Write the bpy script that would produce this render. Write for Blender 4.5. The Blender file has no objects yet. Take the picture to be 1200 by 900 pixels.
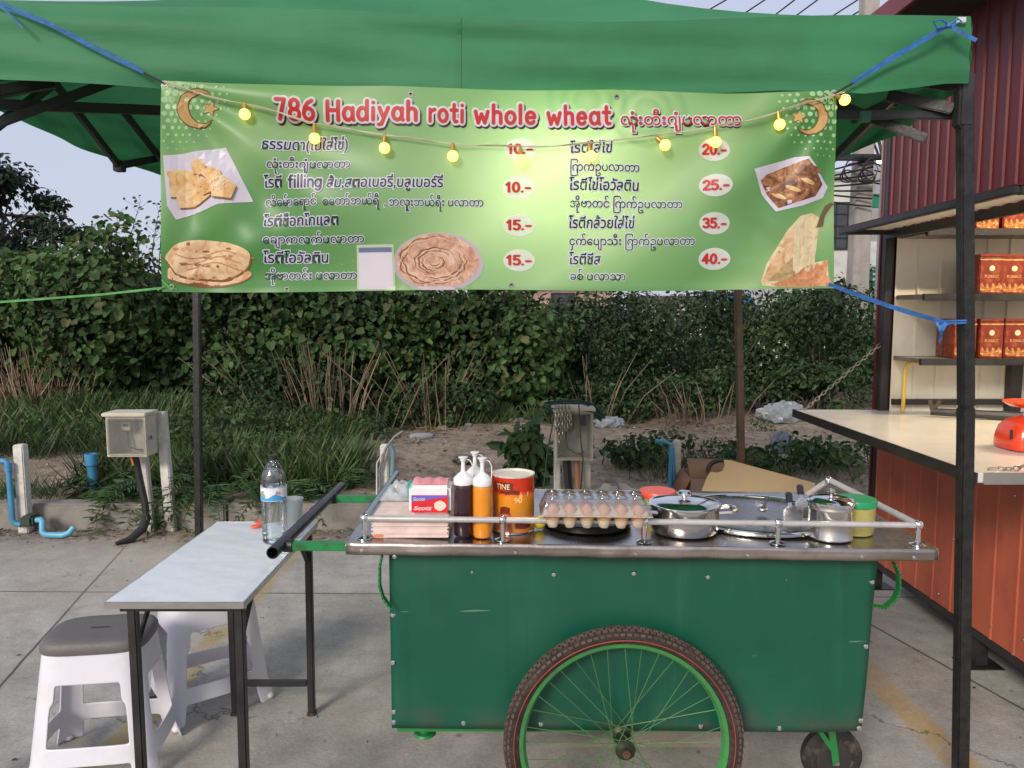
import bpy, bmesh, math, random
import numpy as np
from mathutils import Vector, Matrix
rnd = random.Random(7)
R = math.radians
scene = bpy.context.scene
col = scene.collection

# ------------------------------------------------------------------ camera, sky, sun, exposure
CAM_H, PITCH, FOC = 1.53, R(5.4), 901.0
cam = bpy.data.cameras.new("camera"); cam.sensor_width = 36; cam.lens = 36 * FOC / 1200
cam.clip_start = 0.05; cam.clip_end = 2000
cam_o = bpy.data.objects.new("camera", cam); col.objects.link(cam_o)
cam_o.location = (0, 0, CAM_H); cam_o.rotation_euler = (R(90) - PITCH, 0, 0)
scene.camera = cam_o

SUN_EL, SUN_AZ = R(27), R(-28)      # the evening glow comes from behind the camera, a little from its left
world = bpy.data.worlds.new("World"); scene.world = world; world.use_nodes = True
wn = world.node_tree.nodes; wl = world.node_tree.links
bgn = wn["Background"]
sky = wn.new("ShaderNodeTexSky"); sky.sky_type = 'NISHITA'; sky.sun_disc = False
sky.sun_elevation = SUN_EL; sky.sun_rotation = R(180) + SUN_AZ * -1
sky.air_density = 1.0; sky.dust_density = 2.5; sky.ozone_density = 2.0; sky.altitude = 0
mixs = wn.new("ShaderNodeMix"); mixs.data_type = 'RGBA'; mixs.blend_type = 'MIX'
mixs.inputs[0].default_value = 0.8
mixs.inputs[7].default_value = (2.75, 2.82, 3.45, 1)       # thin even cloud cover over the clear sky
wl.new(sky.outputs[0], mixs.inputs[6]); wl.new(mixs.outputs[2], bgn.inputs[0])
bgn.inputs[1].default_value = 0.12
sd = bpy.data.lights.new("sun", 'SUN'); sd.energy = 1.5; sd.angle = R(16); sd.color = (1.0, 0.89, 0.78)
so = bpy.data.objects.new("sun", sd); col.objects.link(so)
sv = Vector((math.sin(SUN_AZ) * math.cos(SUN_EL), -math.cos(SUN_AZ) * math.cos(SUN_EL), math.sin(SUN_EL)))
so.rotation_euler = sv.to_track_quat('Z', 'Y').to_euler(); so.location = (0, -5, 8)
vs = scene.view_settings
vs.view_transform = 'Standard'; vs.look = 'None'; vs.gamma = 1; vs.use_curve_mapping = False; vs.exposure = 0.88

# ------------------------------------------------------------------ survey helpers: a sighting at a known distance or height gives a point
cp, sp_ = math.cos(PITCH), math.sin(PITCH)
def ray(x, y):
    a, b = (x - 600) / FOC, (450 - y) / FOC
    return Vector((a, cp + b * sp_, b * cp - sp_))
def PY(x, y, Y):
    d = ray(x, y); return Vector((0, 0, CAM_H)) + d * (Y / d.y)
def PZ(x, y, Z=0.0):
    d = ray(x, y); return Vector((0, 0, CAM_H)) + d * ((Z - CAM_H) / d.z)

def PX(x, y, X):
    d = ray(x, y); return Vector((0, 0, CAM_H)) + d * (X / d.x)

# ------------------------------------------------------------------ object helpers
def tag(o, label=None, cat=None, group=None, kind=None):
    if label: o["label"] = label
    if cat: o["category"] = cat
    if group: o["group"] = group
    if kind: o["kind"] = kind
    return o
def thing(name, label, cat, loc=(0, 0, 0), group=None):
    o = bpy.data.objects.new(name, None); col.objects.link(o); o.location = loc
    o.empty_display_size = 0.1
    return tag(o, label, cat, group)
def origin(o):
    v = Vector((0, 0, 0))
    while o is not None:
        v += o.location; o = o.parent
    return v
def kids(o): return [c for c in bpy.data.objects if c.parent == o]
def copy_tree(o, parent=None):
    c = o.copy(); col.objects.link(c); c.parent = parent
    for ch in kids(o): copy_tree(ch, c)
    return c
def link(name, me, mat, parent=None):
    o = bpy.data.objects.new(name, me); col.objects.link(o)
    if mat: me.materials.append(mat)
    o.parent = parent
    return o

class MB:
    def __init__(s): s.v = []; s.f = []; s.uv = None
    def add(s, vs, fs):
        n = len(s.v); s.v += [tuple(p) for p in vs]; s.f += [tuple(i + n for i in f) for f in fs]; return s
    def box(s, lo, hi, m=None):
        x0, y0, z0 = lo; x1, y1, z1 = hi
        vs = [Vector(p) for p in ((x0,y0,z0),(x1,y0,z0),(x1,y1,z0),(x0,y1,z0),(x0,y0,z1),(x1,y0,z1),(x1,y1,z1),(x0,y1,z1))]
        if m is not None: vs = [m @ p for p in vs]
        return s.add(vs, [(0,3,2,1),(4,5,6,7),(0,1,5,4),(1,2,6,5),(2,3,7,6),(3,0,4,7)])
    def bar(s, p, q, w, h=None, up=(0, 0, 1), ext=0):
        h = h or w; p = Vector(p); q = Vector(q); d = (q - p).normalized(); p = p - d*ext; q = q + d*ext
        u = Vector(up)
        if abs(d.dot(u)) > .98: u = Vector((0, 1, 0))
        a = d.cross(u).normalized(); b = a.cross(d).normalized()
        vs = [c + a * (i * w / 2) + b * (j * h / 2) for c in (p, q) for i, j in ((-1,-1),(1,-1),(1,1),(-1,1))]
        return s.add(vs, [(0,3,2,1)[::-1],(4,5,6,7)[::-1],(0,1,5,4)[::-1],(1,2,6,5)[::-1],(2,3,7,6)[::-1],(3,0,4,7)[::-1]])
    def tube(s, pts, r, n=8, closed=False, caps=True):
        pts = [Vector(p) for p in pts]; k = len(pts)
        rs = r if isinstance(r, (list, tuple)) else [r] * k
        ref = None; rings = []
        for i in range(k):
            if closed: d = pts[(i + 1) % k] - pts[i - 1]
            else: d = pts[min(i + 1, k - 1)] - pts[max(i - 1, 0)]
            d = d.normalized() if d.length > 1e-9 else Vector((0, 0, 1))
            if ref is None:
                ref = d.orthogonal().normalized()
            else:
                ref = (ref - d * ref.dot(d))
                ref = ref.normalized() if ref.length > 1e-6 else d.orthogonal().normalized()
            b = d.cross(ref)
            rings.append([pts[i] + (ref * math.cos(2*math.pi*j/n) + b * math.sin(2*math.pi*j/n)) * rs[i] for j in range(n)])
        vs = [p for rg in rings for p in rg]; fs = []
        for i in range(k if closed else k - 1):
            for j in range(n):
                a = i * n + j; b2 = i * n + (j + 1) % n; i2 = (i + 1) % k
                fs.append((a, b2, i2 * n + (j + 1) % n, i2 * n + j))
        if caps and not closed:
            fs.append(tuple(range(n))[::-1]); fs.append(tuple((k - 1) * n + j for j in range(n)))
        return s.add(vs, fs)
    def cyl(s, p, q, r, n=16, r2=None): return s.tube([p, q], [r, r if r2 is None else r2], n)
    def lathe(s, prof, c=(0, 0, 0), n=32, m=None, cap0=True, cap1=True):
        c = Vector(c); vs = []; fs = []
        for r, z in prof:
            for j in range(n):
                a = 2 * math.pi * j / n
                p = Vector((r * math.cos(a), r * math.sin(a), z))
                vs.append((m @ p if m is not None else p) + c)
        for i in range(len(prof) - 1):
            for j in range(n):
                fs.append((i*n + j, i*n + (j+1) % n, (i+1)*n + (j+1) % n, (i+1)*n + j))
        if cap0: fs.append(tuple(range(n))[::-1])
        if cap1: fs.append(tuple((len(prof)-1)*n + j for j in range(n)))
        return s.add(vs, fs)
    def grid(s, fn, nu, nv):
        vs = [fn(i / nu, j / nv) for j in range(nv + 1) for i in range(nu + 1)]
        fs = [(j*(nu+1)+i, j*(nu+1)+i+1, (j+1)*(nu+1)+i+1, (j+1)*(nu+1)+i) for j in range(nv) for i in range(nu)]
        n = len(s.v); s.add(vs, fs)
        return s
    def prism(s, poly, fn, d):
        """poly: list of (a,b); fn(a,b,t)->point for t in 0,1 (front, back)"""
        n = len(poly)
        vs = [fn(a, b, 0) for a, b in poly] + [fn(a, b, d) for a, b in poly]
        fs = [tuple(range(n)), tuple(range(n, 2*n))[::-1]] + [(i, n + i, n + (i+1) % n, (i+1) % n) for i in range(n)]
        return s.add(vs, fs)
    def ball(s, c, r, n=16, m=10, sq=(1, 1, 1)):
        prof = [(max(math.sin(math.pi*i/m), 1e-4), -math.cos(math.pi*i/m)) for i in range(m+1)]
        M = Matrix.Diagonal((r*sq[0], r*sq[1], r*sq[2]))
        return s.lathe(prof, c, n, M)
    def build(s, name, mat, parent=None, smooth=True, angle=35, bevel=0, seg=2, uv=None, solid=0, sub=0, recalc=True):
        off = origin(parent) if parent is not None else Vector((0, 0, 0))
        me = bpy.data.meshes.new(name)
        me.from_pydata([(p[0]-off.x, p[1]-off.y, p[2]-off.z) for p in s.v], [], s.f)
        if recalc or bevel:
            bm = bmesh.new(); bm.from_mesh(me)
            if recalc: bmesh.ops.recalc_face_normals(bm, faces=bm.faces)
            if bevel:
                es = [e for e in bm.edges if len(e.link_faces) == 2 and e.calc_face_angle(0) > R(40)]
                bmesh.ops.bevel(bm, geom=es, offset=bevel, segments=seg, affect='EDGES', clamp_overlap=True)
            bm.to_mesh(me); bm.free()
        if uv is not None:
            lay = me.uv_layers.new(name="UVMap")
            for lp in me.loops: lay.data[lp.index].uv = uv[lp.vertex_index]
        if smooth:
            me.shade_smooth(); me.set_sharp_from_angle(angle=R(angle))
        o = link(name, me, mat, parent)
        if solid:
            md = o.modifiers.new("thickness", 'SOLIDIFY'); md.thickness = solid; md.offset = 0
        if sub:
            md = o.modifiers.new("smooth", 'SUBSURF'); md.levels = sub; md.render_levels = sub
        return o

# ------------------------------------------------------------------ materials
def lin(r, g, b):
    f = lambda c: (c/255/12.92) if c/255 <= .04045 else ((c/255+.055)/1.055)**2.4
    return (f(r), f(g), f(b))
MC = {}
def new_mat(name):
    m = bpy.data.materials.new(name); m.use_nodes = True
    return m, m.node_tree.nodes, m.node_tree.links, m.node_tree.nodes["Principled BSDF"]
def noise_node(n, l, scale, detail=4, rough=.55, coord='Object', stretch=None, dist=0):
    tc = n.new("ShaderNodeTexCoord"); nz = n.new("ShaderNodeTexNoise")
    nz.inputs['Scale'].default_value = scale; nz.inputs['Detail'].default_value = detail
    nz.inputs['Roughness'].default_value = rough; nz.inputs['Distortion'].default_value = dist
    if stretch:
        mp = n.new("ShaderNodeMapping"); mp.inputs['Scale'].default_value = stretch
        l.new(tc.outputs[coord], mp.inputs[0]); l.new(mp.outputs[0], nz.inputs['Vector'])
    else: l.new(tc.outputs[coord], nz.inputs['Vector'])
    return nz
def ramp(n, l, src, stops):
    r = n.new("ShaderNodeValToRGB"); e = r.color_ramp.elements
    while len(e) < len(stops): e.new(.5)
    for i, (p, c) in enumerate(stops):
        e[i].position = p; e[i].color = (c[0], c[1], c[2], 1) if isinstance(c, (tuple, list)) else (c, c, c, 1)
    l.new(src, r.inputs[0]); return r
def mixc(n, l, fac, a, b, mode='MIX'):
    m = n.new("ShaderNodeMix"); m.data_type = 'RGBA'; m.blend_type = mode
    for sock, v in ((0, fac), (6, a), (7, b)):
        if isinstance(v, (int, float)): m.inputs[sock].default_value = v
        elif isinstance(v, (tuple, list)): m.inputs[sock].default_value = (v[0], v[1], v[2], 1)
        else: l.new(v, m.inputs[sock])
    return m.outputs[2]
def mat(name, c, rough=.5, metal=0, var=.12, vs_=6, bump=0, bs=40, spec=.5, coat=0, dirt=None, dirt_scale=3, dirt_amt=.5, stretch=None, sss=0, transl=0, emit=0):
    if name in MC: return MC[name]
    m, n, l, p = new_mat(name)
    nz = noise_node(n, l, vs_, 5, stretch=stretch)
    a = tuple(max(0, x * (1 - var * 2)) for x in c); b = tuple(min(1, x * (1 + var)) for x in c)
    colr = ramp(n, l, nz.outputs[0], [(.25, a), (.7, b)]).outputs[0]
    if dirt:
        dn = noise_node(n, l, dirt_scale, 8, .7)
        rp = ramp(n, l, dn.outputs[0], [(.5, 0.0), (.72, dirt_amt)])
        colr = mixc(n, l, rp.outputs[0], colr, dirt)
    l.new(colr, p.inputs['Base Color'])
    p.inputs['Metallic'].default_value = metal; p.inputs['Specular IOR Level'].default_value = spec
    if coat: p.inputs['Coat Weight'].default_value = coat; p.inputs['Coat Roughness'].default_value = .15
    rn = noise_node(n, l, vs_ * 2.3, 4)
    mr = n.new("ShaderNodeMapRange"); mr.inputs[3].default_value = max(.02, rough * .78); mr.inputs[4].default_value = min(1, rough * 1.22)
    l.new(rn.outputs[0], mr.inputs[0]); l.new(mr.outputs[0], p.inputs['Roughness'])
    if bump:
        bn = noise_node(n, l, bs, 6, .6)
        bu = n.new("ShaderNodeBump"); bu.inputs['Strength'].default_value = bump; bu.inputs['Distance'].default_value = .01
        l.new(bn.outputs[0], bu.inputs['Height']); l.new(bu.outputs[0], p.inputs['Normal'])
    if transl:
        tr = n.new("ShaderNodeBsdfTranslucent"); l.new(colr, tr.inputs[0])
        ms = n.new("ShaderNodeMixShader"); ms.inputs[0].default_value = transl
        out = n["Material Output"]
        l.new(p.outputs[0], ms.inputs[1]); l.new(tr.outputs[0], ms.inputs[2]); l.new(ms.outputs[0], out.inputs[0])
    MC[name] = m
    return m
def leafmat(name, cols, rough=.55, transl=.25):
    if name in MC: return MC[name]
    m, n, l, p = new_mat(name)
    g = n.new("ShaderNodeNewGeometry")
    k = len(cols)
    tn = (.70, .86, .92) if 'leaf' in name and 'litter' not in name or 'grass' in name else (1, 1, 1)
    r = ramp(n, l, g.outputs['Random Per Island'], [(i / max(1, k - 1), tuple(a*b for a, b in zip(c, tn))) for i, c in enumerate(cols)])
    nz = noise_node(n, l, 1.1, 3)
    r2 = ramp(n, l, nz.outputs[0], [(.3, .5), (.5, .95), (.7, 1.75)])
    c2 = mixc(n, l, 1.0, r.outputs[0], r2.outputs[0], 'MULTIPLY')
    l.new(c2, p.inputs['Base Color']); p.inputs['Roughness'].default_value = rough; p.inputs['Specular IOR Level'].default_value = .35
    tr = n.new("ShaderNodeBsdfTranslucent"); l.new(c2, tr.inputs[0])
    ms = n.new("ShaderNodeMixShader"); ms.inputs[0].default_value = transl
    l.new(p.outputs[0], ms.inputs[1]); l.new(tr.outputs[0], ms.inputs[2]); l.new(ms.outputs[0], n["Material Output"].inputs[0])
    MC[name] = m; return m
def clear(name, tint=(1, 1, 1), gl=.14, rough=.04, milky=0, milk=(.8, .8, .8)):
    if name in MC: return MC[name]
    m, n, l, p = new_mat(name)
    t = n.new("ShaderNodeBsdfTransparent"); t.inputs[0].default_value = (*tint, 1)
    g = n.new("ShaderNodeBsdfGlossy"); g.inputs[1].default_value = rough
    lw = n.new("ShaderNodeLayerWeight"); lw.inputs[0].default_value = .35
    mr = n.new("ShaderNodeMapRange"); mr.inputs[3].default_value = gl * .5; mr.inputs[4].default_value = min(1, gl * 4)
    l.new(lw.outputs[0], mr.inputs[0])
    ms = n.new("ShaderNodeMixShader"); l.new(mr.outputs[0], ms.inputs[0]); l.new(t.outputs[0], ms.inputs[1]); l.new(g.outputs[0], ms.inputs[2])
    res = ms.outputs[0]
    if milky:
        d = n.new("ShaderNodeBsdfDiffuse"); d.inputs[0].default_value = (*milk, 1)
        m2 = n.new("ShaderNodeMixShader"); m2.inputs[0].default_value = milky
        l.new(res, m2.inputs[1]); l.new(d.outputs[0], m2.inputs[2]); res = m2.outputs[0]
    bn = noise_node(n, l, 35, 2)
    bu = n.new("ShaderNodeBump"); bu.inputs['Strength'].default_value = .25; bu.inputs['Distance'].default_value = .004
    l.new(bn.outputs[0], bu.inputs['Height']); l.new(bu.outputs[0], g.inputs['Normal'])
    l.new(res, n["Material Output"].inputs[0]); MC[name] = m; return m
def emis(name, c, s):
    if name in MC: return MC[name]
    m, n, l, p = new_mat(name)
    p.inputs['Base Color'].default_value = (*c, 1); p.inputs['Emission Color'].default_value = (*c, 1); p.inputs['Emission Strength'].default_value = s
    MC[name] = m; return m

BLACKM = mat('black_painted_steel', (.022, .022, .023), .38, 0, .3, 9, .2, 60, dirt=(.10, .085, .07), dirt_scale=5, dirt_amt=.15)
POLEM = mat('black_hammered_steel', (.022, .022, .023), .36, .3, .3, 30, .25, 120, dirt=(.09, .075, .055), dirt_scale=9, dirt_amt=.25)
TRUSS = mat('black_truss_tube', (.014, .014, .015), .42, 0, .3, 9, .2, 60)
STEEL = mat('brushed_steel', (.62, .61, .60), .24, 1, .12, 14, .06, 120, stretch=(1, 6, 6))
STEELW = mat('worn_steel_sheet', (.50, .48, .46), .27, 1, .18, 5, .08, 30, dirt=(.16, .12, .09), dirt_scale=7, dirt_amt=.45)
CHROME = mat('polished_steel', (.74, .74, .73), .10, 1, .06, 10)
GRNM = mat('green_painted_metal', lin(35, 125, 62), .42, 0, .2, 7, .1, 60, dirt=(.05, .04, .03), dirt_scale=14, dirt_amt=.6)
WHITEP = mat('white_painted_concrete', (.60, .59, .55), .7, 0, .15, 6, .2, 60, dirt=(.18, .15, .11), dirt_scale=9, dirt_amt=.7)
BLUEP = mat('blue_pvc', lin(62, 140, 178), .45, 0, .15, 8, dirt=(.10, .09, .08), dirt_scale=15, dirt_amt=.5)
RUBBER = mat('black_rubber', (.02, .019, .018), .75, 0, .3, 20, .3, 90, dirt=(.17, .12, .085), dirt_scale=18, dirt_amt=.8)
WOODY = mat('bark', (.10, .075, .055), .9, 0, .35, 12, .6, 30)
# ------------------------------------------------------------------ ground
def ground_material():
    m, n, l, p = new_mat('stained_concrete')
    n1 = noise_node(n, l, .9, 8, .65); n2 = noise_node(n, l, 7, 8, .7); n3 = noise_node(n, l, 70, 4, .6)
    c = ramp(n, l, n1.outputs[0], [(.3, (.30, .285, .255)), (.5, (.43, .42, .385)), (.72, (.54, .53, .495))]).outputs[0]
    c = mixc(n, l, .5, c, ramp(n, l, n2.outputs[0], [(.3, .45), (.7, 1.25)]).outputs[0], 'MULTIPLY')
    c = mixc(n, l, .35, c, ramp(n, l, n3.outputs[0], [(.35, .6), (.65, 1.2)]).outputs[0], 'MULTIPLY')
    tc = n.new("ShaderNodeTexCoord"); sx = n.new("ShaderNodeSeparateXYZ"); l.new(tc.outputs['Object'], sx.inputs[0])
    wob = noise_node(n, l, 5, 4)
    def mth(op, a, b=None):
        k = n.new("ShaderNodeMath"); k.operation = op
        for i, v in ((0, a), (1, b)):
            if v is None: continue
            if isinstance(v, (int, float)): k.inputs[i].default_value = v
            else: l.new(v, k.inputs[i])
        return k.outputs[0]
    def line_dist(A, B, wobble):
        d = (B - A); nx, ny = d.y, -d.x; L = math.hypot(nx, ny); nx /= L; ny /= L; cc = nx * A.x + ny * A.y
        s = mth('ADD', mth('MULTIPLY', sx.outputs[0], nx), mth('MULTIPLY', sx.outputs[1], ny))
        s = mth('SUBTRACT', s, cc)
        s = mth('ADD', s, mth('MULTIPLY', mth('SUBTRACT', wob.outputs[0], .5), wobble))
        return s
    # expansion joints
    for A, B in ((PZ(130, 659), PZ(0, 804)), (PZ(1026, 735), PZ(1200, 832)), (PZ(0, 693), PZ(1100, 700))):
        s = mth('ABSOLUTE', line_dist(A, B, .012))
        w = .006
        k = n.new("ShaderNodeMapRange"); k.inputs[1].default_value = w * .5; k.inputs[2].default_value = w * 1.6; k.inputs[3].default_value = .85; k.inputs[4].default_value = 0
        l.new(s, k.inputs[0])
        c = mixc(n, l, k.outputs[0], c, (.045, .042, .038))
    # worn yellow paint band running diagonally under the cart
    A, B = PZ(1020, 790), PZ(1120, 890)
    s = line_dist(A, B, .06); s = mth('ABSOLUTE', mth('ADD', s, .0))
    k = n.new("ShaderNodeMapRange"); k.inputs[1].default_value = .045; k.inputs[2].default_value = .075; k.inputs[3].default_value = 1; k.inputs[4].default_value = 0
    l.new(s, k.inputs[0])
    wear = ramp(n, l, noise_node(n, l, 6, 9, .75).outputs[0], [(.34, .0), (.56, .8)])
    c = mixc(n, l, mth('MULTIPLY', k.outputs[0], wear.outputs[0]), c, (.50, .34, .13))
    A, B = PZ(285, 712), PZ(345, 645)
    s = mth('ABSOLUTE', line_dist(A, B, .06))
    k = n.new("ShaderNodeMapRange"); k.inputs[1].default_value = .04; k.inputs[2].default_value = .08; k.inputs[3].default_value = 1; k.inputs[4].default_value = 0
    l.new(s, k.inputs[0])
    c = mixc(n, l, mth('MULTIPLY', k.outputs[0], wear.outputs[0]), c, (.40, .30, .13))
    # oily dark spots and soil washed down along the kerb
    vz = n.new("ShaderNodeTexVoronoi"); vz.inputs['Scale'].default_value = 6.5; l.new(tc.outputs['Object'], vz.inputs['Vector'])
    sp = ramp(n, l, vz.outputs['Distance'], [(.06, .8), (.13, 0.0)])
    c = mixc(n, l, mth('MULTIPLY', sp.outputs[0], ramp(n, l, n2.outputs[0], [(.52, 0.0), (.6, .8)]).outputs[0]), c, (.06, .05, .045))
    soil = n.new("ShaderNodeMapRange"); soil.inputs[1].default_value = 4.75; soil.inputs[2].default_value = 5.25; l.new(sx.outputs[1], soil.inputs[0])
    sn = ramp(n, l, noise_node(n, l, 9, 8, .7).outputs[0], [(.3, .15), (.62, 1.0)])
    c = mixc(n, l, mth('MULTIPLY', soil.outputs[0], sn.outputs[0]), c, (.075, .06, .047))
    cv = n.new("ShaderNodeTexVoronoi"); cv.feature = 'DISTANCE_TO_EDGE'; cv.inputs['Scale'].default_value = .55
    wn_ = noise_node(n, l, 3.5, 6, .7); va = n.new("ShaderNodeVectorMath"); va.operation = 'SCALE'; va.inputs['Scale'].default_value = .35; l.new(wn_.outputs['Color'], va.inputs[0])
    vb = n.new("ShaderNodeVectorMath"); l.new(tc.outputs['Object'], vb.inputs[0]); l.new(va.outputs[0], vb.inputs[1]); l.new(vb.outputs[0], cv.inputs['Vector'])
    ck = ramp(n, l, cv.outputs['Distance'], [(.0, .8), (.0035, .0)]); cm = ramp(n, l, n1.outputs[0], [(.5, 0.0), (.56, 1.0)])
    c = mixc(n, l, mth('MULTIPLY', ck.outputs[0], cm.outputs[0]), c, (.05, .047, .042))
    st = noise_node(n, l, 2.6, 9, .78, dist=.6); c = mixc(n, l, ramp(n, l, st.outputs[0], [(.56, 0.0), (.66, .34)]).outputs[0], c, (.17, .155, .135))
    wm = noise_node(n, l, .5, 4); c = mixc(n, l, ramp(n, l, wm.outputs[0], [(.45, 0.0), (.65, .5)]).outputs[0], c, (.45, .37, .27))
    gr = noise_node(n, l, 260, 3, .7); c = mixc(n, l, .5, c, ramp(n, l, gr.outputs[0], [(.36, .55), (.6, 1.15)]).outputs[0], 'MULTIPLY')
    l.new(c, p.inputs['Base Color']); p.inputs['Roughness'].default_value = .82; p.inputs['Specular IOR Level'].default_value = .3
    b = n.new("ShaderNodeBump"); b.inputs['Strength'].default_value = .25; b.inputs['Distance'].default_value = .01
    l.new(n3.outputs[0], b.inputs['Height']); l.new(b.outputs[0], p.inputs['Normal'])
    return m
tag(MB().grid(lambda u, v: (-500 + 1000*u, -200 + 1200*v, 0), 8, 8).build('ground', ground_material(), smooth=False), kind='structure')

KERBM = mat('kerb_concrete', (.25, .235, .21), .85, 0, .25, 4, .4, 50, dirt=(.09, .075, .06), dirt_scale=5, dirt_amt=.8)
kb = MB()
def hn(x, s=1.0): return math.sin(x*1.7*s+.4)*.5 + math.sin(x*4.1*s+2)*.3 + math.sin(x*9.3*s+1)*.2
x = -24.0
while x < 12:
    x2 = x + 1.98
    kb.box((x, 5.30, -.05), (x2, 5.45, .182 + .004 * hn(x)))
    x += 2.0
tag(kb.build('kerb', KERBM, bevel=.012), kind='structure')

def bank_z(x, y):
    t = max(0, min(1, (y - 5.45) / 4.5))
    z = .16 + .10 * t + .03 * hn(x * .8 + y) * t
    left = max(0, min(1, (-1.2 - x) / 1.5))
    z += left * .22 * t
    z += .05 * math.sin(x*2.1 + y*1.3) * math.sin(y*2.7 - x) * min(1, t*4) + .015 * math.sin(x*9+y*5)*math.sin(y*11-x*3) * min(1, t*4)
    if y > 12: z += min(1, (y-12)/20) * .1
    return z
def soil_material():
    m, n, l, p = new_mat('bare_soil')
    n1 = noise_node(n, l, .9, 8, .65); n2 = noise_node(n, l, 9, 9, .72); n3 = noise_node(n, l, 55, 5, .7)
    c = ramp(n, l, n1.outputs[0], [(.3, (.25, .20, .145)), (.5, (.39, .32, .24)), (.7, (.48, .41, .32))]).outputs[0]
    c = mixc(n, l, .8, c, ramp(n, l, n2.outputs[0], [(.33, .35), (.66, 1.25)]).outputs[0], 'MULTIPLY')
    c = mixc(n, l, .6, c, ramp(n, l, n3.outputs[0], [(.35, .5), (.65, 1.3)]).outputs[0], 'MULTIPLY')
    l.new(c, p.inputs['Base Color']); p.inputs['Roughness'].default_value = .95; p.inputs['Specular IOR Level'].default_value = .1
    b = n.new("ShaderNodeBump"); b.inputs['Strength'].default_value = .9; b.inputs['Distance'].default_value = .03
    ad = n.new("ShaderNodeMath"); l.new(n2.outputs[0], ad.inputs[0]); l.new(n3.outputs[0], ad.inputs[1])
    l.new(ad.outputs[0], b.inputs['Height']); l.new(b.outputs[0], p.inputs['Normal'])
    return m
def bankpt(u, v):
    X = -26 + 52*u; Y = 5.44 + 40 * v**2.2
    return (X, Y, bank_z(X, Y))
tag(MB().grid(bankpt, 240, 90).build('soil_bank', soil_material(), angle=80), kind='structure')

# loose crumbs of soil, leaf litter and chips along the kerb
lm = leafmat('leaf_litter', [(.05, .035, .02), (.14, .09, .05), (.25, .2, .14), (.4, .38, .34), (.09, .06, .035), (.03, .025, .02)], .8, 0)
lb = MB()
for i in range(1500):
    X = rnd.uniform(-4.2, 2.0); Y = 5.28 - abs(rnd.gauss(0, .16)); s_ = rnd.uniform(.004, .018) * rnd.choice((.6, 1, 1.4))
    a = rnd.uniform(0, 6.28); ca, sa = math.cos(a)*s_, math.sin(a)*s_; z = .004 + rnd.uniform(0, .012)
    lb.add([(X-ca, Y-sa, z), (X+sa*.5, Y-ca*.5, z+rnd.uniform(0, .01)), (X+ca*1.3, Y+sa*1.3, z), (X-sa*.5, Y+ca*.5, z+.003)], [(0, 1, 2, 3)])
for i in range(90):
    X = rnd.uniform(-3.5, 2.6); Y = rnd.uniform(2.2, 5.0); s_ = rnd.uniform(.004, .012)
    a = rnd.uniform(0, 6.28); ca, sa = math.cos(a)*s_, math.sin(a)*s_; z = .005
    lb.add([(X-ca, Y-sa, z), (X+sa*.5, Y-ca*.5, z+.005), (X+ca*1.3, Y+sa*1.3, z), (X-sa*.5, Y+ca*.5, z)], [(0, 1, 2, 3)])
for i in range(1600):
    X = rnd.uniform(-6, 5); Y = rnd.uniform(5.5, 9.8); s_ = rnd.uniform(.006, .026)
    a = rnd.uniform(0, 6.28); ca, sa = math.cos(a)*s_, math.sin(a)*s_; z = bank_z(X, Y) + .008
    lb.add([(X-ca, Y-sa, z), (X+sa*.5, Y-ca*.5, z+.012), (X+ca*1.6, Y+sa*1.6, z), (X-sa*.5, Y+ca*.5, z+.004)], [(0, 1, 2, 3)])
tag(lb.build('leaf_litter', lm, smooth=False, recalc=False), kind='stuff')

# ------------------------------------------------------------------ vegetation
SH = {  # outline of a leaf: x half widths along its length
    'oval': [(0, 0), (.26, .35), (.24, .7), (0, 1), (-.24, .7), (-.26, .35)],
    'heart': [(0, .08), (.24, -.06), (.47, .12), (.48, .45), (.27, .82), (0, 1), (-.27, .82), (-.48, .45), (-.47, .12), (-.24, -.06)],
    'narrow': [(0, 0), (.09, .3), (.08, .7), (0, 1), (-.08, .7), (-.09, .3)],
    'blade': [(0, 0), (.016, .3), (.013, .7), (.04, 1), (-.008, .7), (-.016, .3)],
    'tuft': [(0, 0), (.5, .25), (.42, .8), (0, 1.05), (-.5, .75), (-.38, .3)]}
def leaf_arrays(C, N, U, S, shape):
    C = np.asarray(C, float); N = np.asarray(N, float); U = np.asarray(U, float); S = np.asarray(S, float)
    N /= np.linalg.norm(N, axis=1, keepdims=True) + 1e-9
    U = U - N * (U * N).sum(1, keepdims=True); U /= np.linalg.norm(U, axis=1, keepdims=True) + 1e-9
    T = np.cross(U, N)
    vs = []
    for (x, y) in SH[shape]:
        lift = abs(x) * .35 - .12 * y * y
        vs.append(C + S[:, None] * (T * x + U * y + N * lift))
    V = np.stack(vs, 1).reshape(-1, 3)
    n = len(C); q = len(SH[shape]); b = np.arange(n)[:, None] * q; h_ = q // 2
    F = (b + np.arange(0, h_ + 1)).tolist() + (b + np.array([0] + list(range(h_, q)))).tolist()
    return V, F
def leaf_mesh(name, parts, mat_, parent=None):
    """parts: list of (V,F)"""
    off = origin(parent) if parent is not None else Vector((0, 0, 0))
    Vs = []; Fs = []; k = 0
    for V, F in parts: Vs.append(V); Fs += [[i + k for i in f] for f in F]; k += len(V)
    V = np.concatenate(Vs) - np.array(off); F = Fs
    me = bpy.data.meshes.new(name)
    me.from_pydata(V.tolist(), [], F)
    return link(name, me, mat_, parent)
rg = np.random.default_rng(11)
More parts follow.
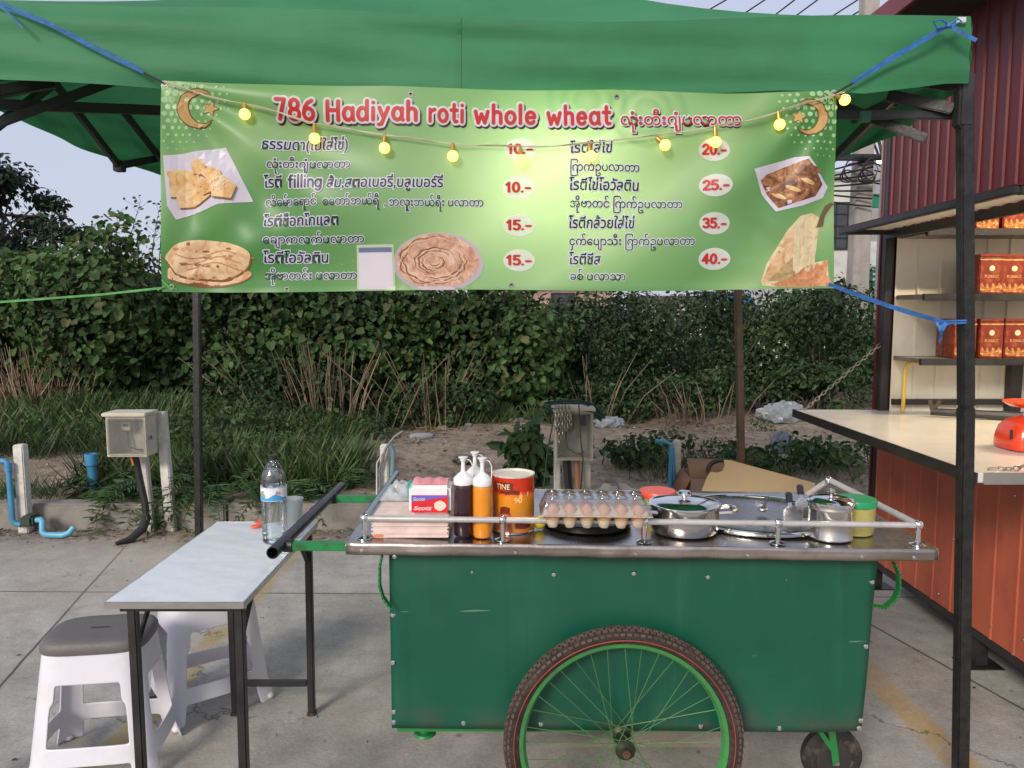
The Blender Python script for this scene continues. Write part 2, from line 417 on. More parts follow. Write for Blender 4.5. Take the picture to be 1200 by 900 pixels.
def blob_leaves(c, rad, nb, nl, size, shape, br=(.30, .5), up=.35, droop=.5, floor=None, sizevar=.62):
    c = np.array(c, float); rad = np.array(rad, float)
    d = rg.normal(size=(nb, 3)); d /= np.linalg.norm(d, axis=1, keepdims=True)
    bc = d * rg.uniform(.25, .8, (nb, 1)) ** .6
    b_r = rg.uniform(*br, nb)
    wgt = b_r ** 2; idx = rg.choice(nb, nl, p=wgt / wgt.sum())
    o = rg.normal(size=(nl, 3)); o /= np.linalg.norm(o, axis=1, keepdims=True)
    rr = np.where(rg.random(nl) < .72, rg.uniform(.75, 1.12, nl), rg.uniform(.2, .75, nl))
    P = (bc[idx] + o * (b_r[idx] * rr)[:, None]) * rad + c
    N = o + rg.normal(scale=.55, size=(nl, 3)) + np.array([0, -.15, up])
    U = rg.normal(scale=.6, size=(nl, 3)) + np.array([0, 0, -droop]) + o * .5
    S = size * rg.uniform(1 - sizevar, 1 + sizevar, nl)
    if floor is not None:
        ok = P[:, 2] > floor; P, N, U, S = P[ok], N[ok], U[ok], S[ok]
    return leaf_arrays(P, N, U, S, shape)

VINE = leafmat('vine_leaf', [(.034, .066, .015), (.056, .105, .024), (.085, .145, .034), (.12, .18, .048), (.045, .086, .019), (.065, .11, .03), (.17, .14, .05)], .72, .25)
SHRUB = leafmat('shrub_leaf', [(.018, .036, .010), (.030, .058, .015), (.046, .080, .021), (.068, .108, .030), (.034, .064, .018), (.085, .12, .038)], .55, .2)
DARKT = leafmat('tree_leaf', [(.012, .020, .009), (.02, .032, .014), (.030, .046, .02), (.038, .052, .026)], .6, .15)
WEED = leafmat('weed_leaf', [(.035, .070, .016), (.058, .108, .026), (.085, .14, .036), (.065, .105, .03), (.13, .14, .06)], .55, .25)
GRASS = leafmat('grass_blade', [(.036, .07, .016), (.065, .115, .028), (.10, .16, .042), (.20, .20, .09), (.05, .09, .022), (.26, .22, .13)], .6, .25)
DRY = leafmat('dry_stalk', [(.14, .10, .07), (.25, .18, .125), (.10, .07, .045), (.32, .24, .17)], .8, .1)

def stems(c, h, n_, spread, r=.012):
    m = MB()
    for i in range(n_):
        a = rnd.uniform(0, 6.28); s_ = rnd.uniform(.2, 1) * spread
        b0 = Vector(c) + Vector((rnd.uniform(-.12, .12), rnd.uniform(-.1, .1), -.05))
        tip = Vector(c) + Vector((math.cos(a)*s_, math.sin(a)*s_*.6, h * rnd.uniform(.6, 1)))
        mid = b0.lerp(tip, .5) + Vector((rnd.uniform(-.1, .1), rnd.uniform(-.1, .1), h*.1))
        m.tube([b0, mid, tip], [r, r*.75, r*.3], 5)
    return m
def shrub(name, label, cat, x, y, w, d, h, nl, size, shape, m_, nb=16, group=None, extra=None):
    z = bank_z(x, y)
    t = thing(name, label, cat, (x, y, z), group)
    pr = [blob_leaves((x, y, z + h * .5), (w/2, d/2, h*.52), nb, nl, size, shape, floor=z - .02)]
    if extra: pr += extra
    leaf_mesh('foliage', pr, m_, t)
    stems((x, y, z), h * .85, 7, w * .4).build('stem', WOODY, t, smooth=True)
    return t
# left part: broad-leaved climber heaped over the bank
vines = [(-5.9, 9.2, 2.6, 1.6, 1.75, 'broad-leaved creeper heaped up at the far left edge of the bank'),
         (-4.55, 8.7, 2.0, 1.4, 2.0, 'pale green creeper mound rising towards the sky beside the banner'),
         (-3.2, 8.9, 2.0, 1.4, 2.05, 'broad-leaved creeper mound behind the thin back tent pole'),
         (-1.75, 9.3, 2.1, 1.5, 1.62, 'creeper with round leaves above the dry stalks'),
         (-.2, 9.4, 1.9, 1.4, 1.66, 'creeper mound behind the sauce bottles with large loose leaves')]
for i, (x, y, w, d, h, lab) in enumerate(vines):
    shrub('climbing_vine', lab, 'vine', x, y, w, d, h, 7800, .068, 'heart', VINE, 26, 'creepers over the soil bank')
    
shr = [(-5.2, 10.6, 2.8, 1.8, 1.9, 'dark leafy shrub behind the leftmost creeper'),
       (-3.9, 10.9, 2.8, 1.8, 2.2, 'dark shrub behind the pale creeper mound'),
       (-2.4, 10.9, 2.6, 1.8, 2.0, 'dark shrub behind the back tent pole'),
       (-.9, 11.0, 2.4, 1.8, 1.75, 'dark shrub behind the dry stalks'),
       (.55, 10.6, 1.9, 1.5, 1.42, 'small-leaved shrub behind the meter box hung with chain'),
       (1.45, 9.9, 1.9, 1.5, 1.60, 'dense shrub just right of the meter box hung with chain'),
       (2.75, 10.0, 2.1, 1.5, 1.62, 'dense shrub beside the warm-lit brown tent pole'),
       (4.05, 10.1, 2.2, 1.6, 1.66, 'shrub dotted with small white flowers above the stall counter'),
       (5.5, 10.2, 2.3, 1.6, 1.75, 'shrub half hidden by the stall front'),
       (7.3, 10.4, 2.6, 1.6, 1.75, 'shrub farthest to the right, hidden mostly by the stall')]
for i, (x, y, w, d, h, lab) in enumerate(shr):
    shrub('shrub', lab, 'shrub', x, y, w, d, h, 7000, .056, 'oval', SHRUB, 24, 'shrubs at the back of the plot')
# low shrubs at the foot of the hedge
low = [(-2.5, 8.3, 1.6, .8, .7, 'low weedy bush at the foot of the creepers'), (.75, 9.1, 1.5, .7, .6, 'low bush in front of the hedge beside the meter box'),
       (2.1, 9.2, 1.5, .7, .55, 'low bush in front of the hedge left of the tent pole'), (3.6, 9.3, 1.5, .7, .6, 'low bush in front of the hedge beside the hanging chain'),
       (-.75, 8.6, 1.4, .7, .55, 'low bush on the bank beside the dry stalks')]
for x, y, w, d, h, lab in low:
    shrub('low_bush', lab, 'bush', x, y, w, d, h, 1900, .06, 'oval', SHRUB, 14, 'low bushes at the foot of the hedge')
# white flowers
fm = mat('white_petal', (.75, .75, .72), .6)
for i in range(9):
    p = PY(rnd.uniform(885, 935), rnd.uniform(395, 470), 9.25 + rnd.uniform(-.1, .1))
    b = MB()
    for k in range(5):
        a = k*1.257; b.add([p, p+Vector((math.cos(a)*.012+.006*math.sin(a), -.005, math.sin(a)*.012)), p+Vector((math.cos(a)*.02, -.008, math.sin(a)*.02)), p+Vector((math.cos(a)*.012-.006*math.sin(a), -.005, math.sin(a)*.012))], [(0,1,2,3)])
    tag(b.build('flower', fm, smooth=False), 'tiny white flower on the shrub above the stall counter', 'flower', 'white flowers on the shrub')
# leafy clump beside the middle meter box
def leafy_plant(x, y, h, w, nl, label, sz=.11):
    z = bank_z(x, y); t = thing('leafy_weed', label, 'weed', (x, y, z), 'leafy weeds by the kerb')
    leaf_mesh('foliage', [blob_leaves((x, y, z + h*.5), (w/2, w*.35, h*.52), 12, nl, sz, 'oval', floor=z)], WEED, t)
    stems((x, y, z), h*.9, 6, w*.35, .006).build('stem', WEED, t)
leafy_plant(.16, 5.9, .58, .42, 520, 'broad-leaved green weed beside the meter box hung with chain', .1)
leafy_plant(1.15, 6.4, .34, .9, 520, 'low leafy weed behind the white pipe post and cardboard', .055)
leafy_plant(1.9, 6.3, .28, 1.0, 480, 'low leafy weed at the foot of the tent pole', .055)
leafy_plant(2.6, 6.4, .26, 1.0, 480, 'low leafy weed between cardboard and stall', .055)

# feathery weeds spilling over the kerb
def feather_weed(x, y, z, n_, L, label):
    t = thing('feathery_weed', label, 'weed', (x, y, z), 'feathery weeds spilling over the kerb')
    C = []; N = []; U = []; S = []; st = MB(); y -= .14
    for i in range(n_):
        a = rnd.uniform(0, 6.28); l_ = L * rnd.uniform(.55, 1.1); up_ = rnd.uniform(.25, .95)
        d = Vector((math.cos(a), math.sin(a)*.8 - .25, 0)).normalized()
        pts = []
        for k in range(9):
            s_ = k / 8
            pts.append(Vector((x, y, z)) + d * (l_ * s_ * (1.1 - up_ * .5)) + Vector((0, 0, l_ * (up_ * s_ * 1.1 - .75 * s_**2.2))))
        if pts[-1].y < 5.28:                      # drooping over the kerb edge but not into the pavement
            pts = [Vector((p.x, p.y, max(p.z, .03))) for p in pts]
        st.tube(pts, [.003]*8 + [.001], 4)
        for k in range(2, 9):
            for j in (0, .5):
                p = pts[k] if k == 8 else pts[k].lerp(pts[k+1], j)
                dr = (pts[k] - pts[k-1]).normalized(); sd_ = dr.cross(Vector((0, 0, 1))).normalized()
                for sg in (-1, 1):
                    C.append(p); U.append(sd_*sg*.9 + dr*.6 + Vector((0, 0, -.15))); N.append(Vector((0, 0, 1)) + sd_*rnd.uniform(-.4, .4)); S.append(rnd.uniform(.06, .115))
    leaf_mesh('foliage', [leaf_arrays(C, N, U, S, 'narrow')], WEED, t)
    st.build('stem', WEED, t)
for (x, y, n_, L, lab) in [(-2.62, 5.75, 26, .55, 'feathery weed in front of the meter box with clear cover'), (-2.15, 5.62, 30, .6, 'feathery weed just right of the meter box posts'),
        (-1.65, 5.7, 24, .5, 'feathery weed drooping over the kerb behind the water bottle'), (-3.0, 5.75, 18, .45, 'feathery weed beside the blue pipe stub'), (-1.3, 6.1, 26, .5, 'feathery weed behind the plastic cup'),
        (-2.0, 6.5, 30, .7, 'taller feathery weed on the bank behind the meter box')]:
    feather_weed(x, y, bank_z(x, y), n_, L, lab)

def grass(name, spots, label=None):
    C = []; N = []; U = []; S = []
    for (x0, x1, y0, y1, n_, h0, h1) in spots:
        for i in range(n_):
            if i % 7 == 0: cx, cy = rnd.uniform(x0, x1), rnd.uniform(y0, y1)
            X, Y = cx + rnd.gauss(0, .05), cy + rnd.gauss(0, .05)
            C.append((X, Y, bank_z(X, Y) - .01)); a = rnd.uniform(0, 6.28)
            U.append((rnd.gauss(0, .38), rnd.gauss(0, .38), 1)); N.append((math.cos(a), math.sin(a), .4)); S.append(rnd.uniform(h0, h1))
    return leaf_mesh(name, [leaf_arrays(C, N, U, S, 'blade')], GRASS)
tag(grass('grass', [(-5.4, -1.5, 6.6, 9.0, 10000, .10, .33), (-3.3, -2.3, 5.7, 6.4, 1900, .12, .36), (-2.6, -1.3, 5.75, 6.6, 2900, .14, .4), (-1.5, .0, 8.5, 9.0, 2000, .1, .26),
                    (.2, 1.0, 8.6, 8.9, 300, .1, .3), (1.0, 3.0, 6.0, 6.7, 900, .06, .2), (-5.4, -3.4, 7.2, 8.4, 2600, .15, .45), (-4.2, -3.3, 5.46, 5.7, 400, .08, .2)]), kind='stuff')
# low ground-cover foliage among the grass (too many small sprigs to count)
gc = []
for i in range(270):
    x = rnd.uniform(-4.8, -1.35); y = rnd.uniform(5.7 if i % 3 == 0 and 0 else 6.0, 9.0)
    if x < -2.9 and y < 6.9: x += 1.4
    gc.append(blob_leaves((x, y, bank_z(x, y)+.12), (.26, .26, .17), 4, 62, .034 + .02*rnd.random(), 'oval' if i % 3 else 'narrow'))
for i in range(22):
    x = rnd.uniform(.9, 3.4); y = rnd.uniform(6.2, 8.9)
    gc.append(blob_leaves((x, y, bank_z(x, y)+.05), (.2, .2, .1), 3, 34, .04, 'oval'))
tag(leaf_mesh('ground_cover', gc, WEED), kind='stuff')

# dry stalk clumps
def dry_clump(x, y, w, h, n_, label):
    z = bank_z(x, y)
    t = MB()
    for i in range(n_):
        bx = x + rnd.gauss(0, w*.30); by = y + rnd.gauss(0, .10); l_ = h * rnd.uniform(.45, 1.1)
        ln = (bx - x) / w * .9 + rnd.gauss(0, .16)
        pts = [(bx, by, z - .03), (bx + ln*l_*.4, by - rnd.uniform(0, .1), z + l_*.55), (bx + ln*l_*1.0, by - rnd.uniform(-.1, .2), z + l_)]
        r_ = rnd.uniform(.004, .010)
        t.tube(pts, [r_, r_*.8, r_*.4], 4)
        if i % 3 == 0:
            q = Vector(pts[0]); a = rnd.uniform(-1, 1)
            t.tube([q, q + Vector((a*.3, -.15, .06)), q + Vector((a*.6, -.25, .02))], [.005, .004, .002], 4)
    tag(t.build('dry_reed_clump', DRY), label, 'dry reeds', 'clumps of dry reeds')
dry_clump(-2.05, 8.25, .95, .88, 80, 'clump of bare dry stalks fanning out under the banner')
dry_clump(-5.15, 8.3, 1.0, .75, 150, 'matted dry reeds at the far left edge of the bank')
dry_clump(.95, 8.9, .5, .8, 14, 'few dry stalks standing beside the meter box hung with chain')
dry_clump(-.85, 8.6, .7, .8, 46, 'thin dry stalks leaning in the creepers behind the bottles')
dry_clump(2.2, 8.8, .8, .5, 24, 'fallen dry stalks at the foot of the hedge left of the tent pole')

# tall wispy stems against the sky
for i, (px, py, h) in enumerate([(208, 200, 1), (165, 235, 1), (143, 245, 1), (186, 248, 1), (112, 262, 1), (60, 240, 1)]):
    top = PY(px, py, 9.6); b0 = Vector((top.x - .35 + .1*i, 9.6, bank_z(top.x, 9.6) + .9)); C = []; U = []; N = []; S = []
    mid = b0.lerp(top, .6) + Vector((-.08, 0, .1)); st = MB().tube([b0, mid, top], [.008, .006, .002], 5)
    for k in range(26):
        s_ = .45 + .55 * k / 25; p = b0.lerp(mid, s_/.6) if s_ < .6 else mid.lerp(top, (s_-.6)/.4)
        q = p + Vector((rnd.uniform(-.16, .16), rnd.uniform(-.05, .05), rnd.uniform(-.02, .10)))
        st.tube([p, q], .002, 3); C.append(q); U.append((rnd.uniform(-1, 1), 0, .4)); N.append((0, -1, .5)); S.append(rnd.uniform(.04, .075))
    t = thing('wispy_stem', 'tall thin stem with sparse leaves against the sky left of the banner', 'weed stem', tuple(b0), 'wispy stems above the creepers')
    st.build('stem', SHRUB, t); leaf_mesh('foliage', [leaf_arrays(C, N, U, S, 'oval')], SHRUB, t)

# trees
def tree(name, label, base, h, cr, nclump, nl, lsize, m_, lean=0, group=None, crown_c=None, crown_r=None):
    t = thing(name, label, 'tree', base, group)
    B = Vector(base); tr = MB()
    top = B + Vector((lean, 0, h*.8))
    tr.tube([B, B.lerp(top, .4) + Vector((.1, 0, 0)), top], [h*.03, h*.022, h*.008], 8)
    cc = Vector(crown_c) if crown_c else B + Vector((lean*.8, 0, h*.66))
    rr = crown_r or (cr, cr*.8, h*.36)
    pr = []
    for i in range(nclump):
        d = Vector((rnd.gauss(0, 1), rnd.gauss(0, 1), rnd.gauss(0, 1))).normalized() * rnd.uniform(.45, 1.0)
        c = cc + Vector((d.x*rr[0], d.y*rr[1], d.z*rr[2]))
        k = rnd.uniform(.14, .27) * cr
        pr.append(blob_leaves(c, (k*1.5, k*1.3, k*.8), 5, nl, lsize, 'oval', br=(.4, .7)))
        o = B.lerp(top, rnd.uniform(.4, .95))
        tr.tube([o, o.lerp(c, .6) + Vector((0, 0, .1)), c], [h*.008, h*.005, h*.002], 5)
    leaf_mesh('crown', pr, m_, t); tr.build('trunk', WOODY, t)
    return t
b0 = PZ(20, 420, .2); b0 = Vector((-12.4, 19, .2))
tree('tall_tree', 'tall dark tree with open feathery crown at the left edge', (-12.6, 18.5, .2), 5.4, 2.0, 42, 190, .13, DARKT, .3, None, (-12.3, 18.5, 3.6), (1.9, 1.4, 1.5))
tree('round_tree', 'dark rounded tree on the skyline left of the creepers', (-9.6, 18, .2), 3.0, 1.5, 34, 240, .12, DARKT, 0, 'dark trees behind the creepers', (-9.6, 18, 2.05), (1.6, 1.2, .85))
tree('round_tree', 'dark rounded tree partly behind the banner edge', (-7.6, 17, .2), 2.9, 1.4, 26, 220, .12, DARKT, 0, 'dark trees behind the creepers', (-7.7, 17, 1.7), (1.4, 1.1, .8))
tree('round_tree', 'dark bushy tree below the tall feathery tree', (-12.0, 16.5, .2), 2.2, 1.6, 30, 230, .12, DARKT, 0, 'dark trees behind the creepers', (-11.4, 16.5, 1.5), (1.7, 1.2, .8))
tree('street_tree', 'small tree with a lit yellow lamp in it beside the red stall', (7.15, 14.2, 0), 6.4, 1.0, 30, 130, .12, SHRUB, 0, None, (6.95, 14.2, 5.75), (.75, .7, .65))
# far bushes closing the view under the banner
for i, (x, y, w, h) in enumerate([(-8, 14, 4.5, 2.0), (-4.5, 15, 5, 2.0), (3.6, 14.5, 3.4, 1.75), (7.2, 14.5, 3.6, 1.9), (-13, 14, 5, 1.8), (1.3, 12.6, 3.2, 1.42), (4.4, 12.4, 3.6, 1.5), (6.9, 12.2, 3, 1.62)]):
    shrub('far_bush', ['wide dark bush beyond the leftmost creepers', 'wide dark bush beyond the back tent pole', 'wide dark bush beyond the tent pole on the right', 'wide dark bush beyond the stall', 'wide dark bush under the tall feathery tree', 'dark bush behind the shrubs beside the chained meter box', 'dark bush behind the shrubs right of the warm-lit brown tent pole', 'dark bush behind the shrub half hidden by the stall'][i], 'bush', x, y, w, 1.5, h, 2600, .11, 'oval', DARKT, 20, 'bushes at the rear of the plot')
# ------------------------------------------------------------------ far buildings, poles, wires
def building(name, label, lo, hi, wallm, wins=(), roofm=None, roof_over=.2, group=None, roof_t=.18):
    t = thing(name, label, 'building', ((lo[0]+hi[0])/2, (lo[1]+hi[1])/2, 0), group)
    MB().box((lo[0], lo[1], -.1), (hi[0], hi[1], hi[2])).build('wall', wallm, t)
    if roofm: MB().box((lo[0]-roof_over, lo[1]-roof_over, hi[2]+.003), (hi[0]+roof_over, hi[1]+roof_over, hi[2]+roof_t)).build('roof', roofm, t)
    for (x0, x1, z0, z1) in wins:
        f = MB()
        y = lo[1]
        for a, b in (((x0, y-.06, z0), (x0+.06, y-.002, z1)), ((x1-.06, y-.06, z0), (x1, y-.002, z1)), ((x0+.06, y-.06, z1-.06), (x1-.06, y-.002, z1)), ((x0+.06, y-.06, z0), (x1-.06, y-.002, z0+.06))): f.box(a, b)
        k = int((x1-x0)/.3)
        for i in range(1, k): f.box((x0+(x1-x0)*i/k-.012, y-.05, z0+.06), (x0+(x1-x0)*i/k+.012, y-.03, z1-.06))
        k2 = max(2, int((z1-z0)/.35))
        for i in range(1, k2): f.box((x0+.06, y-.075, z0+(z1-z0)*i/k2-.012), (x1-.06, y-.052, z0+(z1-z0)*i/k2+.012))
        w = f.build('window', BLACKM, t, smooth=False)
        MB().box((x0+.06, y-.02, z0+.06), (x1-.06, y-.003, z1-.06)).build('pane', mat('dark_window_glass', (.05, .055, .06), .1), w)
    return t
WALLW = mat('white_render', (.55, .55, .53), .85, 0, .12, 3, .2, 20, dirt=(.2, .19, .17), dirt_scale=1.5)
building('shophouse', 'white shophouse with barred windows behind the concrete poles', (9.3, 25, 0), (11.35, 31, 5.75), WALLW, [(10.0, 11.1, 3.5, 5.0), (10.0, 11.1, .9, 2.3)], mat('grey_roof', (.3, .3, .3), .7))
building('shophouse_block', 'grey glass-fronted block with green signs behind the street tree', (11.5, 24, 0), (14.2, 31, 6.3), mat('pale_grey_panel', (.45, .48, .5), .5, 0, .1), [(11.7, 12.7, 4.0, 4.6)], None)
building('low_house', 'low pinkish house just showing over the shrubs beneath the banner', (-1.2, 32, 0), (4.2, 37, 2.45), mat('pink_render', (.40, .27, .23), .85, 0, .3, 3, dirt=(.5, .45, .4), dirt_scale=2), [(-.4, .6, 1.6, 2.3), (1.6, 2.6, 1.6, 2.3)], mat('rust_roof', (.22, .12, .09), .8, 0, .3))
building('low_house', 'low white house with dark roof showing between the shrubs', (5.2, 30, 0), (7.6, 34, 1.95), WALLW, [(5.6, 6.4, 1.3, 1.8)], mat('dark_roof', (.10, .09, .085), .8, 0, .3), .25)
t = thing('market_tent', 'blue tarpaulin shelter showing over the shrubs right of the tent pole', 'shelter', (9.3, 30, 0))
TARP = mat('blue_tarp', (.03, .09, .26), .5, 0, .2, 2)
MB().grid(lambda u, v: (8.2 + 2.4*u, 29 + 2.2*v, 2.15 - .55*abs(v-.5)*2 + .05*math.sin(u*9)), 12, 8).build('tarpaulin', TARP, t)
MB().grid(lambda u, v: (8.2 + 2.4*u, 29 + .05*math.sin(u*12), 1.6 - .5*v), 12, 2).build('tarpaulin', TARP, t)
for x in (8.25, 10.55):
    for y in (29.05, 31.1): MB().cyl((x, y, 0), (x, y, 1.62), .03, 8).build('post', POLEM, t)

CONC = mat('pole_concrete', (.34, .32, .29), .85, 0, .18, 3, .4, 40, dirt=(.15, .14, .125), dirt_scale=2.5, stretch=(1, 1, .3))
def pole(label, x, y, h, w0, w1):
    t = thing('utility_pole', label, 'utility pole', (x, y, 0))
    m = MB(); a, b = w0/2, w1/2
    m.add([(x-a, y-a, 0), (x+a, y-a, 0), (x+a, y+a, 0), (x-a, y+a, 0), (x-b, y-b, h), (x+b, y-b, h), (x+b, y+b, h), (x-b, y+b, h)], [(0,3,2,1),(4,5,6,7),(0,1,5,4),(1,2,6,5),(2,3,7,6),(3,0,4,7)])
    m.build('shaft', CONC, t, bevel=.015)
    return t
pA = pole('taller concrete utility pole rising above the tent', 5.93, 13.3, 9.5, .30, .22)
pB = pole('shorter square concrete pole standing in front of the taller pole', 6.02, 12.6, 4.42, .19, .15)
MB().box((5.0, 13.0, 4.02), (6.9, 13.1, 4.12)).build('cross_arm', BLACKM, pA, bevel=.01)
MB().box((5.0, 13.12, 8.3), (6.9, 13.2, 8.4)).build('cross_arm', BLACKM, pA, bevel=.01)
def wire(pts, r, label, group='overhead wires'):
    o = MB().tube(pts, r, 5).build('overhead_wire', BLACKM); tag(o, label, 'wire', group); return o
def sag(a, b, s, n=14):
    a = Vector(a); b = Vector(b)
    return [a.lerp(b, i/n) - Vector((0, 0, s*4*(i/n)*(1-i/n))) for i in range(n+1)]
for i, (x0, y0, x1, y1) in enumerate([(830, 12, 868, -10), (872, 16, 905, -6), (905, 20, 935, -3), (928, 22, 962, -3), (966, 25, 1008, -2), (984, 27, 1022, 4)]):
    a = PY(x0 - (x1-x0)*4, y0 - (y1-y0)*4, 16); b = PY(x1 + (x1-x0)*6, y1 + (y1-y0)*6, 13.2)
    wire([a, b], .014, 'thin black overhead wire slanting across the sky above the tent')
for i in range(7):
    z = 3.55 + .12*i
    wire(sag((2.5, 13.6 + .05*i, z + rnd.uniform(-.1, .1)), (6.0, 13.05, 4.05 - .13*i), .12), .016, 'sagging black cable tied to the shorter concrete pole', 'sagging cables at the pole')
for i in range(4):
    wire(sag((6.0, 13.0, 4.05-.2*i), (11, 15.0, 4.2-.1*i), .2), .014, 'sagging black cable behind the stall', 'sagging cables behind the stall')
cl = MB()
for i in range(6):
    c = Vector((5.55 + .1*i, 12.95, 3.75 + .06*(i % 3))); r_ = .1 + .05*(i % 3)
    cl.tube([c + Vector((r_*1.4*math.cos(k*.52), .04*math.sin(k), r_*math.sin(k*.52))) for k in range(12)], .012, 5, closed=True)
tag(cl.build('cable_coil', BLACKM), 'tangle of looped black cables at the head of the shorter concrete pole', 'cable coil')
# green shop signs
SGN = mat('sign_green', (.01, .20, .12), .4); SGW = mat('sign_white', (.6, .64, .62), .4)
def sign(x0, y0, x1, y1, Y, m_, label, extra):
    a = PY(x0, y1, Y); b = PY(x1, y0, Y)
    t = thing('shop_sign', label, 'sign', tuple((a+b)/2), 'green shop signs')
    MB().box((a.x, Y, a.z), (b.x, Y+.15, b.z)).build('board', m_, t, bevel=.01)
    extra(t, a, b, Y); return t
def ex1(t, a, b, Y):
    MB().lathe([(.02, 0), (.13, 0), (.13, .02), (.02, .02)], ((a.x+b.x)/2 + .15, Y-.003, (a.z+b.z)/2), 20, Matrix.Rotation(R(90), 3, 'X')).build('emblem', SGW, t)
def ex2(t, a, b, Y):
    for k in range(5): MB().box((a.x+.1, Y-.01, b.z-.9-.14*k), (a.x+.75-.05*(k % 2), Y-.002, b.z-.84-.14*k)).build('bar', SGN if k > 1 else WALLW, t)
def ex3(t, a, b, Y):
    MB().lathe([(.001, 0), (.14, 0), (.14, .02), (.001, .02)], (a.x+.35, Y-.003, (a.z+b.z)/2), 20, Matrix.Rotation(R(90), 3, 'X')).build('emblem', mat('sign_cream', (.5, .5, .3), .5), t)
    for k in range(3): MB().box((a.x+.6+.15*k, Y-.01, (a.z+b.z)/2-.12), (a.x+.7+.15*k, Y-.002, (a.z+b.z)/2+.14)).build('letter', SGW, t)
sign(1024, 227, 1042, 243, 21, SGN, 'small green sign board high beside the concrete poles', ex1)
sign(1019, 283, 1042, 312, 21, SGW, 'white sign panel with green bars beside the concrete poles', ex2)
sign(1018, 316, 1042, 336, 21, mat('sign_dark_green', (.01, .12, .075), .4), 'lowest dark green sign board behind the stall post', ex3)
# lit lamp in the street tree
lp = PY(1031, 188, 13.6)
t = thing('street_lamp', 'lit yellow lamp among the leaves of the street tree', 'lamp', tuple(lp))
MB().ball(lp, .05, 12, 8).build('bulb', emis('lamp_glow', (1, .62, .18), 30), t)
MB().cyl(lp + Vector((0, 0, .03)), lp + Vector((0, .3, .4)), .02, 8).build('arm', BLACKM, t)

# ------------------------------------------------------------------ tent
FX0, FX1, BX0, BX1, FY, BY = -1.70, 1.283, -1.70, 1.205, 2.25, 4.22
tent = thing('canopy_tent', 'green canopy tent on dark square poles over the food cart', 'tent', (0, 3.2, 0))
def cloth(name, c, tr=.3, bump=.0):
    m, n, l, p = new_mat(name)
    nz = noise_node(n, l, 2.2, 6, .6); c2 = ramp(n, l, nz.outputs[0], [(.3, tuple(x*.8 for x in c)), (.7, tuple(x*1.15 for x in c))]).outputs[0]
    l.new(c2, p.inputs['Base Color']); p.inputs['Roughness'].default_value = .62; p.inputs['Specular IOR Level'].default_value = .35
    wv = noise_node(n, l, 9, 5, .6, stretch=(.35, 1, 1.6)); b = n.new("ShaderNodeBump"); b.inputs['Strength'].default_value = .28; b.inputs['Distance'].default_value = .012
    l.new(wv.outputs[0], b.inputs['Height']); l.new(b.outputs[0], p.inputs['Normal'])
    t_ = n.new("ShaderNodeBsdfTranslucent"); l.new(c2, t_.inputs[0])
    ms = n.new("ShaderNodeMixShader"); ms.inputs[0].default_value = tr
    l.new(p.outputs[0], ms.inputs[1]); l.new(t_.outputs[0], ms.inputs[2]); l.new(ms.outputs[0], n["Material Output"].inputs[0])
    return m
CANV = cloth('green_canvas', lin(58, 128, 86), .22)
EZ = 2.345                                       # eave height
def eave(s):                                     # front eave: s 0..1 left to right, slack between the corners
    return EZ + .055*(1-s) - .028*math.sin(math.pi*s)**1.5 - .012*math.sin(s*11+.5)*math.sin(math.pi*s)
PK = Vector((-.22, 3.24, 2.98))
def corner(i): return [Vector((FX0, FY-.03, EZ+.055)), Vector((FX1-.010, FY-.03, EZ)), Vector((BX1+.02, BY+.03, EZ)), Vector((BX0, BY+.03, EZ+.04))][i % 4]
roof = MB()
for k in range(4):
    A, B = corner(k), corner(k+1)
    def fn(u, v, A=A, B=B, k=k):
        e = A.lerp(B, u)
        if k == 0: e.z = eave(u)
        else: e.z -= .03*math.sin(math.pi*u)
        p = e.lerp(PK, v)
        p.z -= .16*math.sin(math.pi*v)*(.55 + .45*math.sin(math.pi*u)) * 1.0
        p.z += .010*math.sin(u*17+v*5+k)*math.sin(math.pi*u)*(1-v)*min(1, v*6)
        return tuple(p)
    roof.grid(fn, 30, 14)
roof.build('canopy', CANV, tent, angle=60)
def valance(A, B, zb, k):
    d = (B - A); nrm = Vector((d.y, -d.x, 0)).normalized()
    L = d.length
    def fn(u, v):
        e = A.lerp(B, u)
        top = eave(u) if k == 0 else e.z - .03*math.sin(math.pi*u)
        z = top*(1-v) + zb(u)*v
        w = (.009*math.sin(u*7.3+v*1.2+k)+.006*math.sin(u*19+v*3+1)+.004*math.sin(u*34-v*4)) * (.25+v) * min(1, u*9, (1-u)*9)
        w += .012*math.sin(math.pi*v)*(.4 + .6*math.sin(u*5.2+1.0)) * min(1, u*7, (1-u)*7)
        w += .006*math.sin(v*7+u*5)*math.sin(u*3.1) + .004*math.sin(v*13-u*9)
        p = e + nrm*((w + .006)*min(1, v*5))
        return (p.x, p.y, z)
    return MB().grid(fn, 90, 14)
def vb0(u): return 2.164 + .026*(1-u) - .05*math.sin(math.pi*min(1, u*1.02)) - .022*max(0, 1 - abs(u-.90)/.08)
vmb = valance(corner(0), corner(1), vb0, 0); vf = vmb.build('valance', CANV, tent, angle=60)
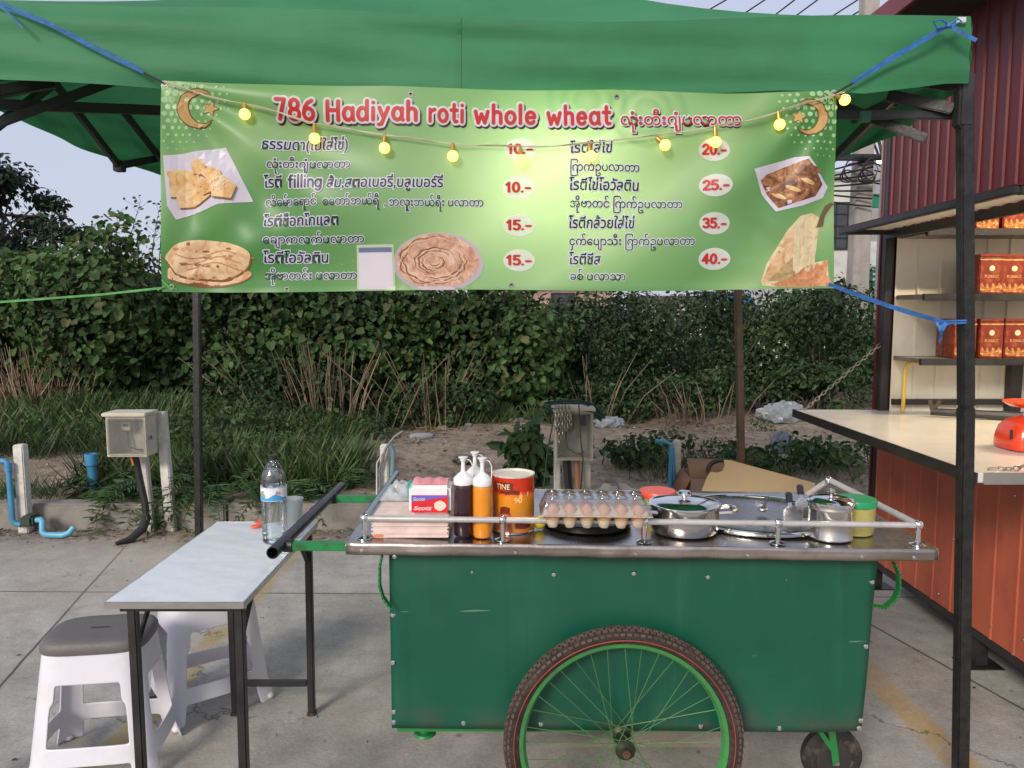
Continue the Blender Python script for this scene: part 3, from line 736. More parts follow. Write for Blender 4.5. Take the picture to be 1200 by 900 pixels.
# hem folded up along the lower edge, and a vertical joining seam
hm_ = MB(); row = lambda j, i: Vector(vmb.v[j*91 + i])
for i in range(90):
    a, b, c_, d_ = row(13, i), row(13, i+1), row(14, i+1), row(14, i); o_ = Vector((0, -.0022, 0)); m1 = a.lerp(d_, .1); m2 = b.lerp(c_, .1)
    hm_.add([m1 + o_, m2 + o_, c_ + o_ + Vector((0, 0, -.001)), d_ + o_ + Vector((0, 0, -.001))], [(0, 1, 2, 3)])
hm_.build('hem', CANV, vf, angle=60)
sm2 = MB()
for ci in (47,):
    for j in range(14):
        a, b = row(j, ci), row(j+1, ci); o_ = Vector((0, -.002, 0)); w_ = Vector((.006, 0, 0)); sm2.add([a - w_ + o_, a + w_ + o_, b + w_ + o_, b - w_ + o_], [(0, 1, 2, 3)])
sm2.build('seam', CANV, vf, angle=60)
for k in (1, 2, 3): valance(corner(k), corner(k+1), (lambda u: 2.165 - .055*min(1, u*5)) if k == 1 else (lambda u: 2.20 - .02*math.sin(math.pi*u)), k).build('valance', CANV, tent, angle=60)
def tpole(x, y, xm, yb, xb, w=.038, pm=None):
    pm = pm or POLEM
    m = MB().bar((xb, yb, 0), (xm, y, 1.25), w).build('pole', pm, tent, bevel=.004)
    MB().bar((xm, y, 1.25), (x, y, 2.18), w*.98).build('upper_pole', pm, tent, bevel=.004)
    MB().box((xb-.06, yb-.06, 0), (xb+.06, yb+.06, .008)).build('foot', POLEM, tent)
    c = MB().box((x-w*.56, y-w*.56, 2.05), (x+w*.56, y+w*.56, 2.20)).build('corner_bracket', BLACKM, tent, bevel=.006)
    MB().box((xm-w*.53, y-w*.53, 1.225), (xm+w*.53, y+w*.53, 1.235)).build('collar', TRUSS, tent, bevel=.003)
    return m
tpole(FX1, FY, FX1+.055, FY, FX1+.105); tpole(FX0, FY, FX0-.04, FY, FX0-.08); tpole(BX0, BY, BX0-.03, BY, BX0-.065); tpole(BX1, BY, BX1+.045, BY, BX1+.10, pm=mat('warm_lit_tube', (.12, .085, .055), .5, .2, .2, 12, dirt=(.03, .025, .02), dirt_scale=8, dirt_amt=.6))  # back right pole: warm light on it is put into its brown colour
def strut(p, q, w=.020, h=.030):
    return MB().bar(p, q, w, h).build('truss_bar', TRUSS, tent, bevel=.003)
def truss(A, B, inn, n=2):
    A = Vector(A); B = Vector(B); inn = Vector(inn)
    for i in range(n):
        a = A.lerp(B, i/n) + inn; b = A.lerp(B, (i+1)/n) + inn; hi, lo = Vector((0, 0, 2.245)), Vector((0, 0, 2.06))
        off = Vector((B - A).normalized().cross(Vector((0, 0, 1)))) * .014
        if i % 2 == 0: strut(a + hi + off, b + lo + off); strut(a + lo - off, b + hi - off)
        else: strut(a + lo + off, b + hi + off); strut(a + hi - off, b + lo - off)
strut(PX(64, 97, -1.66), PX(140, 195, -1.66)); strut(PX(138, 122, -1.64), PX(204, 206, -1.64)); strut(PX(140, 194, -1.66), PX(215, 180, -1.66)); strut(PX(64, 97, -1.645), PX(-60, 190, -1.645))
strut(PZ(-15, 110, 2.21), PZ(64, 96, 2.255), .026, .036); strut((FX0+.02, FY+.03, 2.13), PZ(205, 130, 2.2))
MB().box(tuple(PX(140, 195, -1.66) - Vector((.02, .02, .022))), tuple(PX(140, 195, -1.66) + Vector((.02, .02, .022)))).build('truss_joint', TRUSS, tent, bevel=.003)
strut(PY(1040, 112, 2.33), PY(1116, 128, 2.27), .026, .032); strut(PY(930, 134, 2.36), PY(1118, 135, 2.29), .018, .026); strut(PX(1050, 112, 1.17), PX(968, 194, 1.17)); strut(PX(1000, 140, 1.19), PX(1050, 118, 1.19))
MB().box(tuple(PY(1013, 137, 2.32) - Vector((.014, .012, .014))), tuple(PY(1013, 137, 2.32) + Vector((.014, .012, .014)))).build('truss_joint', mat('green_clip', (.02, .1, .06), .5), tent)
truss((FX0+.8, FY, 0), (FX1-.7, FY, 0), (0, .05, 0), 2); truss((BX0, BY, 0), (BX1, BY, 0), (0, -.03, 0), 4)
for (x, y) in ((FX0, FY), (FX1, FY), (BX0, BY), (BX1, BY)):
    strut((x, y, 2.16), (PK.x + (x-PK.x)*.06, PK.y + (y-PK.y)*.06, 2.72), .022, .03)
    strut((x + (PK.x-x)*.05, y + (PK.y-y)*.05, 2.03), (x + (PK.x-x)*.42, y + (PK.y-y)*.42, 2.39), .02, .028)
MB().box((PK.x-.03, PK.y-.03, 2.35), (PK.x+.03, PK.y+.03, 2.93)).build('centre_post', BLACKM, tent, bevel=.005)

# bulb under the roof, behind the banner
HB = Vector((.105, 2.47, 1.935))
t = thing('hanging_bulb', 'lit bulb hanging under the tent roof behind the banner', 'light bulb', tuple(HB))
MB().ball(HB, .030, 16, 12, (1, 1, 1.1)).build('glass', emis('bulb_white', (1, .86, .64), 25), t)
MB().cyl(HB + Vector((0, 0, .036)), HB + Vector((0, 0, .085)), .016, 12).build('socket', BLACKM, t)
MB().tube([HB + Vector((0, 0, .085)), HB + Vector((0, .1, .4)), (PK.x*.4, 2.9, 2.62)], .003, 6).build('cord', BLACKM, t)
ld = bpy.data.lights.new('bulb_light', 'POINT'); ld.energy = 4.0; ld.color = (1, .86, .66); ld.shadow_soft_size = .04
lo_ = bpy.data.objects.new('bulb_light', ld); col.objects.link(lo_); lo_.parent = t; lo_.location = (0, -.06, 0)

# ------------------------------------------------------------------ banner
BYD = 2.185
bTL, bTR, bBL, bBR = PY(190, 95, BYD), PY(980, 107, BYD), PY(192, 342, BYD), PY(978, 339, BYD)
def wr(u, v):
    d = 0
    for (cu, cv, ang, fr, am) in ((0, 0, .75, 10, 1.0), (1, 0, 2.4, 10, 1.0), (0, 1, -.6, 9, .5), (1, 1, 3.7, 9, .6)):
        du, dv = (u - cu)*3.2, v - cv; r = math.hypot(du, dv); a = math.atan2(dv, du)
        d += am * math.sin(a*fr*1.3 + cu*2 + cv) * min(1, r*1.5) * math.exp(-r*.7) * .016
    d += .004*math.sin(u*21 + v*3) + .003*math.sin(v*9 + u*6) + .014*math.sin(math.pi*u)*math.sin(math.pi*v)
    return d
def BS(u, v, o=0.0):
    p = bTL.lerp(bTR, u).lerp(bBL.lerp(bBR, u), v)
    sg = (.004*math.sin(math.pi*u) + .0035*abs(math.sin(math.pi*u*3)))*(1-v) + .003*math.sin(u*11)*v
    return Vector((p.x, p.y - wr(u, v) - o, p.z - sg))
def BP(px, py, o=0.0):
    u = (px - 190)/789.0; top = 95 + 12*u; bot = 342 - 3*u
    return BS(u, (py - top)/(bot - top), o)
def banner_material():
    m, n, l, p = new_mat('printed_vinyl')
    tc = n.new("ShaderNodeTexCoord"); mp = n.new("ShaderNodeMapping"); mp.inputs['Scale'].default_value = (3.2, 1, 1)
    l.new(tc.outputs['UV'], mp.inputs[0])
    nz = n.new("ShaderNodeTexNoise"); nz.inputs['Scale'].default_value = .9; nz.inputs['Detail'].default_value = 3; l.new(mp.outputs[0], nz.inputs['Vector'])
    wv = n.new("ShaderNodeTexWave"); wv.wave_type = 'BANDS'; wv.bands_direction = 'DIAGONAL'; wv.inputs['Scale'].default_value = .42; wv.inputs['Distortion'].default_value = 4.5; wv.inputs['Detail'].default_value = 1.5; wv.inputs['Detail Scale'].default_value = .6
    mp2 = n.new("ShaderNodeMapping"); mp2.inputs['Rotation'].default_value = (0, 0, R(-80)); mp2.inputs['Scale'].default_value = (3.2, 1, 1); l.new(tc.outputs['UV'], mp2.inputs[0]); l.new(mp2.outputs[0], wv.inputs['Vector'])
    c = ramp(n, l, wv.outputs[0], [(.1, lin(84, 146, 78)), (.45, lin(128, 178, 112)), (.75, lin(166, 204, 146)), (1, lin(134, 184, 116))]).outputs[0]
    c = mixc(n, l, ramp(n, l, nz.outputs[0], [(.4, 0.0), (.7, .6)]).outputs[0], c, lin(80, 140, 78))
    # pale heart of the design, and darker band along the top
    gr = n.new("ShaderNodeTexGradient"); gr.gradient_type = 'SPHERICAL'; mp3 = n.new("ShaderNodeMapping"); mp3.vector_type = 'TEXTURE'
    mp3.inputs['Location'].default_value = (.56, .5, 0); mp3.inputs['Scale'].default_value = (.42, .75, 1); l.new(tc.outputs['UV'], mp3.inputs[0]); l.new(mp3.outputs[0], gr.inputs[0])
    c = mixc(n, l, ramp(n, l, gr.outputs[0], [(.0, 0.0), (.8, .6)]).outputs[0], c, lin(186, 216, 168))
    # concentric circle motifs printed at the lower corners and top
    for (cx, cy) in ((.40, .02), (.02, .0), (.63, .95), (.72, .9)):
        mq = n.new("ShaderNodeMapping"); mq.vector_type = 'TEXTURE'; mq.inputs['Location'].default_value = (cx, cy, 0); mq.inputs['Scale'].default_value = (.07, .22, 1); l.new(tc.outputs['UV'], mq.inputs[0])
        ln = n.new("ShaderNodeVectorMath"); ln.operation = 'LENGTH'; l.new(mq.outputs[0], ln.inputs[0])
        rr = ramp(n, l, ln.outputs['Value'], [(0, .0), (.25, .3), (.35, .0), (.5, .3), (.62, .0), (.8, .3), (.9, 0), (1, 0)])
        c = mixc(n, l, rr.outputs[0], c, lin(84, 142, 82))
    l.new(c, p.inputs['Base Color']); p.inputs['Roughness'].default_value = .36; p.inputs['Specular IOR Level'].default_value = .4
    t_ = n.new("ShaderNodeBsdfTranslucent"); l.new(c, t_.inputs[0]); ms = n.new("ShaderNodeMixShader"); ms.inputs[0].default_value = .42
    l.new(p.outputs[0], ms.inputs[1]); l.new(t_.outputs[0], ms.inputs[2]); l.new(ms.outputs[0], n["Material Output"].inputs[0])
    return m
banner = thing('banner', 'long green vinyl menu banner tied across the tent front', 'banner', tuple(BS(.5, 1)))
NU, NV = 180, 60
MB().grid(lambda u, v: tuple(BS(u, v)), NU, NV).build('sheet', banner_material(), banner, angle=70, uv=[(i/NU, 1 - j/NV) for j in range(NV+1) for i in range(NU+1)], recalc=False)
def ink(name, c, tr=.4, rough=.4, var=.04):
    return mat(name, c, rough, 0, var, 8, transl=tr)
I_RED = ink('ink_red', lin(205, 58, 52)); I_WHITE = ink('ink_white', (.88, .87, .89), .5); I_NAVY = ink('ink_navy', lin(38, 36, 78)); I_SHADE = ink('ink_dark_purple', lin(60, 24, 44))
I_LAV = ink('ink_lavender', lin(226, 226, 240)); I_GOLD = ink('ink_gold', lin(214, 176, 108), var=.12); I_BRN = ink('ink_brown', lin(118, 84, 44)); I_PALE = ink('ink_pale_green', lin(178, 216, 160), .35)

def flat_mesh(name, V2, F, mat_, parent, o, cut=8):
    """V2 in banner pixels; cut into narrow columns so the print follows the folds"""
    bm = bmesh.new()
    vs = [bm.verts.new((x, -y, 0)) for x, y in V2]
    for f in F:
        try: bm.faces.new([vs[i] for i in f])
        except ValueError: pass
    x0 = min(p[0] for p in V2); x1 = max(p[0] for p in V2); y0 = min(p[1] for p in V2); y1 = max(p[1] for p in V2)
    x = math.ceil(x0/cut)*cut
    while x < x1:
        bmesh.ops.bisect_plane(bm, geom=bm.verts[:]+bm.edges[:]+bm.faces[:], plane_co=(x, 0, 0), plane_no=(1, 0, 0)); x += cut
    y = math.ceil(y0/cut)*cut
    while y < y1:
        bmesh.ops.bisect_plane(bm, geom=bm.verts[:]+bm.edges[:]+bm.faces[:], plane_co=(0, -y, 0), plane_no=(0, 1, 0)); y += cut
    off = origin(parent)
    for v in bm.verts:
        lift = v.co.z
        v.co = BP(v.co.x, -v.co.y, o + lift) - off
    bmesh.ops.recalc_face_normals(bm, faces=bm.faces)
    me = bpy.data.meshes.new(name); bm.to_mesh(me); bm.free()
    return link(name, me, mat_, parent)
def text_geo(s, size=1.0, offset=0.0, shear=0):
    c = bpy.data.curves.new('lettering', 'FONT'); c.body = s; c.size = size; c.offset = offset; c.resolution_u = 5; c.shear = shear
    o = bpy.data.objects.new('lettering', c); col.objects.link(o)
    me = bpy.data.meshes.new_from_object(o.evaluated_get(bpy.context.evaluated_depsgraph_get()))
    V = [(v.co.x, v.co.y) for v in me.vertices]; F = [tuple(p.vertices) for p in me.polygons]
    bpy.data.objects.remove(o); bpy.data.curves.remove(c); bpy.data.meshes.remove(me)
    return V, F
SL = lambda x: 12*(x-190)/789.0 * 0
def print_text(s, x0, x1, base, h, mfill, mout, parent, offs=.020, oout=.085, o=.0016, shear=0):
    """h: letter size in banner pixels; fitted between x0 and x1"""
    V, F = text_geo(s, 1, offs, shear); a = min(p[0] for p in V); b = max(p[0] for p in V); k = (x1-x0)/(b-a)
    V2, F2 = text_geo(s, 1, oout, shear)
    f = lambda P: [(x0 + (x-a)*k, base - y*h) for x, y in P]
    flat_mesh('lettering', f(V2), F2, mout, parent, o)
    ob = flat_mesh('lettering', f(V), F, mfill, parent, o + .0010)
    return ob
# rounded brush letters for the title and the prices
def arc(cx, cy, rx, ry, a0, a1, n=14): return [(cx + rx*math.cos(R(a0+(a1-a0)*i/n)), cy + ry*math.sin(R(a0+(a1-a0)*i/n))) for i in range(n+1)]
XH = .64
def bowl(cx=.24): return arc(cx, XH/2, .23, XH/2, 0, 360, 22)
GL = {
 '7': (.52, [[(.03, 1), (.48, 1), (.40, .72), (.18, 0)]]), '8': (.56, [arc(.28, .75, .21, .25, 0, 360, 20), arc(.28, .26, .26, .26, 0, 360, 20)]),
 '6': (.56, [[(.46, .98), (.25, .85), (.08, .58), (.03, .3)] + arc(.28, .28, .25, .28, 180, 540, 22)]),
 'H': (.68, [[(.05, 0), (.05, 1)], [(.6, 0), (.6, 1)], [(.05, .52), (.6, .52)]]),
 'a': (.54, [bowl(), [(.48, XH), (.48, .08), (.52, 0)]]), 'd': (.54, [bowl(), [(.48, 1.02), (.48, 0)]]),
 'i': (.16, [[(.06, 0), (.06, XH)], [(.06, .92), (.061, .93)]]),
 'y': (.52, [[(.03, XH), (.25, .06)], [(.48, XH), (.25, .04), (.14, -.24), (.0, -.27)]]),
 'h': (.52, [[(.05, 0), (.05, 1.02)], [(.05, .3)] + arc(.25, XH-.22, .2, .22, 180, 0, 10) + [(.45, 0)]]),
 'r': (.36, [[(.05, 0), (.05, XH)], [(.05, .4), (.14, .58), (.32, XH)]]), 'o': (.54, [arc(.26, XH/2, .24, XH/2, 0, 360, 22)]),
 't': (.40, [[(.18, .95), (.18, .12), (.24, .01), (.36, .02)], [(.0, XH), (.36, XH)]]),
 'w': (.76, [[(.03, XH), (.18, .0), (.36, .5), (.54, .0), (.70, XH)]]), 'l': (.16, [[(.06, 0), (.06, 1.02)]]),
 'e': (.54, [[(.03, XH*.52), (.48, XH*.52)] + arc(.26, XH/2, .225, XH/2, 12, 318, 20)]),
 'f': (.36, [[(.14, 0), (.14, .8), (.2, .96), (.34, .98)], [(.0, XH), (.32, XH)]]), 'n': (.52, [[(.05, 0), (.05, XH)], [(.05, .3)] + arc(.25, XH-.22, .2, .22, 180, 0, 10) + [(.45, 0)]]),
 'g': (.54, [bowl(), [(.48, XH), (.48, -.08), (.38, -.25), (.2, -.28), (.06, -.2)]]),
 '1': (.36, [[(.02, .78), (.2, 1), (.2, 0)]]), '0': (.58, [arc(.28, .5, .23, .5, 0, 360, 24)]), '2': (.56, [arc(.27, .72, .23, .28, 165, -20, 10) + [(.05, .02), (.52, .02)]]),
 '3': (.54, [arc(.24, .75, .22, .25, 150, -80, 10), arc(.24, .26, .25, .26, 85, -150, 12)]), '4': (.58, [[(.38, 0), (.38, 1), (.03, .3), (.54, .3)]]),
 '5': (.54, [[(.46, 1), (.1, 1), (.07, .55)] + arc(.24, .31, .25, .31, 120, -140, 14)]), '.': (.2, [[(.07, .02), (.071, .03)]]), '-': (.42, [[(.04, .4), (.36, .4)]]), ' ': (.3, [])}
def strokes(s, gap=.13):
    out = []; x = 0
    for ch in s:
        w, st = GL[ch]; out += [[(p[0] + x, p[1]) for p in q] for q in st]; x += w + gap
    res = []
    for q in out:
        r = [q[0]]
        for a, b in zip(q, q[1:]):
            k = max(1, int(math.hypot(b[0]-a[0], b[1]-a[1])/.14))
            r += [(a[0]+(b[0]-a[0])*i/k, a[1]+(b[1]-a[1])*i/k) for i in range(1, k+1)]
        res.append(r)
    return res, x - gap
def stroke_mesh(lines, wid, z0=0.0):
    V = []; F = []
    k = 0; parts_ = []
    for q in lines:
        if len(q) > 4 and math.hypot(q[0][0]-q[-1][0], q[0][1]-q[-1][1]) < 1e-6: parts_.append(q); continue
        cur = [q[0]]
        for i in range(1, len(q)):
            cur.append(q[i])
            if i < len(q)-1:
                a1 = math.atan2(q[i][1]-q[i-1][1], q[i][0]-q[i-1][0]); a2 = math.atan2(q[i+1][1]-q[i][1], q[i+1][0]-q[i][0])
                if abs((a2-a1+math.pi) % (2*math.pi) - math.pi) > .75: parts_.append(cur); cur = [q[i]]
        parts_.append(cur)
    for q in parts_:
        closed = len(q) > 4 and math.hypot(q[0][0]-q[-1][0], q[0][1]-q[-1][1]) < 1e-6
        pts = q[:-1] if closed else q; n = len(pts); L = []; Rr = []
        for i in range(n):
            a = pts[(i-1) % n] if (closed or i > 0) else pts[i]; b = pts[(i+1) % n] if (closed or i < n-1) else pts[i]
            dx, dy = b[0]-a[0], b[1]-a[1]; l_ = math.hypot(dx, dy) or 1; nx, ny = -dy/l_, dx/l_
            if 0 < i < n-1 or closed:
                d1 = (pts[i][0]-a[0], pts[i][1]-a[1]); d2 = (b[0]-pts[i][0], b[1]-pts[i][1]); l1 = math.hypot(*d1) or 1; l2 = math.hypot(*d2) or 1
                cs = max(.35, math.sqrt(max(0, (1 + (d1[0]*d2[0]+d1[1]*d2[1])/(l1*l2))/2)))
            else: cs = 1
            L.append((pts[i][0]+nx*wid/2/cs, pts[i][1]+ny*wid/2/cs)); Rr.append((pts[i][0]-nx*wid/2/cs, pts[i][1]-ny*wid/2/cs))
        b0 = len(V); z = z0 + .00006*k; k += 1
        V += [(x, y, z) for x, y in L] + [(x, y, z) for x, y in Rr]
        for i in range(n if closed else n-1):
            j = (i+1) % n; F.append((b0+i, b0+n+i, b0+n+j, b0+j))
        if not closed:
            for (c, e) in ((pts[0], pts[1]), (pts[-1], pts[-2])):
                an = math.atan2(c[1]-e[1], c[0]-e[0]); b1 = len(V); m_ = 8
                V += [(c[0]+wid/2*math.cos(an-math.pi/2+math.pi*i/m_), c[1]+wid/2*math.sin(an-math.pi/2+math.pi*i/m_), z) for i in range(m_+1)]
                F.append(tuple(range(b1, b1+m_+1)))
    return V, F
def print_strokes(s, x0, x1, b0, b1, h, wid, mm, parent, o, dx=0, dy=0, gap=.13, name='lettering'):
    L, W = strokes(s, gap); V, F = stroke_mesh(L, wid); k = (x1-x0)/W
    f = [(x0 + dx + x*k, b0 + (b1-b0)*x/W + dy - y*h, z) for x, y, z in V]
    bm_off = [p[2] for p in f]
    # print with the tiny layer offsets of crossing strokes kept
    bm = bmesh.new(); off = origin(parent)
    vs = [bm.verts.new(BP(p[0], p[1], o + p[2]) - off) for p in f]
    for q in F:
        try: bm.faces.new([vs[i] for i in q])
        except ValueError: pass
    me = bpy.data.meshes.new(name); bm.to_mesh(me); bm.free()
    return link(name, me, mm, parent)
for w, x0, x1, b0, b1 in (('786', 324, 368, 136.5, 137.5), ('Hadiyah', 383, 489, 138.5, 140), ('roti', 503, 543, 140.5, 141), ('whole', 556, 627, 141.5, 142), ('wheat', 641, 714, 143, 144)):
    h = 21.5
    print_strokes(w, x0, x1, b0, b1, h, .47, I_SHADE, banner, .0011, 1.3, 2.0, gap=.2)
    print_strokes(w, x0, x1, b0, b1, h, .44, I_WHITE, banner, .0022, gap=.2)
    print_strokes(w, x0, x1, b0, b1, h, .20, I_RED, banner, .0034, gap=.2)
def MM(s, *a, **k): return print_text(s, *a, **k)
print_text('လုံးတီးဂျုံပလာတာ', 727, 868, 146.5, 19.5, I_SHADE, I_SHADE, banner, .05, .075, .0006)
print_text('လုံးတီးဂျုံပလာတာ', 726, 867, 145, 19.5, ink('ink_crimson', lin(190, 60, 70)), I_WHITE, banner, .010, .085, .0022)
TH = [('ธรรมดา(ไม่ใส่ไข่)', 308, 407, 172), ('โรตี', 308, 330, 216), ('ส้ม,สตอเบอรี่,บลูเบอร์รี่', 384, 519, 218), ('โรตีช็อกโกแลต', 308, 398, 262), ('โรตีโอวัลติน', 309, 384, 306),
      ('โรตีใส่ไข่', 667, 716, 178), ('โรตีไข่โอวัลติน', 666, 748, 221), ('โรตีกล้วยใส่ไข่', 666, 743, 265), ('โรตีชีส', 667, 704, 308)]
for s, x0, x1, b in TH: print_text(s, x0, x1, b, 17.5, I_NAVY, I_LAV, banner, .013, .085, .0016, shear=.08)
print_strokes('filling', 338, 378, 216.5, 217, 14, .36, I_LAV, banner, .0016); print_strokes('filling', 338, 378, 216.5, 217, 14, .17, I_NAVY, banner, .0026)
MY = [('လုံးတီးဂျုံပလာတာ', 313, 410, 194, 13.5), ('လိေမ်ာေရာင်', 309, 372, 238, 13.5), ('စေတာ်ဘယ်ရီ', 380, 446, 239, 13.5), (', ဘလူးဘယ်ရီး ပလာတာ', 451, 566, 240.5, 13.5), ('ေချာကလက်ပလာတာ', 309, 427, 283, 13.5), ('အိုဗာတင်း ပလာတာ', 310, 417, 326, 13.5),
      ('ြကက်ဥပလာတာ', 667, 748, 199, 13.5), ('အိုဗာတင် ြကက်ဥပလာတာ', 667, 799, 241, 13.5), ('ငှက်ေပျာသီး ြကက်ဥပလာတာ', 667, 813, 285, 13.5), ('ခစ် ပလာသာ', 668, 733, 327, 13.5)]
for s, x0, x1, b, h in MY: print_text(s, x0, x1, b, h, I_NAVY, I_LAV, banner, .006, .085, .0016)
# price badges
def ell(cx, cy, rx, ry, n=36, wob=0, sd=0): return [(cx+rx*(1+wob*math.sin(3*a+sd)+wob*.6*math.sin(7*a+sd*2))*math.cos(a), cy+ry*(1+wob*math.sin(4*a+sd*1.7))*math.sin(a)) for a in [2*math.pi*i/n for i in range(n)]]
def flat_poly(name, P, mm, parent, o): return flat_mesh(name, P, [tuple(range(len(P)))], mm, parent, o)
for s, cx, cy in (('10.-', 609, 173), ('10.-', 607, 218.5), ('15.-', 608, 262.5), ('15.-', 608, 304.5), ('20.-', 836, 173), ('25.-', 837, 215), ('35.-', 837, 259.5), ('40.-', 837, 302)):
    b = flat_poly('price_badge', ell(cx, cy, 18.6, 13.2), I_WHITE, banner, .0016)
    print_strokes(s, cx-14, cx+14, cy+5, cy+5, 10.5, .24, I_RED, b, .0032, gap=.12)
# moons and stars
def moon(cx, cy, r, flip):
    def shape(g):
        P = arc(0, 0, r+g, r+g, 55, 325, 40); Q = arc(r*.30, 0, r*.80-g, r*.80-g, 312, 52, 34)
        return [(cx + flip*x, cy - y) for x, y in P + Q]
    def star(g):
        return [(cx + flip*(r*.68) + (r*.42+g if k % 2 == 0 else r*.19+g*.6)*math.sin(R(36*k+14)), cy - (r*.42+g if k % 2 == 0 else r*.19+g*.6)*math.cos(R(36*k+14))) for k in range(10)]
    for g, m_, o in ((1.2, I_BRN, .0014), (0, I_GOLD, .0024)):
        flat_poly('crescent', shape(g), m_, banner, o); flat_poly('star', star(g), m_, banner, o)
moon(232, 126, 22, 1); moon(947, 137, 20, -1)
# pale dot pattern in the top corners
for (x0, sx, nc) in ((194, 1, 11), (976, -1, 9)):
    V = []; F = []
    for i in range(nc - (0 if sx > 0 else 1)):
        for j in range(11):
            cx = x0 + sx*(i*8.6 + (4 if j % 2 else 0)); cy = 101 + j*8.0 + (0 if sx > 0 else 9); r_ = 4.6 - .42*math.hypot(i*1.0, j*.95)
            if r_ < .9 or rnd.random() < .08 or (sx > 0 and cx < 193): continue
            P = ell(cx, cy, r_, r_, 14); V += P; F.append(tuple(range(len(V)-14, len(V))))
    flat_mesh('dot_print', V, F, I_PALE, banner, .0008)
# food pictures
def food(name, cols, scale=60, wave=None):
    m, n, l, p = new_mat(name); nz = noise_node(n, l, scale, 8, .68, dist=1.2)
    c = ramp(n, l, nz.outputs[0], [(.28 + .44*i/(len(cols)-1), q) for i, q in enumerate(cols)]).outputs[0]
    l.new(c, p.inputs['Base Color']); p.inputs['Roughness'].default_value = .4
    t_ = n.new("ShaderNodeBsdfTranslucent"); l.new(c, t_.inputs[0]); ms = n.new("ShaderNodeMixShader"); ms.inputs[0].default_value = .25
    l.new(p.outputs[0], ms.inputs[1]); l.new(t_.outputs[0], ms.inputs[2]); l.new(ms.outputs[0], n["Material Output"].inputs[0]); return m
FD1 = food('photo_golden_roti', [lin(168, 112, 56), lin(222, 176, 112), lin(236, 204, 152), lin(240, 222, 190)], 28)
FD2 = food('photo_flatbread', [lin(150, 92, 56), lin(214, 172, 124), lin(232, 204, 164), lin(226, 190, 148)], 20)
FD3 = food('photo_flaky_roti', [lin(150, 96, 72), lin(196, 148, 120), lin(222, 184, 158), lin(236, 214, 196)], 30)
FD4 = food('photo_chocolate', [lin(58, 32, 28), lin(104, 62, 48), lin(176, 122, 76), lin(226, 196, 150)], 26)
FD5 = food('photo_cream', [lin(196, 156, 104), lin(232, 214, 172), lin(240, 228, 200)], 24)
FD6 = food('photo_crumb', [lin(160, 92, 58), lin(214, 150, 106), lin(230, 180, 140)], 40)
PAPER = ink('photo_paper', lin(214, 208, 222), .25, var=.06); I_CRUST = ink('photo_crust', lin(150, 98, 56)); I_PLATE = ink('photo_plate', lin(206, 190, 202))
pp = thing; 
P1 = flat_poly('roti_picture', [(193, 182), (228, 176), (264, 170), (279, 200), (295, 233), (256, 237), (206, 256), (197, 240)], PAPER, banner, .0016)
for k, q in enumerate([[(196, 200), (214, 196), (232, 203), (222, 212), (200, 208)], [(222, 190), (232, 183), (242, 192), (238, 203), (226, 201)], [(199, 208), (232, 202), (236, 214), (218, 228), (201, 230)], [(206, 228), (232, 216), (248, 226), (226, 240), (210, 242)],
                       [(234, 200), (246, 193), (258, 197), (262, 206), (246, 210)], [(232, 206), (248, 208), (250, 222), (238, 226)], [(247, 210), (262, 203), (277, 215), (272, 230), (250, 228)]]):
    flat_poly('print_shade', [(x*1.0+.4, y+1.6) for x, y in q], I_CRUST, P1, .0020 + .0008*k); flat_poly('roti_piece', q, FD1, P1, .0024 + .0008*k)
for k in range(26): flat_poly('sugar_speck', ell(rnd.gauss(258, 5), rnd.gauss(212, 4), .9, .8, 7), I_WHITE, P1, .0082 + .00002*k)
P2 = flat_poly('flatbread_picture', ell(243, 321, 49, 15.0, 40, .04, 1), I_CRUST, banner, .0016)
flat_poly('bread_edge', ell(243, 319.5, 48.5, 14.4, 40, .04, 1), FD2, P2, .0019)
flat_poly('bread_edge', ell(244, 305, 50, 25, 44, .055, 2.3), I_CRUST, P2, .0022); flat_poly('bread_top', ell(243.5, 303, 49, 24.2, 44, .055, 2.3), FD2, P2, .0025)
CHAR = ink('photo_char', lin(196, 146, 98))
for k in range(22): flat_poly('char_spot', ell(rnd.gauss(243, 23), rnd.gauss(302, 10), rnd.uniform(1.0, 4.6), rnd.uniform(.7, 1.9), 12, .2, k), CHAR if k % 3 else I_CRUST, P2, .0030+.00002*k)
for k in range(3): flat_poly('fold_line', [(206+6*k+70*t/12, 296+7*k+5*math.sin(t*.5+k)) for t in range(13)] + [(206+6*k+70*t/12, 297.2+7*k+5*math.sin(t*.5+k)) for t in range(12, -1, -1)], CHAR, P2, .0036+.0001*k)
P3 = flat_poly('round_roti_picture', [(x, min(y, 341.0)) for x, y in ell(513, 308, 53, 36.5, 48, .01)], I_PLATE, banner, .0016)
flat_poly('round_roti', [(x, min(y, 341.0)) for x, y in ell(512, 306.5, 48, 33, 48, .015, 1)], FD3, P3, .0019)
V = []; F = []
def swirl(cx, cy, turns, rx, ry, wd, z):
    pts = [(cx + rx*(t/60/turns)*math.cos(t*.105*turns*1.0)*(1+.06*math.sin(t*.9)), cy + ry*(t/60/turns)*math.sin(t*.105*turns)*(1+.06*math.cos(t*.7))) for t in range(4, int(60*turns))]
    L = [p for p in pts]; k = len(pts); V = []; F = []
    for i, p in enumerate(pts):
        a = pts[max(i-1, 0)]; b = pts[min(i+1, k-1)]; dx, dy = b[0]-a[0], b[1]-a[1]; l_ = math.hypot(dx, dy) or 1; w = wd*(.4+.6*abs(math.sin(i*.31)))
        V += [(p[0]-dy/l_*w, p[1]+dx/l_*w), (p[0]+dy/l_*w, p[1]-dx/l_*w)]
    F = [(2*i, 2*i+1, 2*i+3, 2*i+2) for i in range(k-1)]
    return V, F
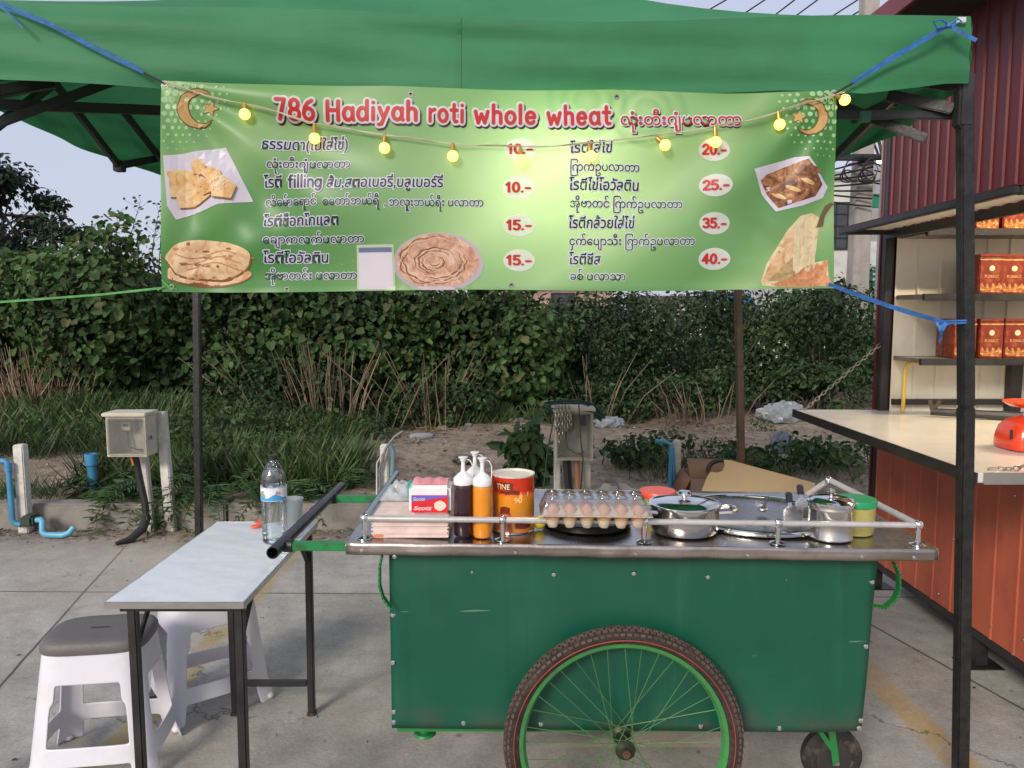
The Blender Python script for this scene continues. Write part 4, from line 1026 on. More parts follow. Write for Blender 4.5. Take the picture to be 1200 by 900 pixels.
for j, (tn, wd, c_) in enumerate(((1, .9, I_CRUST), (1, .6, ink('photo_highlight', lin(238, 216, 198))))):
    V = []; F = []
    for k in range(9 if j == 0 else 8):
        rx = 6 + 4.7*k + (2 if j else 0); ry = rx*.68; a0 = rnd.uniform(0, 360); P = arc(512 - 1.0*(8-k)*.4, 307.5 - .5*k*.3, rx, ry, a0, a0 + rnd.uniform(130, 250), 26)
        b = len(V)
        for i, p in enumerate(P):
            w = wd*(1.15-abs(i-13)/13); cx, cy = 512, 307; dx, dy = p[0]-cx, p[1]-cy; l_ = math.hypot(dx, dy) or 1; wo = .04*math.sin(i*1.3+k)
            V += [(p[0]+dx/l_*(w+wo*l_), min(340, p[1]+dy/l_*(w+wo*l_))), (p[0]-dx/l_*(w-wo*l_), min(340, p[1]-dy/l_*(w-wo*l_)))]
        F += [(b+2*i, b+2*i+1, b+2*i+3, b+2*i+2) for i in range(26)]
    flat_mesh('layer_line', V, F, c_, P3, .0024 + .0004*j)
P4 = flat_poly('chocolate_roti_picture', [(881, 197), (898, 192), (930, 183), (945, 183), (956, 198), (971, 218), (965, 231), (940, 240), (908, 247), (892, 226)], PAPER, banner, .0016)
flat_poly('chocolate_mass', [(890, 210), (897, 203), (930, 190), (944, 186), (953, 198), (964, 215), (955, 229), (936, 235), (911, 243), (898, 226)], FD4, P4, .0020)
for k in range(7):
    cx = 904 + 9*k*.9; cy = 226 - 4.0*k + (6 if k % 2 else -4)
    flat_poly('roti_slice', [(cx + (x-cx)*math.cos(.4) - (y-cy)*math.sin(.4), cy + (x-cx)*math.sin(.4) + (y-cy)*math.cos(.4)) for x, y in ell(cx, cy, 9, 2.6, 16, .05, k)], FD1 if k % 2 else FD4, P4, .0023 + .0002*k)
P5 = flat_poly('cheese_roti_picture', [(891, 330), (896, 310), (908, 292), (920, 270), (938, 252), (952, 249), (962, 254), (959, 290), (956, 308), (971, 305), (974, 336), (920, 338), (893, 335)], FD5, banner, .0016)
flat_poly('crust', [(892, 331), (900, 308), (914, 290), (922, 272), (930, 264), (932, 290), (918, 312), (906, 330)], FD2, P5, .0020)
flat_poly('crumb', [(902, 334), (930, 324), (945, 312), (962, 308), (972, 304), (970, 318), (977, 334), (950, 337.5), (918, 337.5)], FD6, P5, .0022)
flat_poly('print_shade', [(898, 330), (914, 314), (930, 300), (932, 322), (915, 330)], food('photo_filling', [lin(150, 122, 80), lin(196, 170, 120), lin(226, 206, 160)], 30), P5, .0024)
flat_poly('horn', [(958, 266), (966, 264), (968, 252), (976, 240), (981, 238), (975, 236), (968, 240), (962, 252)], ink('photo_brown_cane', lin(122, 102, 74)), P5, .0026)
for k in range(6):
    x = 929 + 5.0*k; flat_poly('cheese_strand', [(x, 268 + 2*(k % 2)), (x+2.6, 266), (x+3.0, 300), (x+2.2, 318-k), (x+.3, 318), (x-.4, 296)], ink('photo_cheese', lin(232, 222, 196)) if k % 2 else FD5, P5, .0029 + .0001*k)
# plastic card sleeve taped on
c1 = flat_poly('card_sleeve', [(418, 286), (461, 286), (462.5, 341), (417, 341)], ink('sleeve_pale', lin(196, 216, 184), .3), banner, .0018)
c2 = flat_poly('card', [(420, 289), (459, 289), (460, 339.5), (419.5, 339.5)], ink('card_white', lin(222, 216, 226), .25), c1, .0026)
flat_poly('card_header', [(420.3, 289.3), (458.7, 289.3), (458.8, 295), (420.3, 295)], ink('card_blue', lin(126, 138, 170)), c2, .0034)
# eyelets
for px, py in ((194, 98.5), (481, 109), (722, 111.5), (976, 110.5), (201, 336), (336, 338), (599, 335), (973, 334)):
    c = BP(px, py, .001)
    MB().lathe([(.0042, -.001), (.0078, -.001), (.0078, .001), (.0042, .001), (.0042, -.001)], c, 18, Matrix.Rotation(R(90), 3, 'X'), False, False).build('eyelet', mat('dull_eyelet', (.28, .27, .25), .5, .6), banner)
    MB().lathe([(.001, -.001), (.0046, -.001)], c, 14, Matrix.Rotation(R(90), 3, 'X'), True, True).build('eyelet_hole', BLACKM, banner)

# ties
ROPE = mat('blue_plastic_string', lin(52, 108, 176), .45, 0, .2, 30, .4, 120); TWINE = mat('black_cord', (.02, .02, .022), .7); GSTR = mat('green_plastic_string', lin(120, 196, 120), .45, 0, .2, 30, transl=.3)
def ribbon(m, pts, w, th=.0012):
    for a, b in zip(pts, pts[1:]): m.bar(a, b, w, th, up=(.1, .9, .35), ext=.001)
    return m
e1 = BP(194, 98.5, .004); lc = PY(-60, -18, 2.19)
m = MB().tube([e1, PY(166, 84, 2.175)], .0028, 6).build('tie_string', TWINE); tag(m, 'blue string tied from the banner top to the upper left tent corner', 'tie string')
s = MB(); ribbon(s, [PY(168, 85, 2.172), PY(120, 62, 2.172), PY(60, 30, 2.175), lc], .007); ribbon(s, [PY(166, 81, 2.171), PY(100, 48, 2.17), PY(40, 18, 2.174), PY(0, 2, 2.18)], .005)
ribbon(s, [PY(0, 6, 2.17), PY(14, 20, 2.168), PY(27, 33, 2.166)], .005); s.build('string', ROPE, m)
e2 = BP(976, 110.5, .004)
m = MB().tube([e2, PY(1000, 97, 2.178)], .0035, 6).build('tie_string', TWINE); tag(m, 'blue string ending in a bow at the upper right tent corner', 'tie string')
s = MB(); ribbon(s, [PY(998, 98, 2.176), PY(1050, 67, 2.172), PY(1112, 30, 2.168)], .009); ribbon(s, [PY(998, 96, 2.173), PY(1050, 63, 2.17), PY(1110, 29, 2.166)], .006)
ribbon(s, [PY(1112, 30, 2.166), PY(1126, 38, 2.164), PY(1144, 47, 2.162)], .010)
s.tube([PY(1112, 30, 2.166), PY(1098, 33, 2.16), PY(1094, 25, 2.158), PY(1104, 23, 2.16), PY(1112, 29, 2.164), PY(1122, 22, 2.162), PY(1127, 25, 2.165), PY(1114, 31, 2.166)], .0028, 6)
s.build('bow', ROPE, m); MB().ball(PY(1112, 30, 2.163), .007, 10, 8).build('knot', ROPE, m)
MB().box(tuple(PY(1123, 25.5, 2.2)), tuple(PY(1130, 21.5, 2.21))).build('tag', I_WHITE, m)
m = MB(); e3 = BP(973, 334, .004); pe = Vector((FX1-.024, FY-.026, PY(1120, 379, FY).z))
ribbon(m, [e3, e3.lerp(pe, .3) - Vector((0, 0, .006)), e3.lerp(pe, .65) - Vector((0, 0, .007)), pe], .010); ribbon(m, [e3 + Vector((0, -.002, .001)), e3.lerp(pe, .5) - Vector((0, .002, .003)), pe + Vector((0, -.002, .002))], .006)
o = m.build('tie_string', ROPE); tag(o, 'blue string from the lower banner corner to the front tent pole', 'tie string')
z = pe.z; w = .026
k = MB()
for dz in (0, .007): k.tube([(FX1-w, FY-w, z+dz), (FX1+w, FY-w, z+dz+.002), (FX1+w, FY+w, z+dz), (FX1-w, FY+w, z+dz)], .003, 6, closed=True)
k.grid(lambda u, v: (FX1-.03-.035*v*(1-.6*u)-.0*u, FY-.03-.01*math.sin(u*5), z - .055*u*v - .01*u + .006*math.sin(v*9)), 5, 5); k.build('knot', GSTR if False else ROPE, o)
e4 = BP(201, 336, .004); lp_ = PY(-70, 357, 2.24)
m = MB(); ribbon(m, [e4, PY(120, 345, 2.2), PY(0, 354, 2.22), lp_], .006); ribbon(m, [BP(186, 340, .004), BP(196, 334, .006), BP(207, 339, .004)], .004); ribbon(m, [BP(191, 328, .004), BP(199, 336, .006)], .004)
tag(m.build('tie_string', GSTR), 'pale green string pulling the lower left banner corner sideways', 'tie string')

# string lights
SL_PTS = [(196, 99), (245, 112), (289, 122), (330, 131), (369, 143), (410, 151), (452, 158), (490, 164), (531, 168), (570, 170), (610, 171), (650, 171), (690, 168), (732, 162), (774, 158), (805, 153), (835, 148), (872, 141), (910, 131), (945, 121), (976, 112), (990, 108)]
slt = thing('string_lights', 'string of lit round yellow bulbs draped across the banner', 'string lights', tuple(BP(600, 171, .02)))
def SP(x, y, o=.014): return BP(x, y, o) if x < 978 else PY(x, y, 2.165)
CORD = mat('cream_cord', (.45, .45, .30), .6)
wirept = [SP(*p) for p in SL_PTS]
sm = []
for a, b in zip(wirept, wirept[1:]): sm += [a.lerp(b, k/3) for k in range(3)]
MB().tube(sm + [wirept[-1]], .0016, 5).build('cord', CORD, slt)
MB().tube([p + Vector((.002*math.sin(i), -.0025, .003*math.cos(i*.9))) for i, p in enumerate(sm)], .0013, 5).build('cord', CORD, slt)
BULB = emis('bulb_yellow', (1, .64, .11), 1.7); GOLD = mat('gold_socket', lin(190, 150, 70), .35, .6, .1)
for (bx, by, ax, ay) in ((289, 133, 289, 122), (369, 160, 369, 143), (452, 174, 452, 158), (531, 183, 531, 168), (610, 188, 609, 171), (690, 184, 688, 168), (776, 170, 766, 161), (835, 166, 834, 148), (910, 146, 908, 131), (990, 117, 981, 113)):
    B = SP(bx, by, .020); A = SP(ax, ay, .014); d = (A - B).normalized()
    b = MB().ball(B, .0148, 20, 14).build('bulb', BULB, slt)
    MB().tube([B + d*.012, B + d*.030, A + d*.002], [.0065, .0058, .003], 10).build('socket', GOLD, b)
# ------------------------------------------------------------------ red stall on the right
def corrugated(name, c, rib=.19, depth=.012):
    return c
REDM = mat('red_sheet_steel', lin(180, 94, 70), .42, 0, .10, 3, .06, 20, dirt=(.10, .03, .02), dirt_scale=4, dirt_amt=.35, stretch=(1, 1, .25))
MARM = mat('maroon_sheet_steel', lin(96, 28, 30), .45, 0, .15, 3, .06, 20, dirt=(.05, .02, .02), dirt_scale=4, dirt_amt=.4, stretch=(1, 1, .2))
CREAM = mat('cream_sheet_steel', lin(220, 215, 200), .5, 0, .06, 3, dirt=(.3, .26, .2), dirt_scale=3, dirt_amt=.3)
LAM = mat('white_laminate', lin(214, 210, 200), .22, 0, .05, 3, dirt=(.4, .38, .33), dirt_scale=6, dirt_amt=.4)
SX, SY0, SY1 = 2.0, 2.35, 4.15
stall = thing('market_stall', 'red corrugated stall with fold-down counter and lit shelves inside', 'stall', (2.8, 3.2, 0))
def ribs(u, n=8, d=.014):            # ribbed roofing-sheet profile
    t = (u*n) % 1.0
    return d if t < .08 else (d*(1-(t-.08)/.04) if t < .12 else (0 if t < .96 else d*(t-.96)/.04))
def sheet_x(x, y0, y1, z0, z1, n, face=-1, d=.012, name='panel', m_=None):
    ks = sorted(set([0, 1] + [i/n + e for i in range(n) for e in (0, .08/n, .12/n, .96/n)])); mb = MB(); vs = []
    for k in ks: vs += [(x + face*ribs(min(k, .99999), n, d), y0+(y1-y0)*k, z0), (x + face*ribs(min(k, .99999), n, d), y0+(y1-y0)*k, z1)]
    mb.add(vs, [(2*i, 2*i+2, 2*i+3, 2*i+1) for i in range(len(ks)-1)]); return mb.build(name, m_, stall, smooth=False, recalc=False)
def sheet_y(y, x0, x1, z0, z1, n, d=.010, name='panel', m_=None):
    ks = sorted(set([0, 1] + [i/n + e for i in range(n) for e in (0, .08/n, .12/n, .96/n)])); mb = MB(); vs = []
    for k in ks: vs += [(x0+(x1-x0)*k, y - ribs(min(k, .99999), n, d), z0), (x0+(x1-x0)*k, y - ribs(min(k, .99999), n, d), z1)]
    mb.add(vs, [(2*i, 2*i+2, 2*i+3, 2*i+1) for i in range(len(ks)-1)]); return mb.build(name, m_, stall, smooth=False, recalc=False)
sheet_x(SX, SY0, SY1, .165, .975, 12, m_=REDM, name='lower_panel', d=.004)
sheet_x(SX, SY0, SY1+.05, 1.955, 3.02, 22, m_=MARM, name='upper_panel', d=.009)
# black frame
def fr(lo, hi, nm='frame_bar'): return MB().box(lo, hi).build(nm, BLACKM, stall, bevel=.004)
fr((SX-.005, SY1, .12), (SX+.045, SY1+.05, 2.9), 'corner_post')
fr((SX+.003, SY0, .12), (SX+.05, SY1, .163)); fr((SX+.008, SY0, 1.92), (SX+.05, SY1, 1.953)); fr((SX+.01, SY0+.05, .94), (SX+.05, SY1, .972))
fr((SX+.003, SY0, .12), (SX+.05, SY0+.05, 3.0), 'corner_post')
fr((3.5, SY0, .12), (3.55, SY0+.05, 2.8), 'corner_post'); fr((3.5, SY1, .12), (3.55, SY1+.05, 2.8), 'corner_post')
# feet
for y in (SY1+.02, 3.22, SY0+.03):
    for x in (SX+.03, 3.5):
        MB().box((x-.025, y-.025, .006), (x+.025, y+.025, .118)).build('leg', BLACKM, stall); MB().box((x-.08, y-.06, 0), (x+.08, y+.06, .0055)).build('foot_plate', BLACKM, stall)
MB().box((SX+.05, SY0, .125), (3.5, SY1, .16)).build('floor_board', mat('plywood_dark', (.10, .075, .05), .8), stall)
# far end wall inside, rear wall, roof, ceiling
sheet_y(SY1-.005, SX+.045, 3.5, .17, 2.80, 12, m_=CREAM, name='end_wall')
sheet_x(3.5, SY0, SY1, .17, 2.80, 14, face=-1, m_=CREAM, name='rear_wall')
MB().box((SX-.01, SY1+.052, .16), (3.55, SY1+.07, 3.0)).build('outer_end_wall', MARM, stall)
rf = MB(); sl = lambda x: 2.69 + (2.0 - x)*.68 + 0
sl = lambda x: 2.69 + (2.0 - x)*(.17/.25)*.9
rf.add([(1.74, 2.0, sl(1.74)), (1.74, 4.42, sl(1.74)), (2.03, 4.42, sl(2.03)), (2.03, 2.0, sl(2.03))], [(0, 1, 2, 3)])
MB().add([(1.74, 2.0, 2.865), (1.74, 4.42, 2.865), (3.7, 4.42, 2.56), (3.7, 2.0, 2.56), (1.74, 2.0, 2.885), (1.74, 4.42, 2.885), (3.7, 4.42, 2.58), (3.7, 2.0, 2.58)], [(0,1,2,3),(4,7,6,5),(0,4,5,1),(1,5,6,2),(2,6,7,3),(3,7,4,0)]).build('roof', mat('dark_roof_underside', (.05, .035, .03), .7), stall, smooth=False)
MB().box((1.715, 2.0, 2.85), (1.738, 4.43, 2.945)).build('roof_edge', mat('maroon_trim', lin(120, 40, 44), .4), stall, bevel=.004)
# counter flap
CZ = .992
MB().box((1.552, 2.53, CZ-.034), (2.62, 4.20, CZ)).build('counter', LAM, stall, bevel=.003)
ce = MB(); ce.box((1.545, 2.52, CZ-.04), (1.5515, 4.205, CZ+.002)); ce.box((1.552, 4.2, CZ-.04), (2.0, 4.206, CZ+.002))
ce.build('counter_edge', BLACKM, stall); MB().box((1.575, 2.524, CZ-.038), (2.6, 2.5295, CZ+.002)).build('counter_edge', mat('aluminium_trim', (.45, .43, .40), .4, .9, .1), stall)
# awning flap: ribbed cream underside in a black frame
AX, AY0, AY1, AZ = 1.735, 2.72, 4.15, 1.935
ks = 16; mb = MB(); vs = []
for i in range(ks*2+1):
    y = AY0 + (AY1-AY0)*i/(ks*2); vs += [(AX+.03, y, AZ + .02 + (.006 if i % 2 else 0)), (SX-.02, y, AZ + .02 + (.006 if i % 2 else 0))]
mb.add(vs, [(2*i, 2*i+1, 2*i+3, 2*i+2) for i in range(ks*2)]); mb.build('awning_sheet', CREAM, stall, smooth=False)
MB().box((AX+.005, AY0, AZ+.032), (SX-.02, AY1, AZ+.036)).build('awning_top', MARM, stall)
fr((AX, AY0, AZ), (AX+.03, AY1, AZ+.031), 'awning_frame'); fr((AX+.031, AY1-.03, AZ), (SX-.02, AY1, AZ+.03), 'awning_frame'); fr((AX+.031, AY0, AZ), (SX-.02, AY0+.03, AZ+.03), 'awning_frame'); fr((SX-.019, AY0, AZ-.022), (SX+.007, AY1, AZ+.018), 'awning_frame')
# shelves on the far wall
for z in (1.935, 1.615, 1.292):
    MB().box((SX+.05, SY1-.28, z-.022), (3.49, SY1-.02, z)).build('shelf', mat('shelf_board', (.22, .19, .15), .5, 0, .2), stall, bevel=.002)
    MB().box((SX+.05, SY1-.305, z-.032), (3.49, SY1-.281, z+.002)).build('shelf_rail', BLACKM, stall, bevel=.002)
MB().box((SX+.05, SY1-.05, 1.03), (3.49, SY1-.02, 1.06)).build('rail', BLACKM, stall)
MB().box((2.66, SY1-.07, .2), (2.72, SY1-.02, 1.27)).build('inner_post', BLACKM, stall); MB().box((2.83, SY1-.07, 1.06), (3.2, SY1-.02, 1.29)).build('meter_board', mat('brown_board', (.05, .04, .035), .6), stall)
YEL = mat('yellow_conduit', lin(222, 184, 72), .4)
MB().tube([(2.085, SY1-.08, 1.0), (2.085, SY1-.08, 1.22), (2.095, SY1-.08, 1.25), (2.12, SY1-.08, 1.262), (2.45, SY1-.08, 1.262)], .010, 8).build('conduit', YEL, stall)
for i, (y, z) in enumerate([(3.0, .8), (3.4, .5), (3.75, .3), (2.9, .25), (2.65, .6), (3.1, .22), (3.5, .21), (2.5, .28)]):
    MB().lathe([(.006, 0), (.006, .003), (.002, .005)], (SX, y, z), 8, Matrix.Rotation(R(-90), 3, 'Y')).build('screw', STEEL, stall)
# lamp inside the stall, above the frame
ll = thing('tube_lamp', 'warm tube lamp lighting the inside of the red stall', 'lamp', (2.75, 3.2, 2.5))
MB().tube([(2.45, 3.2, 2.5), (3.05, 3.2, 2.5)], .014, 10).build('tube', emis('warm_tube', (1, .80, .52), 18), ll); MB().box((2.42, 3.17, 2.52), (3.08, 3.23, 2.57)).build('fitting', CREAM, ll)
al = bpy.data.lights.new('tube_light', 'AREA'); al.shape = 'RECTANGLE'; al.size = .6; al.size_y = .05; al.energy = 22; al.color = (1, .78, .50)
ao = bpy.data.objects.new('tube_light', al); col.objects.link(ao); ao.parent = ll; ao.location = (0, 0, -.03)
# chains
def chain(pts, name, label, r=.0045, pitch=.024, group=None):
    m = MB(); L = [Vector(p) for p in pts]
    seg = [(L[i+1]-L[i]).length for i in range(len(L)-1)]; tot = sum(seg); n = max(2, int(tot/pitch)); k = 0
    for i in range(n):
        d = (i+.5)/n*tot; j = 0
        while j < len(seg)-1 and d > seg[j]: d -= seg[j]; j += 1
        c = L[j].lerp(L[j+1], d/seg[j]); t_ = (L[j+1]-L[j]).normalized(); a = t_.orthogonal().normalized(); b = t_.cross(a)
        s_ = a if i % 2 else b
        m.tube([c + t_*(pitch*.72*math.cos(q*math.pi/4)) + s_*(pitch*.34*math.sin(q*math.pi/4)) for q in range(8)], r*.55, 4, closed=True)
    o = m.build(name, mat('chain_steel', (.42, .38, .30), .4, .9, .2)); tag(o, label, 'chain', group); return o
chain([(1.60, 4.16, CZ+.006), (1.70, 4.165, 1.09), (SX-.004, SY1+.015, 1.352)], 'chain', 'chain from the far counter corner up to the stall post')
chain([(1.62, 2.57, CZ+.006), (1.70, 2.56, CZ+.008), (1.78, 2.56, 1.03), (SX+.0, 2.45, 1.33)], 'chain', 'chain at the near corner of the stall counter')
# boxes of roti mix on the shelves
BOXR = mat('box_red_gold', lin(124, 46, 32), .3, 0, .25, 26, dirt=lin(190, 120, 70), dirt_scale=30, dirt_amt=.5); BOXG = mat('box_gold', lin(206, 160, 104), .28, 0, .35, 40); BOXW = mat('box_cream', lin(232, 212, 178), .4)
def make_box():
    t = thing('snack_box', 'x', 'box', (0, 0, 0))
    MB().box((-.062, -.04, .0), (.062, .04, .185)).build('carton', BOXR, t, bevel=.004)
    MB().prism([(-.0615, -.0395), (.0615, -.0395), (.05, .0395), (-.05, .0395)], lambda a, b, d: (a, b, .1855 + d*2.2), .006).build('top_flap', BOXR, t, bevel=.002)
    MB().prism(ell(0, .128, .014, .014, 18), lambda a, b, d: (a, -.0403 - d, b), .0012).build('emblem', BOXW, t)
    MB().prism([(-.055, .02)] + [(-.055 + .11*i/14, .045 + .012*math.sin(i*1.7)) for i in range(15)] + [(.055, .02), (.04, .010), (-.04, .010)], lambda a, b, d: (a, -.0403 - d, b), .0008).build('picture', mat('box_food_print', lin(176, 112, 58), .28, 0, .4, 60, dirt=lin(240, 214, 150), dirt_scale=70, dirt_amt=.9), t)
    V, F = text_geo('FUDGELIT', 1, .03); b = max(p[0] for p in V); lt = MB().add([(-.036 + .072*x/b, -.0405, .082 + y*.019) for x, y in V], F); lt.build('lettering', BOXG, t, smooth=False, recalc=False)
    MB().box((-.062, -.0412, .168), (.062, -.0403, .174)).build('band', BOXG, t)
    return t
BXS = []
bp = make_box(); first = True
for (px, z, lab, n) in ((1119, 1.2935, 'red and gold carton on the lowest lit shelf of the stall', 0), (1134, 1.2935, 'red and gold carton on the lowest lit shelf of the stall', 0), (1166, 1.2935, 'red and gold carton on the lowest lit shelf of the stall', 0), (1197, 1.2935, 'red and gold carton on the lowest lit shelf of the stall', 0), (1229, 1.2935, 'red and gold carton on the lowest lit shelf of the stall', 0),
        (1150, 1.6165, 'red and gold carton on the middle lit shelf of the stall', 1), (1160, 1.6165, 'red and gold carton on the middle lit shelf of the stall', 1), (1191, 1.6165, 'red and gold carton on the middle lit shelf of the stall', 1), (1222, 1.6165, 'red and gold carton on the middle lit shelf of the stall', 1),
        (1156, 1.9365, 'red and gold carton on the top shelf of the stall', 2), (1187, 1.9365, 'red and gold carton on the top shelf of the stall', 2), (1219, 1.9365, 'red and gold carton on the top shelf of the stall', 2)):
    if px in (1119, 1150): yb = SY1 - .09
    else: yb = SY1 - .20
    o = bp if first else copy_tree(bp); first = False
    X = PY(px + (7 if px in (1119, 1150) else 0), 300, yb-.04).x
    if px in (1119, 1150): X -= .005
    o.location = (X + rnd.uniform(-.004, .004), yb + rnd.uniform(-.03, .012), z); o.rotation_euler.z = rnd.uniform(-.13, .13); o["label"] = lab; o["group"] = ['cartons on the lowest shelf', 'cartons on the middle shelf', 'cartons on the top shelf'][n]
# kitchen scale
SR = mat('scale_red', lin(224, 66, 28), .25, 0, .06, 5, coat=.4)
sc_c = Vector((2.045, 2.98, CZ))
t = thing('kitchen_scale', 'orange-red kitchen scale with a round pan on the stall counter', 'scale', tuple(sc_c))
def sq(a, e=.5): c, s_ = math.cos(a), math.sin(a); return (math.copysign(abs(c)**e, c), math.copysign(abs(s_)**e, s_))
bd = MB()
prof = [(.96, 0), (1.0, .012), (.985, .045), (.90, .085), (.70, .112), (.42, .124), (.1, .127)]
N = 40; vs = [(sc_c.x + .125*r_*sq(2*math.pi*j/N)[0], sc_c.y + .095*r_*sq(2*math.pi*j/N)[1], sc_c.z + .004 + z) for r_, z in prof for j in range(N)]
fs = [(i*N+j, i*N+(j+1) % N, (i+1)*N+(j+1) % N, (i+1)*N+j) for i in range(len(prof)-1) for j in range(N)] + [tuple(range(N))[::-1], tuple((len(prof)-1)*N+j for j in range(N))]
bd.add(vs, fs).build('body', SR, t); MB().cyl(sc_c + Vector((0, 0, .129)), sc_c + Vector((0, 0, .165)), .012, 14).build('stem', SR, t)
MB().lathe([(.02, .163), (.09, .168), (.112, .182), (.114, .187), (.108, .185), (.088, .172), (.02, .168)], sc_c, 40).build('pan', SR, t)
MB().box((sc_c.x-.04, sc_c.y-.012, CZ+.13), (sc_c.x-.022, sc_c.y+.012, CZ+.148)).build('dial_tab', I_WHITE, t)
MB().box((sc_c.x-.1275, sc_c.y-.06, CZ+.05), (sc_c.x-.122, sc_c.y-.05, CZ+.085)).build('slot', BLACKM, t)
# tool lying behind the counter
t = thing('broom', 'dark wooden stick tool lying behind the stall counter', 'tool', (2.25, 3.9, CZ+.02))
MB().tube([(2.14, 3.9, CZ+.028), (2.9, 3.55, CZ+.02)], [.018, .03], 8).build('handle', BLACKM, t)
for dx, dz in ((-.022, .055), (.028, .055)): MB().tube([(2.15, 3.9, CZ+.03), (2.15+dx, 3.89, CZ+.03+dz)], .010, 8).build('fork', WOODY, t)

# ------------------------------------------------------------------ food cart
def zt(x): return .893 - .0125*(x - .35)
cart = thing('food_cart', 'green food cart with steel top and big spoked wheel', 'food cart', (.35, 2.45, 0))
CX0, CX1, CY0, CY1 = -.452, 1.163, 2.045, 2.70
def panel_material():
    m, n, l, p = new_mat('green_painted_sheet')
    c = ramp(n, l, noise_node(n, l, 2.2, 5).outputs[0], [(.3, lin(7, 72, 55)), (.7, lin(12, 88, 66))]).outputs[0]
    s1_ = ramp(n, l, noise_node(n, l, 1.0, 6, .6, stretch=(14, 14, .8)).outputs[0], [(.56, 0.0), (.75, .30)]); c = mixc(n, l, s1_.outputs[0], c, lin(52, 112, 88))
    s2_ = ramp(n, l, noise_node(n, l, 1.0, 6, .6, stretch=(22, 22, 1.0)).outputs[0], [(.60, 0.0), (.72, .4)]); c = mixc(n, l, s2_.outputs[0], c, lin(6, 52, 42))
    s3_ = ramp(n, l, noise_node(n, l, 3.0, 3, .5, stretch=(1.2, 1, 26)).outputs[0], [(.705, 0.0), (.715, .5)]); c = mixc(n, l, s3_.outputs[0], c, lin(110, 150, 128))
    tc = n.new("ShaderNodeTexCoord"); sx = n.new("ShaderNodeSeparateXYZ"); l.new(tc.outputs['Object'], sx.inputs[0])
    mr = n.new("ShaderNodeMapRange"); mr.inputs[1].default_value = .42; mr.inputs[2].default_value = .335; l.new(sx.outputs[2], mr.inputs[0])
    gm = ramp(n, l, noise_node(n, l, 11, 8, .7).outputs[0], [(.42, 0.0), (.62, .75)]); mm = n.new("ShaderNodeMath"); mm.operation = 'MULTIPLY'; l.new(mr.outputs[0], mm.inputs[0]); l.new(gm.outputs[0], mm.inputs[1])
    c = mixc(n, l, mm.outputs[0], c, (.07, .06, .045))
    ch = ramp(n, l, noise_node(n, l, 24, 4, .7).outputs[0], [(.735, 0.0), (.75, .9)]); c = mixc(n, l, ch.outputs[0], c, (.10, .055, .035))
    l.new(c, p.inputs['Base Color']); rr = ramp(n, l, noise_node(n, l, 5, 6).outputs[0], [(.3, .30), (.7, .55)]); l.new(rr.outputs[0], p.inputs['Roughness'])
    b = n.new("ShaderNodeBump"); b.inputs['Strength'].default_value = .35; b.inputs['Distance'].default_value = .02; l.new(noise_node(n, l, 3.2, 2).outputs[0], b.inputs['Height']); l.new(b.outputs[0], p.inputs['Normal'])
    return m
GPAN = panel_material()
GOLDPAN = mat('green_sheet', lin(8, 96, 70), .40, 0, .10, 2.5, .10, 7, coat=.15, dirt=(.05, .11, .08), dirt_scale=5, dirt_amt=.4)
# stainless top with a folded front lip
def tilt(mb): mb.v = [(x, y, z + zt(x) - .893) for x, y, z in mb.v]; return mb
tp = MB()
tp.grid(lambda u, v: (CX0+(CX1-CX0)*u, CY0+(CY1-CY0)*v, .893 + .0022*math.sin(u*23+v*4)*math.sin(v*9+u*3)), 60, 24)
tilt(tp).build('steel_top', STEELW, cart, angle=60)
lip = MB()
for y, s_ in ((CY0-.001, -1), (CY1, 1)): lip.grid(lambda u, v, y=y, s_=s_: (CX0+(CX1-CX0)*u, y + s_*(.0018*math.sin(u*60)*v + .0025*math.sin(u*17)*v), .894 - .034*v), 80, 3)
for x, s_ in ((CX0-.001, -1), (CX1+.001, 1)): lip.grid(lambda u, v, x=x, s_=s_: (x, CY0+(CY1-CY0)*u, .894 - .034*v), 20, 2)
tilt(lip).build('top_lip', mat('scuffed_steel_lip', (.50, .44, .40), .30, 1, .2, 8, .12, 40, dirt=(.2, .14, .10), dirt_scale=10, dirt_amt=.6, stretch=(.4, 1, 3)), cart, solid=.0015, recalc=False)
fb = MB().box((CX0+.004, CY0+.004, .864), (CX1-.004, CY1-.004, .887)); tilt(fb).build('top_board', mat('plywood', (.2, .14, .08), .8), cart)
# body panels
BL, BRt, BRb, BF, BK = -.345, 1.028, 1.008, 2.105, 2.66
def pf(u, v):
    xl = BL; xr = BRt + (BRb-BRt)*v; z = (.862 - .0125*(xl+(xr-xl)*u-.35))*(1-v) + (.339 - .014*u)*v
    return (xl+(xr-xl)*u, BF - .0035*math.sin(u*9+v*3)*math.sin(v*5+1) - .006*math.sin(math.pi*u)*math.sin(math.pi*v) + (.012*(u-.9)/.1*v if u > .9 else 0), z)
MB().grid(pf, 60, 24).build('front_panel', GPAN, cart, angle=60, solid=.002, recalc=False)
MB().box((BL, BF+.004, .339), (BL+.003, BK, .862)).build('side_panel', GPAN, cart); MB().add([(BRt, BF+.006, .853), (BRt, BK, .853), (BRb, BK, .326), (BRb, BF+.016, .326), (BRt-.003, BF+.006, .853), (BRt-.003, BK, .853), (BRb-.003, BK, .326), (BRb-.003, BF+.016, .326)], [(0,1,2,3),(4,7,6,5),(0,3,7,4),(1,5,6,2),(0,4,5,1),(3,2,6,7)]).build('side_panel', GRNM, cart)
MB().box((BL, BK, .335), (BRb, BK+.003, .86)).build('back_panel', GPAN, cart); MB().box((BL+.004, BF+.02, .342), (BRb-.02, BK-.002, .35)).build('floor_panel', GPAN, cart)
